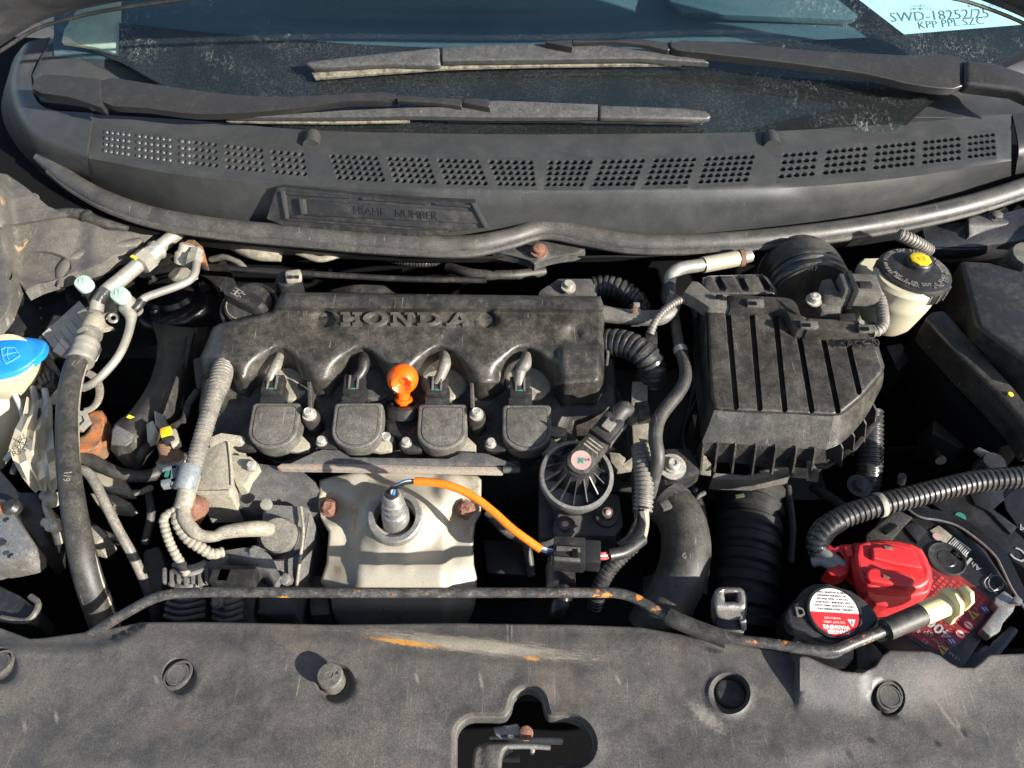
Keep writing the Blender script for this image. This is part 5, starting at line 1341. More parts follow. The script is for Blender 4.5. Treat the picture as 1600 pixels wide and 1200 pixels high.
# pipe dropping below the connector
lp = thing('lower_pipe', U(875, 930, -.06), 'short dark pipe dropping from the lead connector behind the prop rod', 'pipe')
build(MB().tube(PT((876, 872, -.035), (876, 905, -.04), (878, 935, -.05), (872, 962, -.06), (862, 990, -.08)), [.0125, .0128, .0105, .0105, .0105], 16), 'pipe', M['gloss'], lp)
build(MB().lathe(U(876, 902, -.039), (0, 1, -.1), [(.0145, -.012), (.0145, .012)], 18), 'hose_end', M['black'], lp)
# big radiator hose
rh = thing('radiator_hose', U(1060, 880, -.1), 'thick black radiator hose curving past the ribbed duct down to the front', 'hose')
build(MB().tube(PT((1008, 760, -.045), (1038, 776, -.035), (1062, 808, -.030), (1072, 850, -.030), (1066, 895, -.036), (1045, 940, -.048), (1018, 985, -.07)), [.021, .0225, .024, .0245, .0245, .025, .026], 24), 'hose', M['rubber'], rh)
m = MB(); text(m, '19', U(1074, 868, -.0035), Vector((-.9, .25, 0)), Vector((-.2, -.9, .2)), .011, .0006); build(m, 'printed_number', M['conduit'], rh)
cl = build(MB().lathe(U(1048, 790, -.033), (.6, -.75, .1), [(.0245, -.006), (.0245, .006), (.023, .006)], 24), 'hose_clamp', M['castdark'], rh)
build(MB().box(U(1040, 790, -.008), (.011, .010, .005), Matrix.Rotation(.4, 3, 'Z'), .002), 'clamp_screw', M['castdark'], cl)
# mount bolt and bracket beside the air box
mb_ = thing('mount_bolt', U(1050, 728, .0), 'large silver washer bolt on a dark mount ear between the hose and the air box', 'bolt')
m = MB(); m.prism(PT((1022, 724, -.006), (1040, 744, -.008), (1058, 752, -.010), (1082, 744, -.010), (1096, 734, -.010), (1080, 700, -.004), (1040, 700, -.002)), .02, bevel=.003); build(m, 'mount_ear', M['black'], mb_)
build(MB().lathe(U(1050, 730, -.004), (0, -.2, 1), [(.0145, 0), (.0145, .002), (.0092, .0024), (.0088, .0055), (.0068, .0055), (.0066, .0110), (.0052, .0122), (.003, .0122), (.0028, .011), (0, .011)], 18), 'washer_bolt', M['bolt'], mb_)

# ------------------------------------------------------------------ air box
AB = [(1103, 484), (1160, 486), (1216, 488), (1226, 494), (1229, 506), (1232, 520), (1240, 525), (1300, 527), (1362, 529), (1371, 534), (1376, 552), (1382, 572), (1380, 582), (1346, 622), (1314, 648), (1302, 650), (1200, 646), (1116, 641), (1110, 620), (1106, 560)]
SLOTS = [((1137, 488), (1150, 636)), ((1174, 488), (1187, 638)), ((1211, 491), (1226, 640)), ((1249, 529), (1268, 641)), ((1286, 529), (1309, 642)), ((1323, 530), (1342, 612))]
def zf_ab(x, y):
    P = np.stack([x, y], -1)
    z = .074 - .020*(y-484)/165
    for a, b in SLOTS:
        d = dist_poly(P, [a, b], False)
        z = z - .0060*sstep(4.8, 2.4, d)
    z = z + .0006*np.sin(x*.05)*np.sin(y*.04)
    return z
ab = thing('air_filter_box', U(1240, 600, -.02), 'black ribbed air filter box with six long slots in its dusty lid', 'air filter box')
R = MB(); relief(R, AB, zf_ab, step=7, rnd=.006, rndpx=7, skirt=.012, edge=5, lines=[capsule(a, b, 4.9)+[capsule(a, b, 4.9)[0]] for a, b in SLOTS] + [capsule(a, b, 2.3)+[capsule(a, b, 2.3)[0]] for a, b in SLOTS])
build(R, 'lid', M['airbox'], ab, sharp=50)
# sloping sides below the lid
def side(top, bot, name):
    m = MB(); n = len(top)
    a = [U(*p) for p in top]; b = [U(*p) for p in bot]
    a = crom(a, 4) if n > 2 else a; b = crom(b, 4) if n > 2 else b
    m.sheet([a, [p.lerp(q, .5)+Vector((0, -.001, 0)) for p, q in zip(a, b)], b], 1, 3, .003, Vector((0, 1, 0)))
    return build(m, name, M['airbox'], ab)
side([(1116, 640.5, .049), (1200, 645.5, .0485), (1303, 650, .048)], [(1097, 690, .020), (1200, 697, .018), (1290, 703, .016)], 'front_slope')
side([(1303, 650, .048), (1316, 647, .048), (1348, 621, .052), (1381, 581, .056)], [(1290, 703, .016), (1312, 694, .017), (1350, 655, .020), (1378, 604, .024)], 'corner_slope')
side([(1103, 486, .073), (1106, 560, .064), (1116, 641, .049)], [(1085, 500, .02), (1084, 580, .02), (1097, 690, .020)], 'flank')
# lower tray with upright gussets
m = MB(); m.prism(PT((1097, 668, .012), (1200, 676, .010), (1300, 684, .008), (1350, 640, .014), (1370, 600, .018), (1300, 560, .02), (1110, 560, .02)), .075, bevel=.003); build(m, 'lower_tray', M['black'], ab)
for i, x in enumerate((1098, 1120, 1148, 1180, 1211, 1243, 1272)):
    y0 = 690 + (x-1097)*.065
    m = MB(); p = U(x, y0-3, .021); q = U(x, y0+34, -.012)
    m.prism([p, Vector((p.x, p.y-.004, p.z-.002)), Vector((p.x, p.y-.017, p.z-.032)), Vector((p.x, p.y+.01, p.z-.032))], Vector((.002, 0, 0))); build(m, 'gusset', M['airbox'], ab)
for i, (x, y) in enumerate(((1312, 700), (1330, 682), (1348, 662), (1364, 640))):
    m = MB(); p = U(x, y-8, .018); q = U(x+2, y+30, -.014)
    m.prism([p, Vector((p.x+.003, p.y-.005, p.z-.004)), q, Vector((p.x-.01, q.y+.02, q.z))], Vector((.0015, .0015, 0))); build(m, 'gusset', M['airbox'], ab)
side([(1097, 690, .0195), (1200, 697, .0175), (1290, 703, .0155)], [(1097, 716, -.006), (1200, 722, -.008), (1290, 728, -.010)], 'front_wall')
m = MB(); m.prism(PT((1092, 716, -.006), (1200, 724, -.008), (1294, 730, -.010), (1340, 700, -.006), (1380, 650, -.002), (1376, 646, -.002), (1334, 694, -.006), (1290, 724, -.010), (1200, 718, -.008), (1092, 711, -.006)), .004, bevel=.0006); build(m, 'seam_flange', M['airbox'], ab)
m = MB(); m.prism(PT((1116, 738, -.025), (1165, 742, -.026), (1230, 732, -.024), (1238, 738, -.03), (1180, 750, -.03), (1112, 748, -.03)), .02, bevel=.002); build(m, 'lower_lip', M['coil'], ab)
for (x, y, mt) in ((1102, 728, 'rust'), (1270, 738, 'steel')):
    m = MB(); m.prism(PT((x-7, y-16, .004), (x-3, y-18, .006), (x+10, y-2, -.004), (x+9, y+16, -.022), (x-8, y+14, -.022)), Vector((0, .004, -.003)), bevel=.001); build(m, 'spring_clip', M['steel'] if mt == 'steel' else M['conduitpale'], ab)
m = MB(); m.lathe(U(1100, 716, .0), (0, -.7, .7), [(.003, 0), (.0025, .001), (0, .001)], 10); build(m, 'rust_spot', M['rust'], ab)
m = MB(); a = U(1332, 539, .0735); b = U(1362, 538, .0735); text(m, 'ACC20', a.lerp(b, .5), b-a, Vector((0, 1, .12)), .0115, .0030, bold=.0002); build(m, 'embossed_lettering', M['black'], ab)
# rear hump with three slots
SL2 = [((1118, 432), (1128, 448)), ((1151, 431), (1164, 450)), ((1185, 430), (1199, 450))]
def zf_hump(x, y):
    P = np.stack([x, y], -1); z = .078 - .004*sstep(440, 462, y) + 0*x
    for a, b in SL2: z = z - .007*sstep(5.5, 2.8, dist_poly(P, [a, b], False))
    return z
R = MB(); relief(R, [(1098, 434), (1108, 431), (1190, 428), (1200, 434), (1213, 452), (1213, 462), (1160, 462), (1108, 462), (1098, 450)], zf_hump, step=5, rnd=.005, rndpx=6, skirt=.04, edge=4); build(R, 'rear_hump', M['airbox'], ab, sharp=55)
# harness duct clipped along the box
hd = thing('harness_duct', U(1220, 480, .06), 'stepped black cable duct clipped along the back of the air filter box', 'cable duct')
def duct(pts, r=.0085): return [p for p in PT(*pts)]
m = MB(); m.prism(PT((1068, 456, .082), (1082, 438, .086), (1092, 440, .086), (1112, 457, .084), (1142, 460, .084), (1142, 482, .080), (1108, 480, .080), (1088, 466, .082)), .016, bevel=.002); build(m, 'inlet_piece', M['coil'], hd)
m = MB(); m.prism(PT((1140, 460, .086), (1212, 463, .086), (1236, 465, .086), (1246, 474, .086), (1252, 492, .085), (1262, 496, .084), (1262, 513, .081), (1246, 512, .081), (1236, 500, .082), (1228, 484, .083), (1216, 479, .083), (1140, 482, .082)), .014, bevel=.0025); build(m, 'step_piece', M['airbox'], hd)
m = MB(); m.prism(PT((1261, 496, .085), (1320, 499, .085), (1368, 502, .085), (1370, 524, .081), (1330, 520, .081), (1261, 514, .082)), .014, bevel=.0025); build(m, 'end_piece', M['airbox'], hd)
for (x, y) in ((1124, 464), (1142, 466)): build(MB().box(U(x, y, .087), (.007, .004, .004), bevel=.0005), 'slot', M['firewall'], hd)
for (x, y) in ((1180, 474), (1264, 508), (1355, 514)):
    k = build(MB().box(U(x, y, .0855), (.018, .009, .005), Matrix.Rotation(-.05, 3, 'Z'), .001), 'clip', M['coil'], hd)
    build(MB().box(U(x-3, y, .0885), (.007, .004, .002)), 'clip_hole', M['firewall'], k)
m = MB(); m.prism(PT((1312, 490, .088), (1336, 489, .09), (1338, 500, .088), (1312, 500, .086)), .008, bevel=.001); build(m, 'riser_bracket', M['black'], hd)
build(MB().lathe(U(1346, 504, .086), (0, -.2, 1), [(.003, 0), (.003, .001), (0, .001)], 12), 'pip', M['alu'], hd)
# air flow sensor
af = thing('air_flow_sensor', U(1310, 460, .08), 'black air flow sensor with a grey plug screwed to the intake neck', 'sensor')
m = MB(); m.prism(PT((1284, 436, .100), (1300, 434, .102), (1308, 452, .102), (1322, 460, .102), (1322, 468, .100), (1290, 468, .096)), .03, bevel=.003); build(m, 'body', M['coil'], af)
m = MB(); m.prism(PT((1280, 470, .090), (1312, 470, .092), (1316, 486, .088), (1284, 486, .086)), .02, bevel=.003); build(m, 'foot', M['coil'], af)
build(MB().lathe(U(1271, 470, .090), (0, -.2, 1), [(.0085, 0), (.0085, .002), (.006, .002), (.0055, .008), (.003, .009), (0, .008)], 14), 'screw', M['bolt'], af)
pl = build(MB().box(U(1340, 453, .100), (.040, .030, .022), Matrix.Rotation(-.06, 3, 'Z'), .003), 'plug', M['coil'], af)
build(MB().box(U(1326, 453, .100), (.006, .034, .026), Matrix.Rotation(-.06, 3, 'Z'), .001), 'seal_ring', M['black'], pl)
build(MB().box(U(1352, 445, .1125), (.013, .009, .003), Matrix.Rotation(-.06, 3, 'Z'), .0006), 'latch', M['black'], pl)
m = MB(); a = U(1333, 444, .1115); m.prism([a+Vector((x, y, .0004)) for x, y in ((-.005, -.005), (.005, -.005), (.003, .003), (-.003, .003))], .0004); build(m, 'triangle_mark', M['inkgrey'], pl)
build(MB().tube(PT((1363, 452, .099), (1374, 466, .095), (1379, 488, .090), (1380, 505, .086), (1372, 516, .083), (1362, 518, .082)), .0064, 14, corr=.12, pitch=.0036), 'ribbed_lead', M['conduit'], af)
# ribbed intake neck
inn = thing('intake_neck', U(1255, 410, .05), 'wide dusty ribbed intake neck rising behind the air filter box', 'air duct')
a = U(1268, 468, .028); b = U(1250, 434, .022)
build(MB().tube([a, a.lerp(b, .5), b, U(1238, 424, -.03)], [.050, .052, .052, .050], 36, corr=.055, pitch=.012, smooth=4), 'ribbed_sleeve', M['airbox'], inn)
m = MB(); q = U(1266, 420, .0775); text(m, '1017', q, Vector((1, -.12, 0)), Vector((0, .8, .5)), .008, .0012); build(m, 'moulded_number', M['black'], inn)

# ------------------------------------------------------------------ brake fluid reservoir
rv = thing('brake_fluid_reservoir', U(1410, 460, .03), 'cream brake fluid reservoir with a wide black lettered cap and yellow centre', 'fluid reservoir')
RA = Vector((.05, .02, 1)).normalized(); c = U(1429, 424, .100)
build(MB().lathe(c + Vector((-.012, -.010, 0)), RA, [(.024, -.066), (.029, -.058), (.032, -.044), (.0355, -.026), (.0362, -.020), (.034, -.016), (.034, -.004), (.030, .0)], 40), 'neck', M['cream'], rv)
m = MB(); m.prism(PT((1340, 410, .060), (1350, 400, .062), (1388, 400, .062), (1394, 424, .058), (1388, 462, .046), (1356, 460, .046), (1342, 440, .05)), .05, bevel=.01, seg=3); build(m, 'tank', M['cream'], rv)
cap = build(MB().lathe(c, RA, [(.0375, -.018), (.0395, -.014), (.0395, -.002), (.0378, .0025), (.034, .0038), (.018, .0050), (0, .0050)], 48), 'cap', M['black'], rv)
for k in range(22):
    a = 2*math.pi*k/22; d = Vector((math.cos(a), math.sin(a), 0)); d = (d-RA*d.dot(RA)).normalized(); q = RA.cross(d)
    build(MB().box(c - RA*.0085 + d*.0395, (.0022, .0024, .012), Matrix((d, q, RA)).transposed(), .0005), 'grip_rib', M['coil'], cap)
u = Vector((1, 0, 0)); u = (u-RA*u.dot(RA)).normalized(); w = RA.cross(u)
def ringtext(s, r, a0, a1, size, flip=False, bold=.00025):
    for i, ch in enumerate(s):
        if ch == ' ': continue
        a = a0 + (a1-a0)*i/(len(s)-1)
        d = u*math.cos(a)+w*math.sin(a); t = RA.cross(d)
        m = MB(); text(m, ch, c + RA*(.0050 if r < .02 else .0050-.0012*(r-.018)/.018+.0001) + d*r, -t if not flip else t, d if not flip else -d, size, .0005, bold=bold); build(m, 'letter', M['conduit'], cap)
ringtext('WARNING CLEAN FILLER CAP BEFORE REMOVING USE ONLY', .0325, math.radians(250), math.radians(-75), .0054)
ringtext('DOT 3 OR DOT 4 BRAKE FLUID', .0285, math.radians(-160), math.radians(20), .0054, True)
yc = build(MB().lathe(c + RA*.005 + w*.007 + u*.004, RA, [(.0145, 0), (.0140, .0045), (.0125, .006), (.0, .006)], 28), 'centre_boss', M['black'], rv)
build(MB().lathe(c + RA*.0112 + w*.007 + u*.004, RA, [(.0118, 0), (.0118, .0012), (.0108, .0018), (.0045, .0018), (.0042, .0010), (.0032, .0010), (.0030, .0020), (0, .0020)], 8, ref=(1, .4, 0)), 'yellow_centre', M['yellow'], yc)
build(MB().tube(PT((1404, 366, .075), (1422, 374, .07), (1440, 384, .06), (1452, 392, .05)), .0078, 14, corr=.12, pitch=.0042), 'corrugated_sleeve', M['conduit'], label='short ribbed conduit dropping behind the brake fluid cap', cat='wiring conduit')

# ------------------------------------------------------------------ fuse box, dark cover and struts on the wing side
fb = thing('fuse_box', U(1560, 480, .0), 'black fuse box with a matt two plane lid, half in shade by the wing', 'fuse box')
m = MB(); m.prism(PT((1500, 406, .055), (1548, 408, .060), (1660, 440, .060), (1720, 560, .05), (1640, 600, .045), (1600, 560, .050), (1528, 508, .052), (1520, 480, .053)), .09, bevel=.006, seg=3); build(m, 'lid', M['black'], fb)
m = MB(); m.prism(PT((1500, 500, .02), (1530, 512, .03), (1600, 566, .03), (1660, 620, .03), (1640, 640, .01), (1560, 590, .0)), .04, bevel=.003); build(m, 'lower_edge', M['black'], fb)
wc = thing('fluid_cap', U(1600, 398, .05), 'grey ribbed cap at the edge of the picture above the fuse box', 'cap')
build(MB().lathe(U(1604, 402, .050), (0, -.2, 1), [(.020, -.03), (.021, .0), (.019, .006), (0, .007)], 14), 'cap', M['coil'], wc)
build(MB().lathe(U(1604, 402, .050), (0, -.2, 1), [(.017, -.06), (.017, -.028)], 20), 'neck', M['black'], wc)
br = thing('support_bar', U(1540, 570, -.02), 'long sloping matt black support bar with a yellow paint dot', 'support bar')
m = MB(); m.prism(PT((1446, 496, .030), (1456, 486, .032), (1474, 484, .032), (1482, 490, .032), (1540, 556, .028), (1584, 604, .024), (1612, 640, .020), (1640, 690, .014), (1618, 690, .012), (1594, 654, .016), (1560, 616, .020), (1500, 556, .024), (1466, 520, .027)), .035, bevel=.004, seg=3); build(m, 'bar', M['airbox'], br)
build(MB().lathe(U(1579, 616, .0225), (0, -.1, 1), [(.0030, 0), (.0026, .0008), (0, .0009)], 14), 'paint_dot', M['yellowpaint'], br)
m = MB(); m.prism(PT((1430, 510, .0), (1450, 500, .0), (1530, 600, -.01), (1600, 700, -.02), (1560, 700, -.03), (1480, 620, -.02)), .06, bevel=.004); build(m, 'lower_web', M['firewall'], br)

# ------------------------------------------------------------------ black ribbed resonator duct and steel loop
dk = thing('resonator_duct', U(1170, 860, -.12), 'large black ribbed duct standing in deep shade under the air filter box', 'air duct')
build(MB().tube(PT((1178, 735, -.085), (1174, 770, -.088), (1170, 810, -.092), (1166, 860, -.098), (1162, 920, -.106), (1160, 990, -.12)), [.038, .0385, .0375, .037, .037, .037], 40, corr=.09, pitch=.021), 'ribbed_sleeve', M['blackdeep'], dk)
build(MB().box(U(1156, 775, -.045), (.010, .004, .002), Matrix.Rotation(.2, 3, 'Z'), .0006), 'paint_fleck', M['pvc'], dk)
cd = thing('drop_conduit', U(1355, 720, -.1), 'dim ribbed conduit dropping behind the corner of the air filter box', 'wiring conduit')
build(MB().tube(PT((1360, 640, -.03), (1360, 690, -.05), (1358, 740, -.07), (1350, 800, -.10)), .014, 16, corr=.1, pitch=.005), 'corrugated_sleeve', M['conduitblack'], cd)
lo = thing('steel_loop', U(1142, 950, -.02), 'bright steel loop bracket with a square hole standing behind the prop rod', 'bracket')
R = MB(); relief(R, smoothpoly([(1116, 925), (1124, 918), (1142, 917), (1158, 919), (1166, 928), (1167, 950), (1164, 966), (1150, 970), (1130, 969), (1118, 962), (1115, 945)], 3), lambda x, y: .004 - .012*sstep(945, 970, y) + 0*x, holes=[[(1131, 926), (1152, 927), (1153, 940), (1133, 940)]], step=5, rnd=.005, rndpx=6, skirt=.012, edge=4); build(R, 'loop', M['steel'], lo)
m = MB(); m.prism(PT((1118, 964, -.010), (1164, 970, -.010), (1164, 990, -.016), (1120, 986, -.016)), .05, bevel=.003); build(m, 'stem', M['black'], lo)
m = MB(); m.prism(PT((1157, 972, -.004), (1166, 968, -.002), (1167, 984, -.010), (1160, 988, -.012)), Vector((0, .003, -.002)), bevel=.0005); build(m, 'edge_flange', M['steel'], lo)

# ------------------------------------------------------------------ radiator cap cover with its warning sticker
rc = thing('winged_cap', U(1303, 960, .0), 'black winged radiator cap with a round red and white warning sticker', 'radiator cap')
CA = Vector((.0, -.12, 1)).normalized(); c = U(1302, 958, .020)
kx = mpp(958, .02)
def CAPP(l, h): return [Vector((U(x, y, .02).x, U(x, y, .02).y, .02 - (U(x, y, .02).y-c.y)*-.12)) + Vector((0, 0, h)) for x, y in l]
m = MB(); m.prism(CAPP(smoothpoly([(1229, 962), (1234, 948), (1262, 930), (1280, 922), (1304, 919), (1328, 924), (1350, 938), (1369, 956), (1373, 970), (1358, 986), (1338, 1000), (1312, 1004), (1284, 1000), (1258, 986), (1236, 978)], 2), .0), .012, bevel=.003, seg=3); build(m, 'wing_plate', M['black'], rc)
m = MB(); n = 40
ri = build(MB().lathe(c + CA*.0, CA, [(.0235, -.002), (.0235, .003), (.0225, .004), (.0215, .004), (.0215, .0028), (0, .0028)], 44), 'raised_disc', M['black'], rc)
u = Vector((-1, .0, 0)); w = CA.cross(u); 
th = -.06
uu = (u*math.cos(th)+w*math.sin(th)); ww = CA.cross(uu)
if ww.y > 0: ww = -ww
# sticker: its lettering is upside down to the viewer
def disc_part(y0, y1, r, name, mat, h):
    pts_ = []
    N = 24
    xs = [math.acos(max(-1, min(1, y0/r))), math.acos(max(-1, min(1, y1/r)))]
    a0, a1 = xs[0], xs[1]
    for k in range(N+1):
        a = a0+(a1-a0)*k/N; pts_.append((r*math.sin(a), r*math.cos(a)))
    for k in range(N+1):
        a = a1+(a0-a1)*k/N; pts_.append((-r*math.sin(a), r*math.cos(a)))
    m = MB(); m.prism([c + CA*h + uu*x + ww*y for x, y in pts_], -CA*.0003); return build(m, name, mat, rc)
disc_part(.0208, .0008, .0208, 'sticker_red_half', M['redlabel'], .0034)
disc_part(.0006, -.0208, .0208, 'sticker_white_half', M['whitelabel'], .0034)
def RT(s, x, y, size, mat, name='sticker_lettering', bold=0): 
    m = MB(); text(m, s, c + CA*.0035 + uu*x + ww*y, uu, ww*1.0 if CA.dot(uu.cross(ww)) > 0 else ww, size, .00012, bold=bold); build(m, name, M[mat], rc)
# reading direction runs towards the viewer's other side, letter tops point at the viewer
RT('DANGER', .0, .0172, .0046, 'whitelabel', bold=.0002); RT('WARNING', .001, .0132, .0046, 'whitelabel', bold=.0002)
RT('DO NOT OPEN', .002, .0090, .0026, 'whitelabel'); RT('WHEN HOT', .003, .0055, .0026, 'whitelabel')
for k, s in enumerate(('NEVER OPEN WHEN HOT', 'HOT COOLANT WILL SCALD', 'USE GENUINE COOLANT', 'DO NOT ADD WATER', 'SEE OWNER MANUAL', 'CHECK RESERVE TANK')): RT(s, .0, -.0022-k*.0030, .0026, 'ink')
m = MB(); m.prism([c + CA*.0037 + uu*x + ww*y for x, y in ((-.0165, .006), (-.0095, .006), (-.013, .0125))], -CA*.0002); tr = build(m, 'warning_triangle', M['whitelabel'], rc)
m = MB(); m.box(c + CA*.0038 + uu*-.013 + ww*.0088, (.0008, .0032, .0002), Matrix((uu, ww, CA)).transposed()); build(m, 'exclamation_mark', M['ink'], rc)
m = MB(); a = CAPP([(1250, 958)], .0006)[0]; text(m, 'D', a, Vector((1, 0, 0)), Vector((0, 1, .1)), .0115, .0014, bold=.0003); build(m, 'embossed_letter', M['coil'], rc)
m = MB(); m.lathe(c - CA*.01, CA, [(.03, -.06), (.03, 0)], 24); build(m, 'filler_neck', M['black'], rc)
sp = thing('cap_support', U(1300, 1005, -.01), 'tan plastic ledge and curved dark lip under the radiator cap', 'support bracket')
m = MB(); m.prism(PT((1244, 990, .0), (1290, 1000, .0), (1336, 1008, .0), (1334, 1030, -.002), (1300, 1034, -.004), (1244, 1008, -.002)), .02, bevel=.002); build(m, 'ledge', M['coil'], sp)
m = MB(); m.prism(PT((1336, 1000, -.004), (1352, 990, -.002), (1378, 1020, -.004), (1382, 1040, -.004), (1366, 1050, -.006), (1340, 1044, -.006)), .02, bevel=.002); build(m, 'curved_lip', M['black'], sp)
# ------------------------------------------------------------------ battery with its printed top
bt = thing('car_battery', U(1480, 900, -.10), 'black car battery with a red dotted label and printed symbols, under the red terminal cover', 'battery')
BZ = -.028
def BP(x, y, h=0.0): return U(x, y, BZ) + Vector((0, 0, h))
# battery axes as seen: long edge runs down towards the viewer
e1 = (BP(1592, 900) - BP(1455, 760)).normalized()
e1 = Vector((e1.x, e1.y, 0)).normalized(); e2 = Vector((-e1.y, e1.x, 0))
m = MB(); m.prism([BP(x, y) for x, y in ((1378, 806), (1412, 775), (1450, 790), (1540, 858), (1584, 926), (1560, 960), (1500, 1052), (1450, 1052), (1300, 960), (1340, 870))], .12, bevel=.003); build(m, 'case', M['battery'], bt)
m = MB(); m.prism([BP(x, y, .0045) for x, y in ((1352, 838), (1400, 800), (1424, 812), (1408, 828), (1380, 860), (1350, 868))], .006, bevel=.001); build(m, 'terminal_block', M['airbox'], bt)
m = MB(); m.prism([BP(x, y, .0065) for x, y in ((1376, 834), (1394, 822), (1399, 827), (1382, 840))], .003, bevel=.0004); build(m, 'slot_frame', M['firewall'], bt)
m = MB(); m.prism([BP(x, y, .003) for x, y in ((1412, 826), (1428, 815), (1446, 832), (1432, 850))], .004, bevel=.0008); build(m, 'vent_block', M['battery'], bt)
m = MB(); m.prism([BP(x, y, .0015) for x, y in ((1452, 830), (1466, 822), (1488, 838), (1476, 852))], .002, bevel=.0004); build(m, 'pale_panel', M['conduitpale'], bt)
m = MB(); m.lathe(BP(1463, 840, .0016), (0, 0, 1), [(.0042, 0), (.0042, .0004)], 16); build(m, 'round_sticker', M['pinklabel'], bt)
# label sheet
lab = build(MB().prism([BP(x, y, .0006) for x, y in ((1430, 868), (1466, 850), (1500, 858), (1562, 920), (1540, 952), (1484, 1040), (1400, 985), (1440, 930))], .0005), 'label', M['battery'], bt)
c = BP(1478, 874, .0008)
m = MB(); m.lathe(c, (0, 0, 1), [(.0185, -.001), (.0185, .0010), (.0170, .0016), (.0155, .0008), (.009, .0008), (.0085, .0012), (0, .0012)], 36); build(m, 'vent_cap', M['battery'], bt)
# rows of small red dots over the label
A = BP(1447, 868, .0011); B = BP(1545, 942, .0011)
d1 = (B-A).normalized(); d2 = Vector((d1.y, -d1.x, 0))
if d2.x > 0: d2 = -d2
random.seed(2)
nd = 0
DOTP = [(1438, 868), (1462, 872), (1490, 898), (1520, 905), (1546, 934), (1536, 950), (1506, 958), (1486, 985), (1466, 990), (1450, 965), (1456, 925)]
f_ = MB(); f_.prism([BP(x, y, .00085) for x, y in ((1436, 866), (1462, 872), (1492, 894), (1540, 930), (1552, 946), (1530, 972), (1496, 1008), (1472, 1020), (1418, 992), (1400, 970), (1440, 930))], .0002); build(f_, 'red_field', plain('dark_red_print', (.17, .018, .018), .45, var=.4), bt)
camp = Vector((0, 0, CAM_H))
def topx(p):
    d = p - camp; f = d.y*CP - d.z*SP; uu_ = d.y*SP + d.z*CP
    return (800 + d.x/f/TANH*800, 600 - uu_/f/TANH*800)
for i in range(26):
    for j in range(13):
        if nd >= 300: break
        p = A + d1*(i*.0046) + d2*(.002 + j*.0046)
        q = (p - Vector((c.x, c.y, p.z))).length
        if q < .023 or not inside([topx(p)], DOTP)[0]: continue
        f = j/13.0
        size = (.0017 - .0008*f)*(1.0 if i > 4 else .8)
        if i < 0: continue
        m = MB(); m.prism([p + d1*(x*size) + d2*(y*size) for x, y in ((-1, -1), (1, -1), (1, 1), (-1, 1))], .0003)
        build(m, 'dot', M['redprint'], bt); nd += 1
# printed characters, all upside down to the viewer: reading direction runs up and back along the case
rd = -d1; ru = -d2 if (-d2).cross(rd).z < 0 else d2
ru = Vector((-rd.y, rd.x, 0))
def btxt(s, x, y, size, mat='silverprint', bold=0.0, rdir=None, name='printed_text'):
    r = rdir or rd; uu_ = Vector((-r.y, r.x, 0))
    m = MB(); text(m, s, BP(x, y, .0014), r, uu_, size, .0002, bold=bold); build(m, name, M[mat], bt)
btxt('153', 1502, 870, .0145, bold=.0005); btxt('400', 1466, 983, .0150, bold=.0003); btxt('12', 1502, 948, .0120, bold=.0003)
btxt('Ah', 1524, 886, .0085); btxt('E1', 1432, 985, .0055); btxt('E2', 1444, 1003, .0055); btxt('B3', 1452, 990, .0055)
btxt('LEAK PROOF LID', 1470, 1010, .0046, rdir=Vector((-.62, .78, 0)).normalized())
for (x, y, mt, sh) in ((1538, 953, 'blueprint', 'o'), (1520, 962, 'yellowprint', 't'), (1512, 978, 'redlabel', 'o'), (1499, 992, 'redlabel', 'o'), (1486, 1003, 'blueprint', 'o'), (1472, 1016, 'yellowprint', 't')):
    p = BP(x, y, .0012)
    m = MB()
    if sh == 'o': m.lathe(p, (0, 0, 1), [(.0046, 0), (.0046, .0003)], 24)
    else: m.prism([p + Vector((.006*math.cos(a), .006*math.sin(a), .0003)) for a in (2.2, 2.2+2.094, 2.2+4.188)], .0003)
    s = build(m, 'warning_symbol', M[mt], bt)
    m = MB()
    if mt == 'redlabel': m.lathe(p, (0, 0, 1), [(.0034, .0004), (.0034, .0006)], 20)
    if mt == 'redlabel': build(m, 'symbol_field', M['whitelabel'], s); m = MB(); m.box(p + Vector((0, 0, .0007)), (.0016, .0055, .0002), Matrix.Rotation(.7, 3, 'Z')); build(m, 'symbol_bar', M['redlabel'], s)
    elif sh == 'o':
        m.box(p + Vector((.0014, 0, .0005)), (.0009, .0042, .0002), Matrix.Rotation(.4, 3, 'Z')); m.box(p + Vector((-.0014, 0, .00052)), (.0009, .0042, .0002), Matrix.Rotation(.4, 3, 'Z')); build(m, 'symbol_mark', M['whitelabel'], s)
    else:
        m.box(p + Vector((0, 0, .0005)), (.0013, .005, .0002), Matrix.Rotation(.6, 3, 'Z')); build(m, 'symbol_mark', M['ink'], s)
# bar code label
p = BP(1499, 855, .0012); rr = Matrix((d1, Vector((-d1.y, d1.x, 0)), Vector((0, 0, 1)))).transposed()
bc_ = build(MB().box(p, (.018, .011, .0003), rr), 'barcode_label', M['whitelabel'], bt)
for k in range(9): build(MB().box(p + d1*(-.0075+k*.0019) + Vector((0, 0, .0003)), (.0008 + .0005*(k % 3 == 0), .0085, .0002), rr), 'barcode_line', M['ink'], bc_)
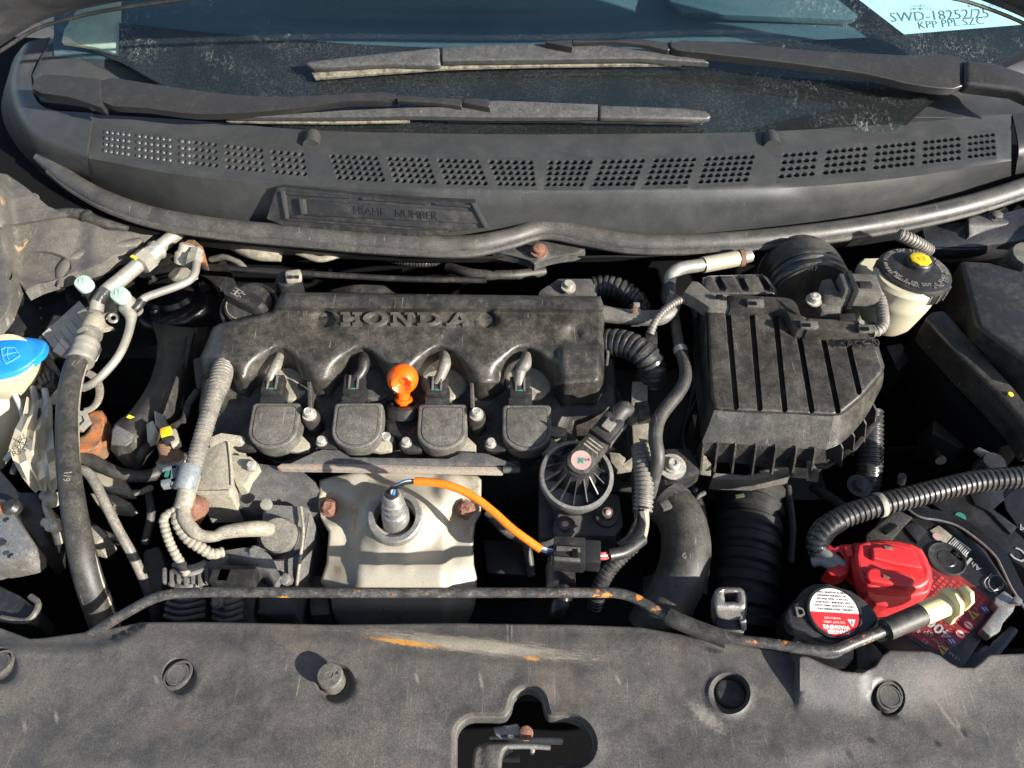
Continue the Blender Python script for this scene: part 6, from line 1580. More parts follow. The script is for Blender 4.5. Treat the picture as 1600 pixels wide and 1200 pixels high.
# far part of the case beyond the strap
m = MB(); m.prism([BP(x, y, .002) for x, y in ((1452, 786), (1520, 752), (1600, 744), (1700, 760), (1760, 900), (1660, 940), (1592, 884), (1540, 850))], .11, bevel=.003); build(m, 'case_far_end', M['battery'], bt)
m = MB(); m.prism([BP(x, y, .0050) for x, y in ((1508, 766), (1560, 760), (1570, 800), (1588, 826), (1576, 838), (1544, 804), (1520, 792))], .004, bevel=.001); build(m, 'raised_panel', M['battery'], bt)
m = MB(); m.prism([BP(x, y, .0050) for x, y in ((1546, 800), (1600, 752), (1640, 760), (1640, 880), (1590, 832))], .004, bevel=.001); build(m, 'raised_panel', M['battery'], bt)
m = MB(); m.lathe(BP(1499, 810, .0026), (0, 0, 1), [(.0052, 0), (.0052, .0006)], 20); build(m, 'green_dot', M['green'], bt)
p = BP(1523, 836, .0026); b2 = build(MB().box(p, (.017, .010, .0003), rr), 'barcode_label', M['silverprint'], bt)
for k in range(8): build(MB().box(p + d1*(-.0065+k*.0018) + Vector((0, 0, .0003)), (.0007 + .0005*(k % 3 == 1), .0075, .0002), rr), 'barcode_line', M['ink'], b2)
for (s, x, y, sz) in (('YE', 1545, 850, .0105), ('5A', 1597, 832, .0105), ('C', 1592, 870, .022), ('WR', 1508, 824, .005)):
    m = MB(); text(m, s, BP(x, y, .0030 if s != '5A' else .0056), rd, ru, sz, .0002); build(m, 'printed_text', M['silverprint'], bt)
m = MB(); m.tube([BP(1558-3+12*math.cos(a), 912+12*math.sin(a), .002) for a in np.linspace(0, 5.2, 12)], .0004, 6, smooth=2); build(m, 'outline_figure', M['silverprint'], bt)
m = MB(); m.tube([BP(1548, 898, .002), BP(1536, 912, .002), BP(1546, 926, .002), BP(1562, 918, .002)], .0006, 6, smooth=3); build(m, 'outline_figure', M['silverprint'], bt)
# hold-down strap
hs_ = thing('battery_strap', U(1520, 850, -.02), 'curved black strap lying across the battery between its two printed halves', 'battery strap')
m = MB(); sp_ = [(1414, 790, .006), (1432, 806, .007), (1460, 812, .008), (1490, 822, .009), (1524, 846, .010), (1556, 876, .010), (1568, 896, .009), (1584, 924, .007), (1612, 960, .004)]
pts_ = crom([BP(x, y, h) for x, y, h in sp_], 5)
L_, R_ = [], []
for i, p in enumerate(pts_):
    t = (pts_[min(i+1, len(pts_)-1)] - pts_[max(i-1, 0)]).normalized(); n = Vector((-t.y, t.x, 0))
    L_.append(p + n*.0060 + Vector((0, 0, .001))); R_.append(p - n*.0060)
m.sheet([L_, [a.lerp(b, .5) for a, b in zip(L_, R_)], R_], 1, 1, .003); build(m, 'strap', M['gloss'], hs_)
m = MB(); m.tube([p + Vector((0, 0, .0005)) for p in R_], .0012, 8, smooth=1); build(m, 'worn_edge', M['steel'], hs_)
bk = thing('battery_clamp', U(1545, 965, -.02), 'grey metal clamp plate bolted at the battery corner', 'clamp')
m = MB(); m.prism([BP(x, y, .010) for x, y in ((1548, 940), (1562, 930), (1582, 946), (1576, 962), (1560, 980), (1556, 992), (1540, 1002), (1526, 990), (1538, 974), (1552, 956), (1545, 950))], .010, bevel=.0018); build(m, 'plate', M['steel'], bk)
m = MB(); m.prism([BP(x, y, -.006) for x, y in ((1500, 1005), (1526, 985), (1548, 1004), (1586, 970), (1600, 980), (1545, 1050), (1500, 1052), (1490, 1030))], .03, bevel=.004); build(m, 'lower_corner', M['gloss'], bk)
build(MB().lathe(BP(1578, 950, .012), (0, 0, 1), [(.004, 0), (.004, .004), (0, .005)], 6), 'nut', M['steel'], bk)
# red terminal cover
RZ = .014
tc = thing('terminal_cover', U(1385, 900, .0), 'bright red plastic cover over the battery terminal with its wires', 'terminal cover')
def soft(P, poly, w):
    d = dist_poly(P, poly); return sstep(-w, w, np.where(inside(P, poly), d, -d))
RA_ = [(1340, 849), (1376, 846), (1424, 853), (1447, 872), (1453, 906), (1440, 918), (1404, 922), (1356, 914), (1344, 890)]
RB_ = [(1362, 854), (1402, 852), (1430, 862), (1442, 888), (1404, 882), (1364, 872)]
RC_ = capsule((1364, 897), (1420, 906), 11)
def zf_red(x, y):
    P = np.stack([x, y], -1)
    return .008 - .012*sstep(922, 950, y) - .003*sstep(1338, 1330, x)
R = MB(); relief(R, [(1328, 852), (1336, 848), (1352, 850), (1360, 845), (1374, 843), (1402, 845), (1424, 850), (1440, 858), (1448, 872), (1455, 890), (1457, 908), (1452, 926), (1436, 938), (1410, 946), (1384, 949), (1368, 946), (1360, 938), (1352, 934), (1354, 912), (1346, 898), (1338, 892), (1326, 878)], zf_red, step=5, rnd=.004, rndpx=5, skirt=.022, edge=4); build(R, 'hood_shell', M['red'], tc, sharp=50)
m = MB(); m.prism([U(x, y, .0195 - .004*max(0, (y-890)/30)) for x, y in smoothpoly(RA_, 2)], .0135, bevel=.0035, seg=4, taper=.05); build(m, 'upper_shell', M['red'], tc, sharp=50)
m = MB(); m.prism([U(x, y, .0235) for x, y in RB_], .006, bevel=.0022, seg=4); build(m, 'raised_ridge', M['red'], tc, sharp=50)
m = MB(); m.prism([U(x, y, .0225) for x, y in RC_], .008, bevel=.0030, seg=4); build(m, 'lower_bulge', M['red'], tc, sharp=50)
R = MB(); relief(R, [(1307, 856), (1313, 851), (1330, 850), (1330, 880), (1326, 896), (1312, 902), (1296, 898), (1290, 892), (1300, 886), (1312, 880), (1318, 872)], lambda x, y: .006+.004*sstep(880, 860, y)+0*x, step=4, rnd=.003, rndpx=4, skirt=.016, edge=4); build(R, 'hinge_piece', M['red'], tc)
m = MB(); m.prism(PT((1289, 853, .008), (1296, 850, .010), (1304, 856, .012), (1314, 852, .012), (1312, 860, .010), (1300, 866, .008), (1290, 862, .006)), .006, bevel=.001); build(m, 'cable_claw', M['red'], tc)
build(MB().box(U(1326, 862, .013), (.006, .010, .003), bevel=.0006), 'hinge_slot', M['red'], tc)
for (x, y, h) in ((1388, 857, .0275), (1386, 902, .0265)): build(MB().box(U(x, y, h-.0045), (.008, .0035, .003), Matrix.Rotation(-.2, 3, 'Z'), .0004), 'slot', M['rustbolt'], tc)
for i, pp in enumerate((((1268, 862, -.004), (1280, 862, .002), (1298, 870, .004), (1318, 884, .002)), ((1270, 878, -.006), (1284, 876, -.001), (1300, 884, .001), (1316, 892, -.002)))):
    build(MB().tube(PT(*pp), .0052, 12), 'wire', M['greywire'], tc)
# thick corrugated conduit across the corner
bcd = thing('battery_conduit', U(1440, 785, .02), 'thick shiny corrugated conduit sweeping from the wing to the red terminal cover', 'wiring conduit')
bp_ = ((1640, 742, .040), (1600, 745, .038), (1560, 748, .036), (1520, 753, .034), (1480, 762, .032), (1440, 772, .030), (1400, 782, .028), (1370, 790, .026), (1330, 803, .022), (1300, 817, .018), (1282, 833, .012), (1276, 850, .004), (1280, 866, -.002))
build(MB().tube(PT(*bp_), [.0108]*8 + [.0106, .0104, .0102, .0098, .0094], 22, corr=.12, pitch=.0054), 'corrugated_sleeve', M['conduitblack'], bcd)
t0 = U(1374, 789, .0262)
build(MB().lathe(t0, (1, .28, .05), [(.0116, -.003), (.0120, -.002), (.0120, .002), (.0116, .003)], 24, capa=False, capb=False), 'cable_tie', M['conduitpale'], bcd)
build(MB().tube(PT((1312, 812, .019), (1290, 826, .014), (1278, 846, .005), (1279, 862, -.001)), [.0106, .0112, .011, .0095], 14), 'tape_wrap', M['gloss'], bcd)
# small items in the dark behind it
kn = thing('stud_clip', U(1576, 722, .0), 'round dark stud cap held by a pale tab behind the thick conduit', 'stud clip')
build(MB().lathe(U(1552, 724, .012), (0, -.2, 1), [(.0115, -.02), (.0120, .0), (.0108, .003), (0, .0034)], 24), 'cap', M['battery'], kn)
m = MB(); m.prism(PT((1522, 702, .010), (1530, 698, .012), (1554, 710, .014), (1556, 716, .014), (1540, 716, .012)), .003, bevel=.0008); build(m, 'tab', M['steel'], kn)
lg = thing('bolt_eye', U(1345, 760, .0), 'dim ring terminal on a bolt just behind the thick conduit', 'ring terminal')
build(MB().lathe(U(1342, 760, .006), (0, -.2, 1), [(.012, 0), (.012, .002), (.007, .0022), (.006, .007), (0, .008)], 18), 'ring', M['black'], lg)
build(MB().tube(PT((1408, 754, .004), (1410, 744, .016)), .004, 10), 'bolt_shank', M['castdark'], lg)
# ------------------------------------------------------------------ washer filler
wf = thing('washer_filler', U(20, 600, -.06), 'bright blue washer cap with a screen symbol on a cream filler neck', 'washer filler')
WA = Vector((.10, -.35, 1)).normalized()
c = U(14, 556, .030)
def wl(off): return c + off
kx = mpp(556, .03)
R = MB()
BC = smoothpoly([(-60, 552), (-40, 536), (0, 529), (35, 527), (66, 531), (73, 536), (70, 550), (58, 562), (44, 574), (20, 586), (-10, 592), (-50, 590)], 4)
def zf_blue(x, y): return .030 - .0035*np.hypot((x-0)/60, (y-555)/40)**2 + .003*sstep(50, 70, x) + .006*(560-y)/30*.6
relief(R, BC, zf_blue, step=6, rnd=.004, rndpx=6, skirt=.006, edge=5); build(R, 'cap', M['blue'], wf)
def wp(x, y): return U(x, y, float(zf_blue(np.array([x]), np.array([y]))[0])+.0008)
m = MB()
m.tube([wp(*p) for p in ((2, 546), (8, 543), (22, 543), (23, 544), (31, 556), (20, 563), (9, 568), (5, 562), (2, 546))], .0009, 6, smooth=1)
m.tube([wp(*p) for p in ((12, 545), (11, 556), (14, 562))], .0007, 6, smooth=2); m.tube([wp(*p) for p in ((4, 556), (16, 552), (30, 550))], .0007, 6, smooth=2)
build(m, 'washer_symbol', plain('pale_blue_emboss', (.06, .30, .72), .35), wf)
p0 = c + Vector((-.012, -.006, -.004))
m = MB(); m.lathe(p0, (.05, -.30, 1), [(.024, -.09), (.029, -.055), (.034, -.028), (.037, -.010), (.0375, -.003)], 40, capa=False); build(m, 'neck', M['cream'], wf)
m = MB(); m.tube([p0 + Vector((-.01, -.0, -.04)), U(-5, 650, -.04), U(-30, 720, -.08)], [.029, .026, .025], 24); build(m, 'tube', M['cream'], wf)

# ------------------------------------------------------------------ air conditioning pipes
ac = thing('suction_hose', U(120, 700, -.1), 'thick worn black air conditioning hose with a pale edge line and aluminium ferrule', 'hose')
hp = ((128, 552, .022), (119, 568, .024), (112, 590, .026), (106, 630, .028), (105, 680, .028), (108, 740, .026), (116, 800, .020), (127, 860, .008), (140, 910, -.012), (156, 955, -.04), (172, 1000, -.075))
build(MB().tube(PT(*hp), [.0116, .0112, .0110, .0110, .0110, .0110, .0114, .0120, .0126, .0132, .0136], 24), 'hose', M['rubber'], ac)
build(MB().tube([U(x+17.5+max(0, y-760)*.022, y+2, z-.0005) for x, y, z in hp[1:]], .0011, 6), 'pale_moulding_line', M['conduitpale'], ac)
fa = U(127, 560, .022); fb_ = U(146, 508, .022); ax = (fb_-fa).normalized()
build(MB().lathe(fa, ax, [(.0138, -.006), (.0146, -.004), (.0142, .002), (.0138, .010), (.0144, .012), (.0138, .014), (.0138, .020), (.0144, .022), (.0130, .026), (.0100, .030)], 30), 'ferrule', M['alu'], ac)
build(MB().lathe(fa, ax, [(.009, .028), (.009, .036), (.0135, .037), (.0135, .041), (.010, .042)], 26), 'knurled_ring', M['conduit'], ac)
build(MB().lathe(fa, ax, [(.012, .042), (.0125, .048), (.0120, .060), (.009, .068)], 24), 'elbow_block', M['cast'], ac)
m = MB(); text(m, '6/1', U(106, 744, .0362), Vector((-.15, .95, .1)), Vector((-.95, -.2, 0)), .010, .0004); build(m, 'printed_number', M['conduitpale'], ac)
lp = thing('suction_pipe', U(220, 410, .03), 'wide bright aluminium pipe with a large hex union and a yellow dab', 'pipe')
pts1 = PT((150, 488, .018), (153, 474, .022), (166, 456, .026), (190, 436, .030), (230, 402, .034), (262, 376, .036), (300, 346, .038))
build(MB().tube(pts1, [.0080, .0086, .0090, .0090, .0090, .0088, .0088], 22), 'pipe', M['alu'], lp)
ux = (U(262, 376, .036)-U(214, 416, .034)).normalized(); uc = U(228, 405, .034)
build(MB().lathe(uc, ux, [(.0110, -.012), (.0150, -.011), (.0150, .004), (.0125, .005)], 6, ref=(0, 0, 1)), 'hex_nut', M['alu'], lp)
build(MB().lathe(uc, ux, [(.0130, .004), (.0132, .009), (.0118, .010), (.0118, .016), (.0132, .018), (.0132, .022), (.010, .024)], 8, ref=(0, .2, 1)), 'hex_union', M['alu'], lp)
build(MB().box(uc + ux*(-.008) + Vector((-.002, -.006, .0140)), (.010, .004, .001), Matrix.Rotation(-.6, 3, 'Z')), 'paint_dab', M['yellowpaint'], lp)
# service ports with mint caps
def port(p, label, lean):
    t = thing('service_port', p, label, 'service port', 'air conditioning service ports')
    ax = Vector(lean).normalized()
    build(MB().lathe(p, ax, [(.0094, 0), (.0100, .002), (.0096, .011), (.0088, .0122), (.006, .0125), (0, .0125)], 28), 'cap', M['mint'], t)
    m = MB()
    u = Vector((1, .2, 0)); u = (u-ax*u.dot(ax)).normalized(); w = ax.cross(u)
    for s in (-.0022, .0022): m.box(p+ax*.0130+u*s, (.0010, .006, .0008), Matrix((u, w, ax)).transposed())
    m.box(p+ax*.0130, (.0044, .001, .0008), Matrix((u, w, ax)).transposed())
    build(m, 'embossed_mark', M['labelgrey'], t)
    build(MB().lathe(p, ax, [(.0072, -.030), (.0078, -.022), (.0092, -.018), (.009, -.010), (.0085, -.001)], 22), 'stem', M['alu'] if 'thin' in label else M['black'], t)
    return t
port(U(136, 449, .038), 'pale mint port cap standing on the thick hose union', (-.05, -.22, 1))
port(U(193, 466, .046), 'pale mint port cap on the thin bent aluminium pipe', (-.12, -.30, 1))
hp_ = thing('liquid_pipe', U(190, 520, .03), 'thin bent aluminium pipe running between the mint cap and the rear fitting', 'pipe')
build(MB().tube(PT((197, 480, .032), (204, 492, .030), (204, 506, .028), (196, 534, .026), (184, 558, .024), (166, 580, .018), (146, 598, .010), (130, 606, .002)), [.0088, .0070, .0050, .0046, .0046, .0046, .0046, .0048], 16), 'lower_pipe', M['alu'], hp_)
build(MB().tube(PT((218, 474, .034), (226, 466, .036), (246, 458, .038), (280, 446, .040), (296, 438, .040), (304, 428, .040), (307, 412, .040), (306, 404, .040)), .0047, 16), 'upper_pipe', M['alu'], hp_)
build(MB().tube(PT((204, 488, .030), (214, 480, .033), (222, 470, .035)), .0054, 12), 'joint', M['black'], hp_)
build(MB().lathe(U(304, 405, .040), (0, 1, .2), [(.0100, -.006), (.0105, .004), (.0085, .006), (.0085, .014)], 6), 'hex_nut', M['alu'], hp_)
rf = thing('rear_fitting', U(295, 390, .03), 'tarnished pipe fitting with a rusty bracket just below the weather strip', 'pipe fitting')
m = MB(); m.prism(PT((286, 382, .040), (292, 374, .042), (304, 374, .042), (316, 384, .040), (323, 412, .034), (312, 408, .034), (302, 396, .036), (290, 400, .036)), .012, bevel=.002); build(m, 'bracket', M['rust'], rf)
build(MB().lathe(U(290, 398, .034), (.3, .5, .8), [(.012, -.012), (.013, .0), (.010, .004), (.010, .012), (.0075, .014)], 10), 'fitting', M['foil'], rf)
m = MB(); m.prism(PT((262, 430, .012), (272, 418, .016), (290, 416, .018), (308, 430, .014), (296, 436, .012), (270, 434, .012)), .006, bevel=.001); build(m, 'lower_flange', M['cast'], rf)
# pale pipes peeking out under the strip
for i, (pp, r, lb) in enumerate(((((352, 372, .012), (372, 384, .012), (402, 396, .010), (438, 398, .008)), .0095, 'fat cream pipe end peeking out under the weather strip'), (((404, 374, .02), (432, 382, .018), (470, 396, .016), (500, 405, .014), (530, 398, .014), (580, 386, .012)), .0042, 'thin brown pipe making a shallow vee under the weather strip'), (((438, 380, .010), (470, 384, .010), (505, 382, .008)), .007, 'pale flat pipe stub behind the thin brown pipe'))):
    build(MB().tube(PT(*pp), r, 14), 'vent_pipe', M['creamclip'] if False else (M['conduitpale'] if i != 1 else M['conduitpale']), label=lb, cat='pipe')
# data label on the strut side
dl = thing('data_label', U(120, 525, .0), 'faded pale data label stuck behind the thick hose', 'label')
m = MB(); m.prism(PT((66, 522, -.006), (124, 470, .0), (150, 500, .0), (158, 545, -.002), (150, 562, -.006), (138, 570, -.008), (92, 556, -.008)), .002); build(m, 'sheet', M['labelgrey'], dl)
m = MB()
for k in range(5):
    a = U(84+k*9, 524-k*8, .0005); b = U(104+k*9, 548-k*8, .0005); m.tube([a, b], .0004, 4, smooth=1)
build(m, 'printed_rule', M['inkgrey'], dl)
m = MB(); m.prism(PT((82, 548, -.004), (96, 528, -.003), (108, 540, -.003), (95, 556, -.004)), .0015); build(m, 'white_panel', M['whitelabel'], dl)
# steel hose bracket near the label
cb = thing('hose_bracket', U(165, 500, .0), 'jagged grey steel bracket with an oval hole holding the hose union', 'bracket')
R = MB(); relief(R, [(118, 488), (140, 478), (160, 490), (176, 486), (166, 494), (160, 500), (170, 508), (178, 512), (160, 516), (150, 522), (134, 514)], lambda x, y: .020+0*x, step=5, rnd=.002, rndpx=3, skirt=.004); build(R, 'plate', M['cast'], cb)
m = MB(); m.tube([U(177+7*math.cos(a), 497+6*math.sin(a), .022) for a in np.linspace(0, 6.283, 14)], .002, 8, smooth=1); build(m, 'oval_eye', M['alu'], cb)
sr = thing('hose_ring', U(140, 610, -.02), 'thin tan ring clip showing behind the thick hose', 'clip')
m = MB(); m.tube([U(130+26*math.cos(a), 612+30*math.sin(a), -.012) for a in np.linspace(-1.6, 1.5, 14)], .0045, 10, smooth=2, flat=.4); build(m, 'ring', M['conduitpale'], sr)

# ------------------------------------------------------------------ engine mount arm and rusty bracket
ma = thing('engine_mount_arm', U(220, 610, -.06), 'heavy black engine mount arm curving down from the strut tower', 'engine mount')
m = MB(); m.sheet([[U(238, 505, -.030), U(262, 508, -.026), U(300, 512, -.03), U(326, 510, -.05)], [U(246, 540, -.028), U(266, 545, -.022), U(290, 548, -.028), U(310, 560, -.05)], [U(236, 590, -.024), U(256, 598, -.018), U(276, 606, -.026), U(290, 625, -.05)], [U(206, 640, -.018), U(222, 644, -.012), U(240, 655, -.02), U(252, 672, -.045)], [U(176, 668, -.014), U(196, 676, -.008), U(214, 690, -.014), U(220, 702, -.04)], [U(173, 702, -.03), U(188, 714, -.03), U(206, 716, -.035), U(218, 715, -.05)]], 5, 6, .02); build(m, 'arm', M['rubber'], ma)
m = MB(); m.prism(PT((176, 672, -.0055), (182, 664, -.0045), (208, 678, -.0045), (206, 688, -.0055), (196, 696, -.007), (174, 694, -.009)), .002, bevel=.0005); build(m, 'worn_face', M['steel'], ma)
build(MB().box(U(204, 652, -.0105), (.008, .004, .001), Matrix.Rotation(-.4, 3, 'Z')), 'paint_dab', M['yellowpaint'], ma)
rb = thing('rusty_bracket', U(145, 675, -.03), 'curved rusty steel bracket between the thick hose and the mount arm', 'bracket')
R = MB(); relief(R, smoothpoly([(136, 646), (160, 642), (164, 660), (162, 690), (150, 702), (110, 706), (112, 686), (130, 680), (140, 666)], 3), lambda x, y: -.02 + .006*sstep(690, 660, y)+0*x, step=5, rnd=.004, rndpx=5, skirt=.02); build(R, 'plate', M['rust'], rb)
build(MB().lathe(U(124, 660, -.008), (.2, -.3, 1), [(.013, 0), (.013, .006), (.007, .006), (.007, .002)], 6), 'hex_nut', M['alu'], rb)
hz2 = thing('heater_hose', U(200, 735, -.06), 'dark thin hose sagging below the mount arm', 'hose')
build(MB().tube(PT((112, 706, -.03), (140, 718, -.032), (180, 738, -.038), (215, 744, -.045), (244, 740, -.05), (262, 715, -.05)), .0072, 14), 'hose', M['rubber'], hz2)
gp = thing('drain_pipe', U(170, 770, -.05), 'thin grey metal pipe bending down past the thick hose', 'pipe')
build(MB().tube(PT((122, 732, .0), (136, 738, .0), (148, 754, -.004), (166, 790, -.014), (186, 830, -.030), (204, 862, -.045), (222, 900, -.07), (240, 950, -.11), (250, 990, -.15)), .0050, 14), 'pipe', M['conduit'], gp)
# folded pale foil and harness tag
ft = thing('foil_wrap', U(55, 700, -.03), 'crumpled pale foil wrap with dark print hanging beside the thick hose', 'foil wrap')
m = MB()
FR = []
for r, (y, x0, x1, zz) in enumerate(((622, 42, 80, .0), (646, 36, 82, .002), (672, 24, 82, .004), (698, 14, 84, .006), (722, 20, 86, .002), (744, 34, 88, -.006), (766, 48, 88, -.012))):
    FR.append([U(x0+(x1-x0)*k/6, y+(3 if k % 2 else -3)+(r % 2)*4, zz + (.0065 if (k+r) % 3 == 0 else (-.003 if (k+r) % 3 == 1 else .001))*(1 if k < 6 else .3)) for k in range(7)])
m.sheet(FR, 1, 1, .0012)
build(m, 'foil', M['foil'], ft, sharp=12)
for k in range(3): m = MB(); text(m, ('R55', '0X', 'K25')[k], U(30+k*5, 706-k*9, .0155), Vector((.8, .5, 0)), Vector((-.5, .8, .2)), .0085, .0003); build(m, 'printed_text', M['ink'], ft)
# control unit and abs block low in the corner
au = thing('brake_control_unit', U(60, 800, -.05), 'grey metal brake control unit with dark ports, low beside the washer neck', 'control unit')
m = MB(); m.prism(PT((-30, 770, -.020), (8, 780, -.018), (20, 800, -.018), (52, 848, -.02), (52, 862, -.022), (40, 872, -.024), (10, 878, -.026), (-30, 884, -.028)), .03, bevel=.003); build(m, 'metal_block', M['steel'], au)
m = MB(); m.prism(PT((-30, 700, -.03), (30, 768, -.024), (62, 768, -.024), (68, 800, -.028), (70, 850, -.034), (54, 862, -.036), (14, 790, -.03), (-30, 760, -.03)), .05, bevel=.004); build(m, 'plastic_cover', M['black'], au)
for (x, y, r) in ((4, 848, .004), (16, 868, .003), (10, 812, .003)): build(MB().lathe(U(x, y, -.0195), (0, 0, 1), [(r, 0), (r*.8, .0006), (0, .0006)], 12), 'port_hole', M['black'], au)
build(MB().lathe(U(-4, 796, -.018), (0, 0, 1), [(.009, 0), (.007, .001), (0, .001)], 14), 'rust_spot', M['rust'], au)
build(MB().lathe(U(22, 795, -.022), (0, -.2, 1), [(.009, 0), (.009, .006), (.005, .010), (0, .010)], 14), 'cap_screw', M['black'], au)
m = MB(); m.prism(PT((-20, 905, -.04), (30, 930, -.04), (60, 950, -.035), (56, 975, -.035), (10, 970, -.04), (-20, 960, -.04)), .04, bevel=.003); build(m, 'lower_connector', M['black'], au)
m = MB(); m.tube(PT((2, 966, -.034), (40, 970, -.032), (52, 962, -.03), (60, 944, -.03), (48, 932, -.032)), .003, 8, smooth=3); build(m, 'connector_rim', M['coil'], au)
rl = thing('relay_block', U(60, 590, -.01), 'black slotted relay block between the washer neck and the thick hose', 'relay block')
m = MB(); m.prism(PT((50, 580, .0), (66, 568, .004), (86, 580, .004), (84, 600, .0), (62, 616, -.004), (50, 604, -.002)), .03, bevel=.003); build(m, 'housing', M['black'], rl)
for k in range(3): m = MB(); m.prism(PT((56+k*8, 588-k*4, .0035), (61+k*8, 585-k*4, .0035), (68+k*6, 598-k*3, .0025), (63+k*6, 602-k*3, .0025)), .003, bevel=.0006); build(m, 'slot_rib', M['rubber'], rl)
m = MB(); m.prism(PT((66, 548, .0), (76, 552, .002), (90, 574, .002), (84, 582, .0), (64, 566, -.002)), .01, bevel=.002); build(m, 'cover_tab', M['coil'], rl)
for i, pp in enumerate((((52, 606, .0), (56, 626, .002), (60, 640, .0), (50, 660, -.004)), ((70, 610, -.002), (72, 630, .0), (68, 650, -.002), (72, 668, -.006)))): build(MB().tube(PT(*pp), .0036, 10), 'wire', M['greywire'] if i == 0 else M['labelgrey'], rl)
# clutter in the dark corner
jl = thing('joint_lump', U(60, 760, -.03), 'greenish pale fittings showing beneath the foil wrap', 'pipe fitting')
for i, (x, y, r, mt) in enumerate(((56, 742, .010, 'pvc'), (70, 760, .012, 'foil'), (78, 780, .013, 'cast'), (80, 822, .012, 'foil'))): build(MB().tube(PT((x-9, y-6, -.022), (x+2, y-2, -.018), (x+9, y+8, -.026)), [r*.42, r*.5, r*.42], 10).lathe(U(x+2, y-2, -.019), (1, -.4, .1), [(r*.62, -.003), (r*.62, .003)], 6), 'fitting', M[mt], jl)
# ------------------------------------------------------------------ conduit from the cover down to the alternator
gc = thing('grey_conduit', U(320, 660, .0), 'long dusty grey conduit running from the cover end to a clamp and three branches', 'wiring conduit')
build(MB().tube(PT((348, 570, .032), (347, 582, .036), (342, 602, .036), (333, 628, .032), (322, 662, .026), (311, 700, .018), (302, 730, .012)), [.0100, .0118, .0112, .0092, .0090, .0090, .0090], 18, corr=.09, pitch=.0040), 'corrugated_sleeve', M['conduit'], gc)
build(MB().tube(PT((299, 742, .008), (293, 765, .004), (288, 785, .000), (282, 798, -.002)), [.0095, .0092, .009, .0080], 16), 'taped_sleeve', M['conduitpale'], gc)
k = U(294, 745, .010); ax = (U(302, 728, .012)-U(292, 764, .004)).normalized()
cl = build(MB().lathe(k, ax, [(.0102, -.014), (.0110, -.012), (.0110, .010), (.0102, .012)], 22), 'clamp_ring', M['clip'], gc)
for (dx, dy, sx, sy) in ((-25, -10, .010, .005), (-25, 10, .012, .006), (-20, 0, .004, .024)): build(MB().box(U(294+dx, 745+dy, .008), (sx*1.6, sy, .010), Matrix.Rotation(.25, 3, 'Z'), .001), 'clamp_lug', M['clip'], cl)
build(MB().box(U(262, 742, .010), (.0035, .006, .006)), 'clamp_pin', M['green'], cl)
build(MB().tube(PT((284, 796, -.002), (268, 800, -.002), (256, 810, -.004), (258, 826, -.008), (266, 850, -.016), (274, 866, -.022), (284, 882, -.030), (292, 898, -.04)), [.0045, .0046, .0046, .0046, .0046, .0046, .0046, .0042], 14, corr=.12, pitch=.0046), 'corrugated_branch', M['conduitpale'], gc)
build(MB().tube(PT((283, 794, -.001), (276, 808, -.004), (282, 826, -.010), (296, 844, -.018), (314, 856, -.024), (332, 866, -.030), (350, 862, -.034)), [.0048, .0056, .0058, .0058, .0058, .0058, .0054], 14, corr=.12, pitch=.0050), 'corrugated_branch', M['conduitpale'], gc)
build(MB().tube(PT((287, 790, .000), (288, 808, -.002), (298, 824, -.006), (312, 836, -.010), (335, 838, -.012), (350, 832, -.012), (400, 826, -.016), (428, 828, -.034)), [.0066, .0068, .0066, .0060, .0054, .0066, .0080, .0078], 14), 'taped_branch', M['conduitpale'], gc)
# yellow plug and its sensor
yp = thing('temperature_sensor', U(264, 690, -.02), 'small sensor with a yellow plug and copper body beside the grey conduit', 'sensor')
build(MB().box(U(261, 678, .012), (.012, .013, .011), Matrix.Rotation(.4, 3, 'Z'), .003), 'plug', M['yellow'], yp)
build(MB().box(U(273, 686, .010), (.010, .022, .010), Matrix.Rotation(.5, 3, 'Z'), .003), 'plug_side', M['foil'], yp)
build(MB().box(U(266, 690, .012), (.011, .006, .011), Matrix.Rotation(.4, 3, 'Z'), .002), 'plug_band', M['black'], yp)
build(MB().lathe(U(268, 716, -.010), (-.15, .45, .8), [(.0125, -.004), (.0130, .002), (.0105, .006), (.0100, .016), (.0085, .020)], 18), 'body', M['rust'], yp)
build(MB().lathe(U(270, 722, -.014), (-.15, .45, .8), [(.018, -.004), (.018, .003), (.012, .005)], 6), 'hex_base', M['cast'], yp)
m = MB(); m.prism(PT((228, 662, -.004), (238, 656, .0), (244, 668, .0), (240, 684, -.002), (230, 690, -.004)), .01, bevel=.002); build(m, 'side_lug', M['foil'], yp)
# pale casting of the chain case
cc = thing('chain_case_casting', U(340, 730, -.06), 'pale rough aluminium casting beside the grey conduit, its front face in shade', 'casting')
m = MB(); m.prism(PT((318, 702, -.004), (350, 690, .0), (357, 690, .0), (360, 720, -.006), (362, 762, -.012), (358, 770, -.014), (307, 772, -.016), (306, 762, -.014), (313, 748, -.010)), .055, bevel=.0014, seg=2); build(m, 'main_boss', M['cast'], cc)
m = MB(); m.prism(PT((356, 708, -.012), (378, 712, -.010), (392, 713, -.010), (405, 726, -.012), (390, 744, -.018), (382, 760, -.022), (370, 760, -.022), (362, 740, -.018)), .045, bevel=.0015, seg=2); build(m, 'side_web', M['cast'], cc)
m = MB(); m.prism(PT((326, 684, .002), (346, 676, .004), (372, 680, .003), (376, 690, .0), (352, 690, -.001), (328, 698, -.002)), .03, bevel=.001); build(m, 'top_ledge', M['cast'], cc)
m = MB(); m.tube(PT((357, 691, .001), (360, 722, -.005), (362, 758, -.011)), .0012, 8); build(m, 'edge_ridge', M['cast'], cc)
m = MB(); m.tube(PT((308, 768, -.0145), (334, 768, -.0135), (358, 767, -.0125)), .0012, 8); build(m, 'edge_ridge', M['cast'], cc)
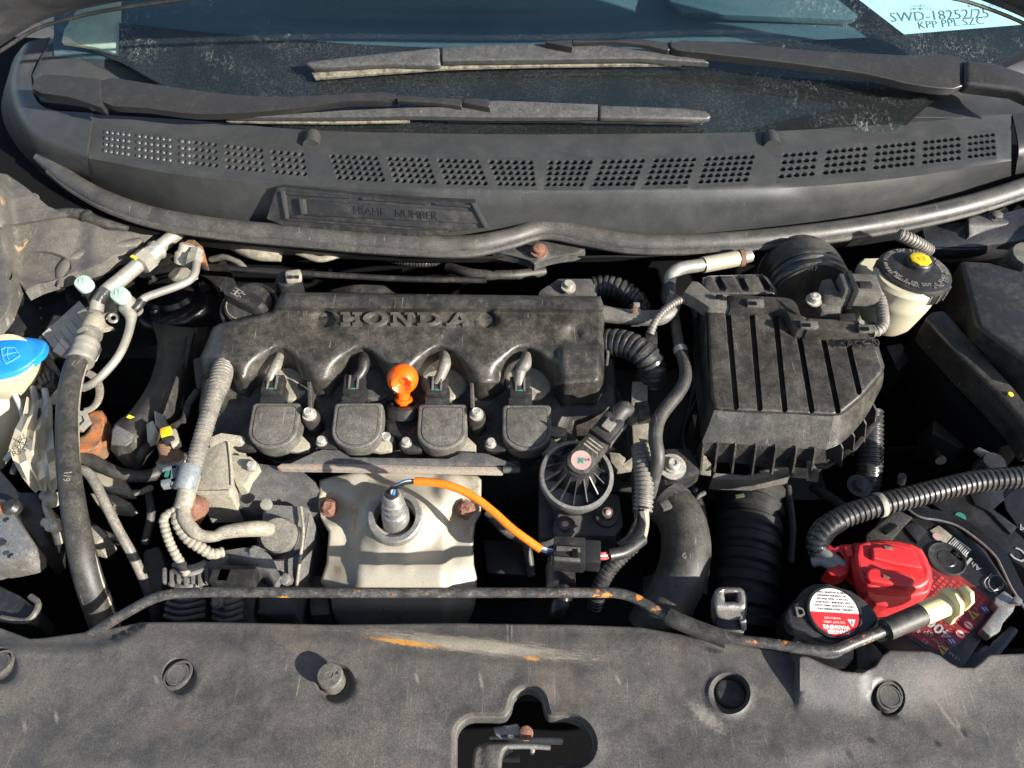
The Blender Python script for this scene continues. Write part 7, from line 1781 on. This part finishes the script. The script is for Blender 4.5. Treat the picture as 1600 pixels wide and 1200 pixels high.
build(MB().lathe(U(394, 728, -.010), (0, -.4, 1), [(.006, -.004), (.006, .002), (.004, .0024), (.004, .006), (0, .006)], 6), 'case_bolt', M['bolt'], cc)
m = MB(); m.prism(PT((362, 716, -.018), (470, 730, -.02), (500, 760, -.03), (500, 810, -.06), (400, 810, -.06), (366, 790, -.04)), .06, bevel=.006); build(m, 'dark_flank', M['castdark'], cc)
# rusty round end under the clamp
build(MB().lathe(U(308, 790, -.018), (.55, .35, .75), [(.012, -.02), (.0125, .0), (.010, .005), (.007, .007), (0, .007)], 20), 'coolant_switch', M['rustbolt'], label='rusty brown switch body tucked under the grey conduit clamp', cat='switch')
# ------------------------------------------------------------------ alternator
al = thing('alternator', U(390, 880, -.15), 'dark dusty alternator with a pale round cap, low in the shade beside the heat shield', 'alternator')
m = MB(); m.prism(PT((412, 786, -.030), (476, 790, -.030), (486, 796, -.032), (470, 880, -.05), (462, 960, -.09), (400, 960, -.09), (404, 860, -.05)), .10, bevel=.004); build(m, 'rear_cover', M['alt'], al)
build(MB().lathe(U(433, 835, -.028), (0, -.45, 1), [(.0175, -.03), (.0180, -.006), (.0165, .0), (.0, .0008)], 30), 'round_cap', M['conduit'], al)
build(MB().lathe(U(432, 838, -.034), (0, -.45, 1), [(.0235, -.03), (.0235, -.012), (.018, -.010)], 28, capb=False), 'cap_collar', M['black'], al)
build(MB().lathe(U(417, 789, -.026), (0, -.3, 1), [(.006, 0), (.006, .003), (0, .004)], 14), 'corner_rivet', M['alu'], al)
m = MB(); m.sheet([[U(352, 860, -.04), U(390, 856, -.03), U(420, 866, -.03), U(438, 900, -.04)], [U(356, 890, -.06), U(390, 880, -.04), U(416, 892, -.04), U(430, 915, -.05)], [U(370, 915, -.08), U(392, 910, -.07), U(412, 912, -.07), U(424, 925, -.08)]], 6, 5, .01); build(m, 'cable_boot', M['alt'], al)
m = MB(); m.prism(PT((282, 892, -.05), (320, 870, -.046), (330, 880, -.046), (312, 912, -.052), (306, 990, -.10), (262, 990, -.10)), .06, bevel=.005); build(m, 'end_frame', M['alt'], al)
for i, y in enumerate((882, 892, 902, 912, 932, 942, 952, 962)):
    m = MB(); m.tube(PT((272-i*2, y, -.040-i*.006), (296-i*2, y+5, -.034-i*.006), (320, y-2, -.040-i*.006)), .0028, 8, smooth=3); build(m, 'cooling_fin', M['alt'], al)
m = MB(); m.prism(PT((330, 905, -.058), (372, 902, -.056), (395, 912, -.06), (392, 990, -.11), (330, 990, -.11)), .04, bevel=.004); build(m, 'stator_ring', M['alt'], al)
for i, y in enumerate((934, 944, 954, 964)):
    m = MB(); m.tube(PT((334, y, -.058-i*.008), (354, y+6, -.052-i*.008), (378, y-2, -.058-i*.008)), .0030, 8, smooth=3); build(m, 'cooling_fin', M['alt'], al)
cnn = build(MB().box(U(372, 905, -.046), (.036, .020, .020), Matrix.Rotation(-.05, 3, 'Z'), .002), 'connector', M['black'], al)
build(MB().box(U(348, 904, -.044), (.020, .016, .016), Matrix.Rotation(-.05, 3, 'Z'), .002), 'connector_plug', M['black'], al)
m = MB(); m.prism(PT((318, 880, -.045), (350, 862, -.040), (360, 868, -.042), (330, 900, -.05), (318, 912, -.055)), .02, bevel=.003); build(m, 'terminal_arm', M['alt'], al)
for k in range(7):
    x = 258 + k*11
    build(MB().box(U(x, 900 + (k % 2)*4, -.046), (.0035, .016, .006), Matrix.Rotation(.3, 3, 'Z'), .0008), 'vent_bar', M['alt'], al)
m = MB(); m.tube(PT((470, 792, -.026), (474, 830, -.034), (468, 880, -.046), (462, 930, -.07)), .0016, 8); build(m, 'cover_edge', M['conduitpale'], al)
for (x, y) in ((398, 862), (446, 905), (340, 942)): build(MB().lathe(U(x, y, -.034 if y < 900 else -.05), (0, -.4, 1), [(.006, -.01), (.006, .002), (.0035, .003), (.0035, .006), (0, .006)], 8), 'case_bolt', M['alt'], al)
# ------------------------------------------------------------------ dim odds and ends in the gaps
def cable(pts, r, mat, label, cat='cable', corr=0, name='cable', pitch=.004):
    return build(MB().tube(PT(*pts), r, 10, corr=corr, pitch=pitch), name, M[mat], label=label, cat=cat)
cable(((300, 520, -.02), (292, 560, -.03), (286, 600, -.04), (284, 640, -.05)), .0035, 'black', 'thin black cable hanging in the gap between the mount arm and the engine cover')
cable(((310, 610, -.02), (296, 630, -.03), (288, 655, -.04), (270, 668, -.03)), .0045, 'rubber', 'dim cable looping beside the yellow sensor plug')
cable(((1080, 470, .0), (1090, 520, -.02), (1088, 580, -.03), (1078, 640, -.04), (1064, 690, -.05)), .004, 'black', 'dim cable in the gap between the long vertical hose and the air filter box')
cable(((1092, 620, -.02), (1072, 660, -.03), (1068, 690, -.02), (1076, 712, -.02)), .0028, 'black', 'thin dark cable beside the mount bolt')
cable(((1100, 770, -.06), (1062, 790, -.05), (1020, 800, -.05)), .003, 'castdark', 'thin dim line above the thick radiator hose')
cable(((760, 800, -.06), (790, 830, -.07), (820, 850, -.08), (830, 900, -.10)), .005, 'rubber', 'dim hose in shade just behind the orange lead')
cable(((1400, 560, -.06), (1430, 600, -.08), (1450, 660, -.09), (1470, 720, -.08)), .006, 'blackdeep', 'dim hose dropping into the dark gap below the sloping support bar', 'hose')
cable(((1330, 800, -.07), (1300, 780, -.09), (1270, 760, -.10)), .006, 'rubber', 'dim cable behind the thick corrugated conduit')
cable(((360, 420, .0), (420, 424, .005), (520, 430, .005), (640, 436, .0), (760, 438, .0)), .004, 'black', 'dim cable running along behind the engine cover')
cable(((700, 418, -.02), (740, 428, -.01), (800, 430, -.01), (850, 424, -.02)), .007, 'rubber', 'dim hose in the dark behind the engine cover', 'hose')
cable(((20, 610, .0), (36, 650, -.01), (30, 690, -.02), (8, 720, -.03)), .003, 'labelgrey', 'pale thin wire beside the cream washer neck', 'wire')
cable(((64, 640, .0), (62, 664, -.004), (46, 690, -.006), (30, 716, -.01), (20, 740, -.02)), .0038, 'black', 'black wire falling over the crumpled foil wrap', 'wire')
cable(((78, 760, -.03), (72, 790, -.03), (84, 820, -.035), (92, 850, -.05)), .004, 'foil', 'pale crumpled line beside the brake control unit', 'pipe')
cable(((120, 800, -.06), (150, 830, -.07), (196, 850, -.09), (230, 880, -.12)), .005, 'black', 'dim hose crossing behind the thick worn hose', 'hose')
cable(((130, 690, -.05), (170, 760, -.06), (214, 770, -.06), (236, 762, -.05)), .0034, 'conduitpale', 'thin tan line glinting below the sagging hose', 'pipe')
def lump(poly, z, depth, mat, label, cat, name, bevel=.002):
    return build(MB().prism(PT(*[(x, y, z) for x, y in poly]), depth, bevel=bevel), name, M[mat], label=label, cat=cat)
lump([(128, 738), (160, 730), (196, 748), (204, 764), (170, 762)], -.055, .02, 'foil', 'pale torn bracket plate lit below the sagging hose', 'bracket', 'lower_bracket')
lump([(130, 822), (152, 820), (168, 836), (150, 850), (134, 846)], -.06, .03, 'cast', 'pale block half in shade beside the thin grey pipe', 'casting', 'small_casting')
lump([(140, 770), (180, 772), (206, 786), (196, 792), (150, 786)], -.065, .02, 'conduitpale', 'tan ledge in the gap below the mount arm', 'bracket', 'ledge')
lump([(90, 700), (112, 702), (112, 724), (96, 730)], -.02, .02, 'foil', 'pale metal piece wedged behind the thick hose', 'bracket', 'small_bracket')
lump([(240, 640), (256, 648), (262, 664), (252, 676), (242, 664)], -.008, .014, 'steel', 'bright torn bracket edge between the mount arm and the yellow plug', 'bracket', 'small_bracket')
lump([(0, 470), (20, 478), (34, 500), (24, 520), (0, 512)], -.02, .04, 'black', 'dark bracket between the inner wing and the blue washer cap', 'bracket', 'wing_bracket')
lump([(100, 446), (116, 440), (128, 452), (120, 470), (104, 468)], -.02, .03, 'black', 'dark block beside the first mint port cap', 'block', 'pipe_block')
lump([(240, 540), (254, 536), (262, 560), (250, 572)], -.05, .03, 'black', 'dim block behind the mount arm', 'block', 'dark_block')
lump([(1384, 540), (1410, 536), (1424, 560), (1404, 580)], -.04, .05, 'black', 'dim bracket in the dark beside the air filter box corner', 'bracket', 'dark_bracket')
lump([(1460, 640), (1520, 660), (1540, 690), (1500, 700), (1456, 676)], -.06, .05, 'blackdeep', 'dim housing in the dark gap behind the thick conduit', 'housing', 'dark_housing', .004)
lump([(480, 900), (512, 896), (516, 960), (484, 962)], -.10, .06, 'castdark', 'dim casting between the alternator and the heat shield', 'casting', 'lower_casting', .004)
lump([(752, 840), (830, 846), (834, 900), (760, 896)], -.10, .06, 'blackdeep', 'dim manifold end beside the heat shield', 'casting', 'lower_casting', .006)
cable(((330, 405, -.02), (352, 402, -.01), (372, 410, -.01), (386, 424, -.015)), .0045, 'conduit', 'short dusty hose curling behind the oil filler cap', 'hose')
cable(((600, 404, -.02), (660, 412, -.02), (700, 408, -.02)), .005, 'conduitblack', 'dim corrugated tube far behind the raised lettering', 'corrugated tube', .12, 'rear_conduit')
cable(((960, 610, -.02), (975, 650, -.03), (985, 700, -.04), (975, 750, -.05)), .005, 'black', 'dim cable hanging behind the tan strip bracket')
cable(((1080, 760, -.06), (1096, 800, -.07), (1102, 860, -.08), (1098, 930, -.09)), .0055, 'blackdeep', 'dim cable between the thick radiator hose and the ribbed duct')
cable(((1230, 760, -.07), (1238, 820, -.08), (1236, 880, -.09)), .0045, 'black', 'dim cable along the far side of the ribbed duct')
cable(((230, 760, -.07), (236, 800, -.08), (226, 850, -.10)), .0045, 'castdark', 'dim pipe in the dark gap beside the three pale branches', 'pipe')
lump([(222, 860), (248, 850), (258, 880), (250, 940), (224, 950)], -.10, .06, 'castdark', 'dim pulley housing edge between the thin pipe and the alternator', 'housing', 'pulley_housing', .005)
lump([(1002, 900), (1030, 890), (1036, 960), (1004, 968)], -.12, .06, 'blackdeep', 'dim block in shade under the thick radiator hose', 'block', 'dark_block', .005)
lump([(300, 560), (316, 556), (322, 600), (306, 612)], -.03, .05, 'castdark', 'dim dusty casting edge at the oil cap end of the engine', 'casting', 'lower_casting', .004)
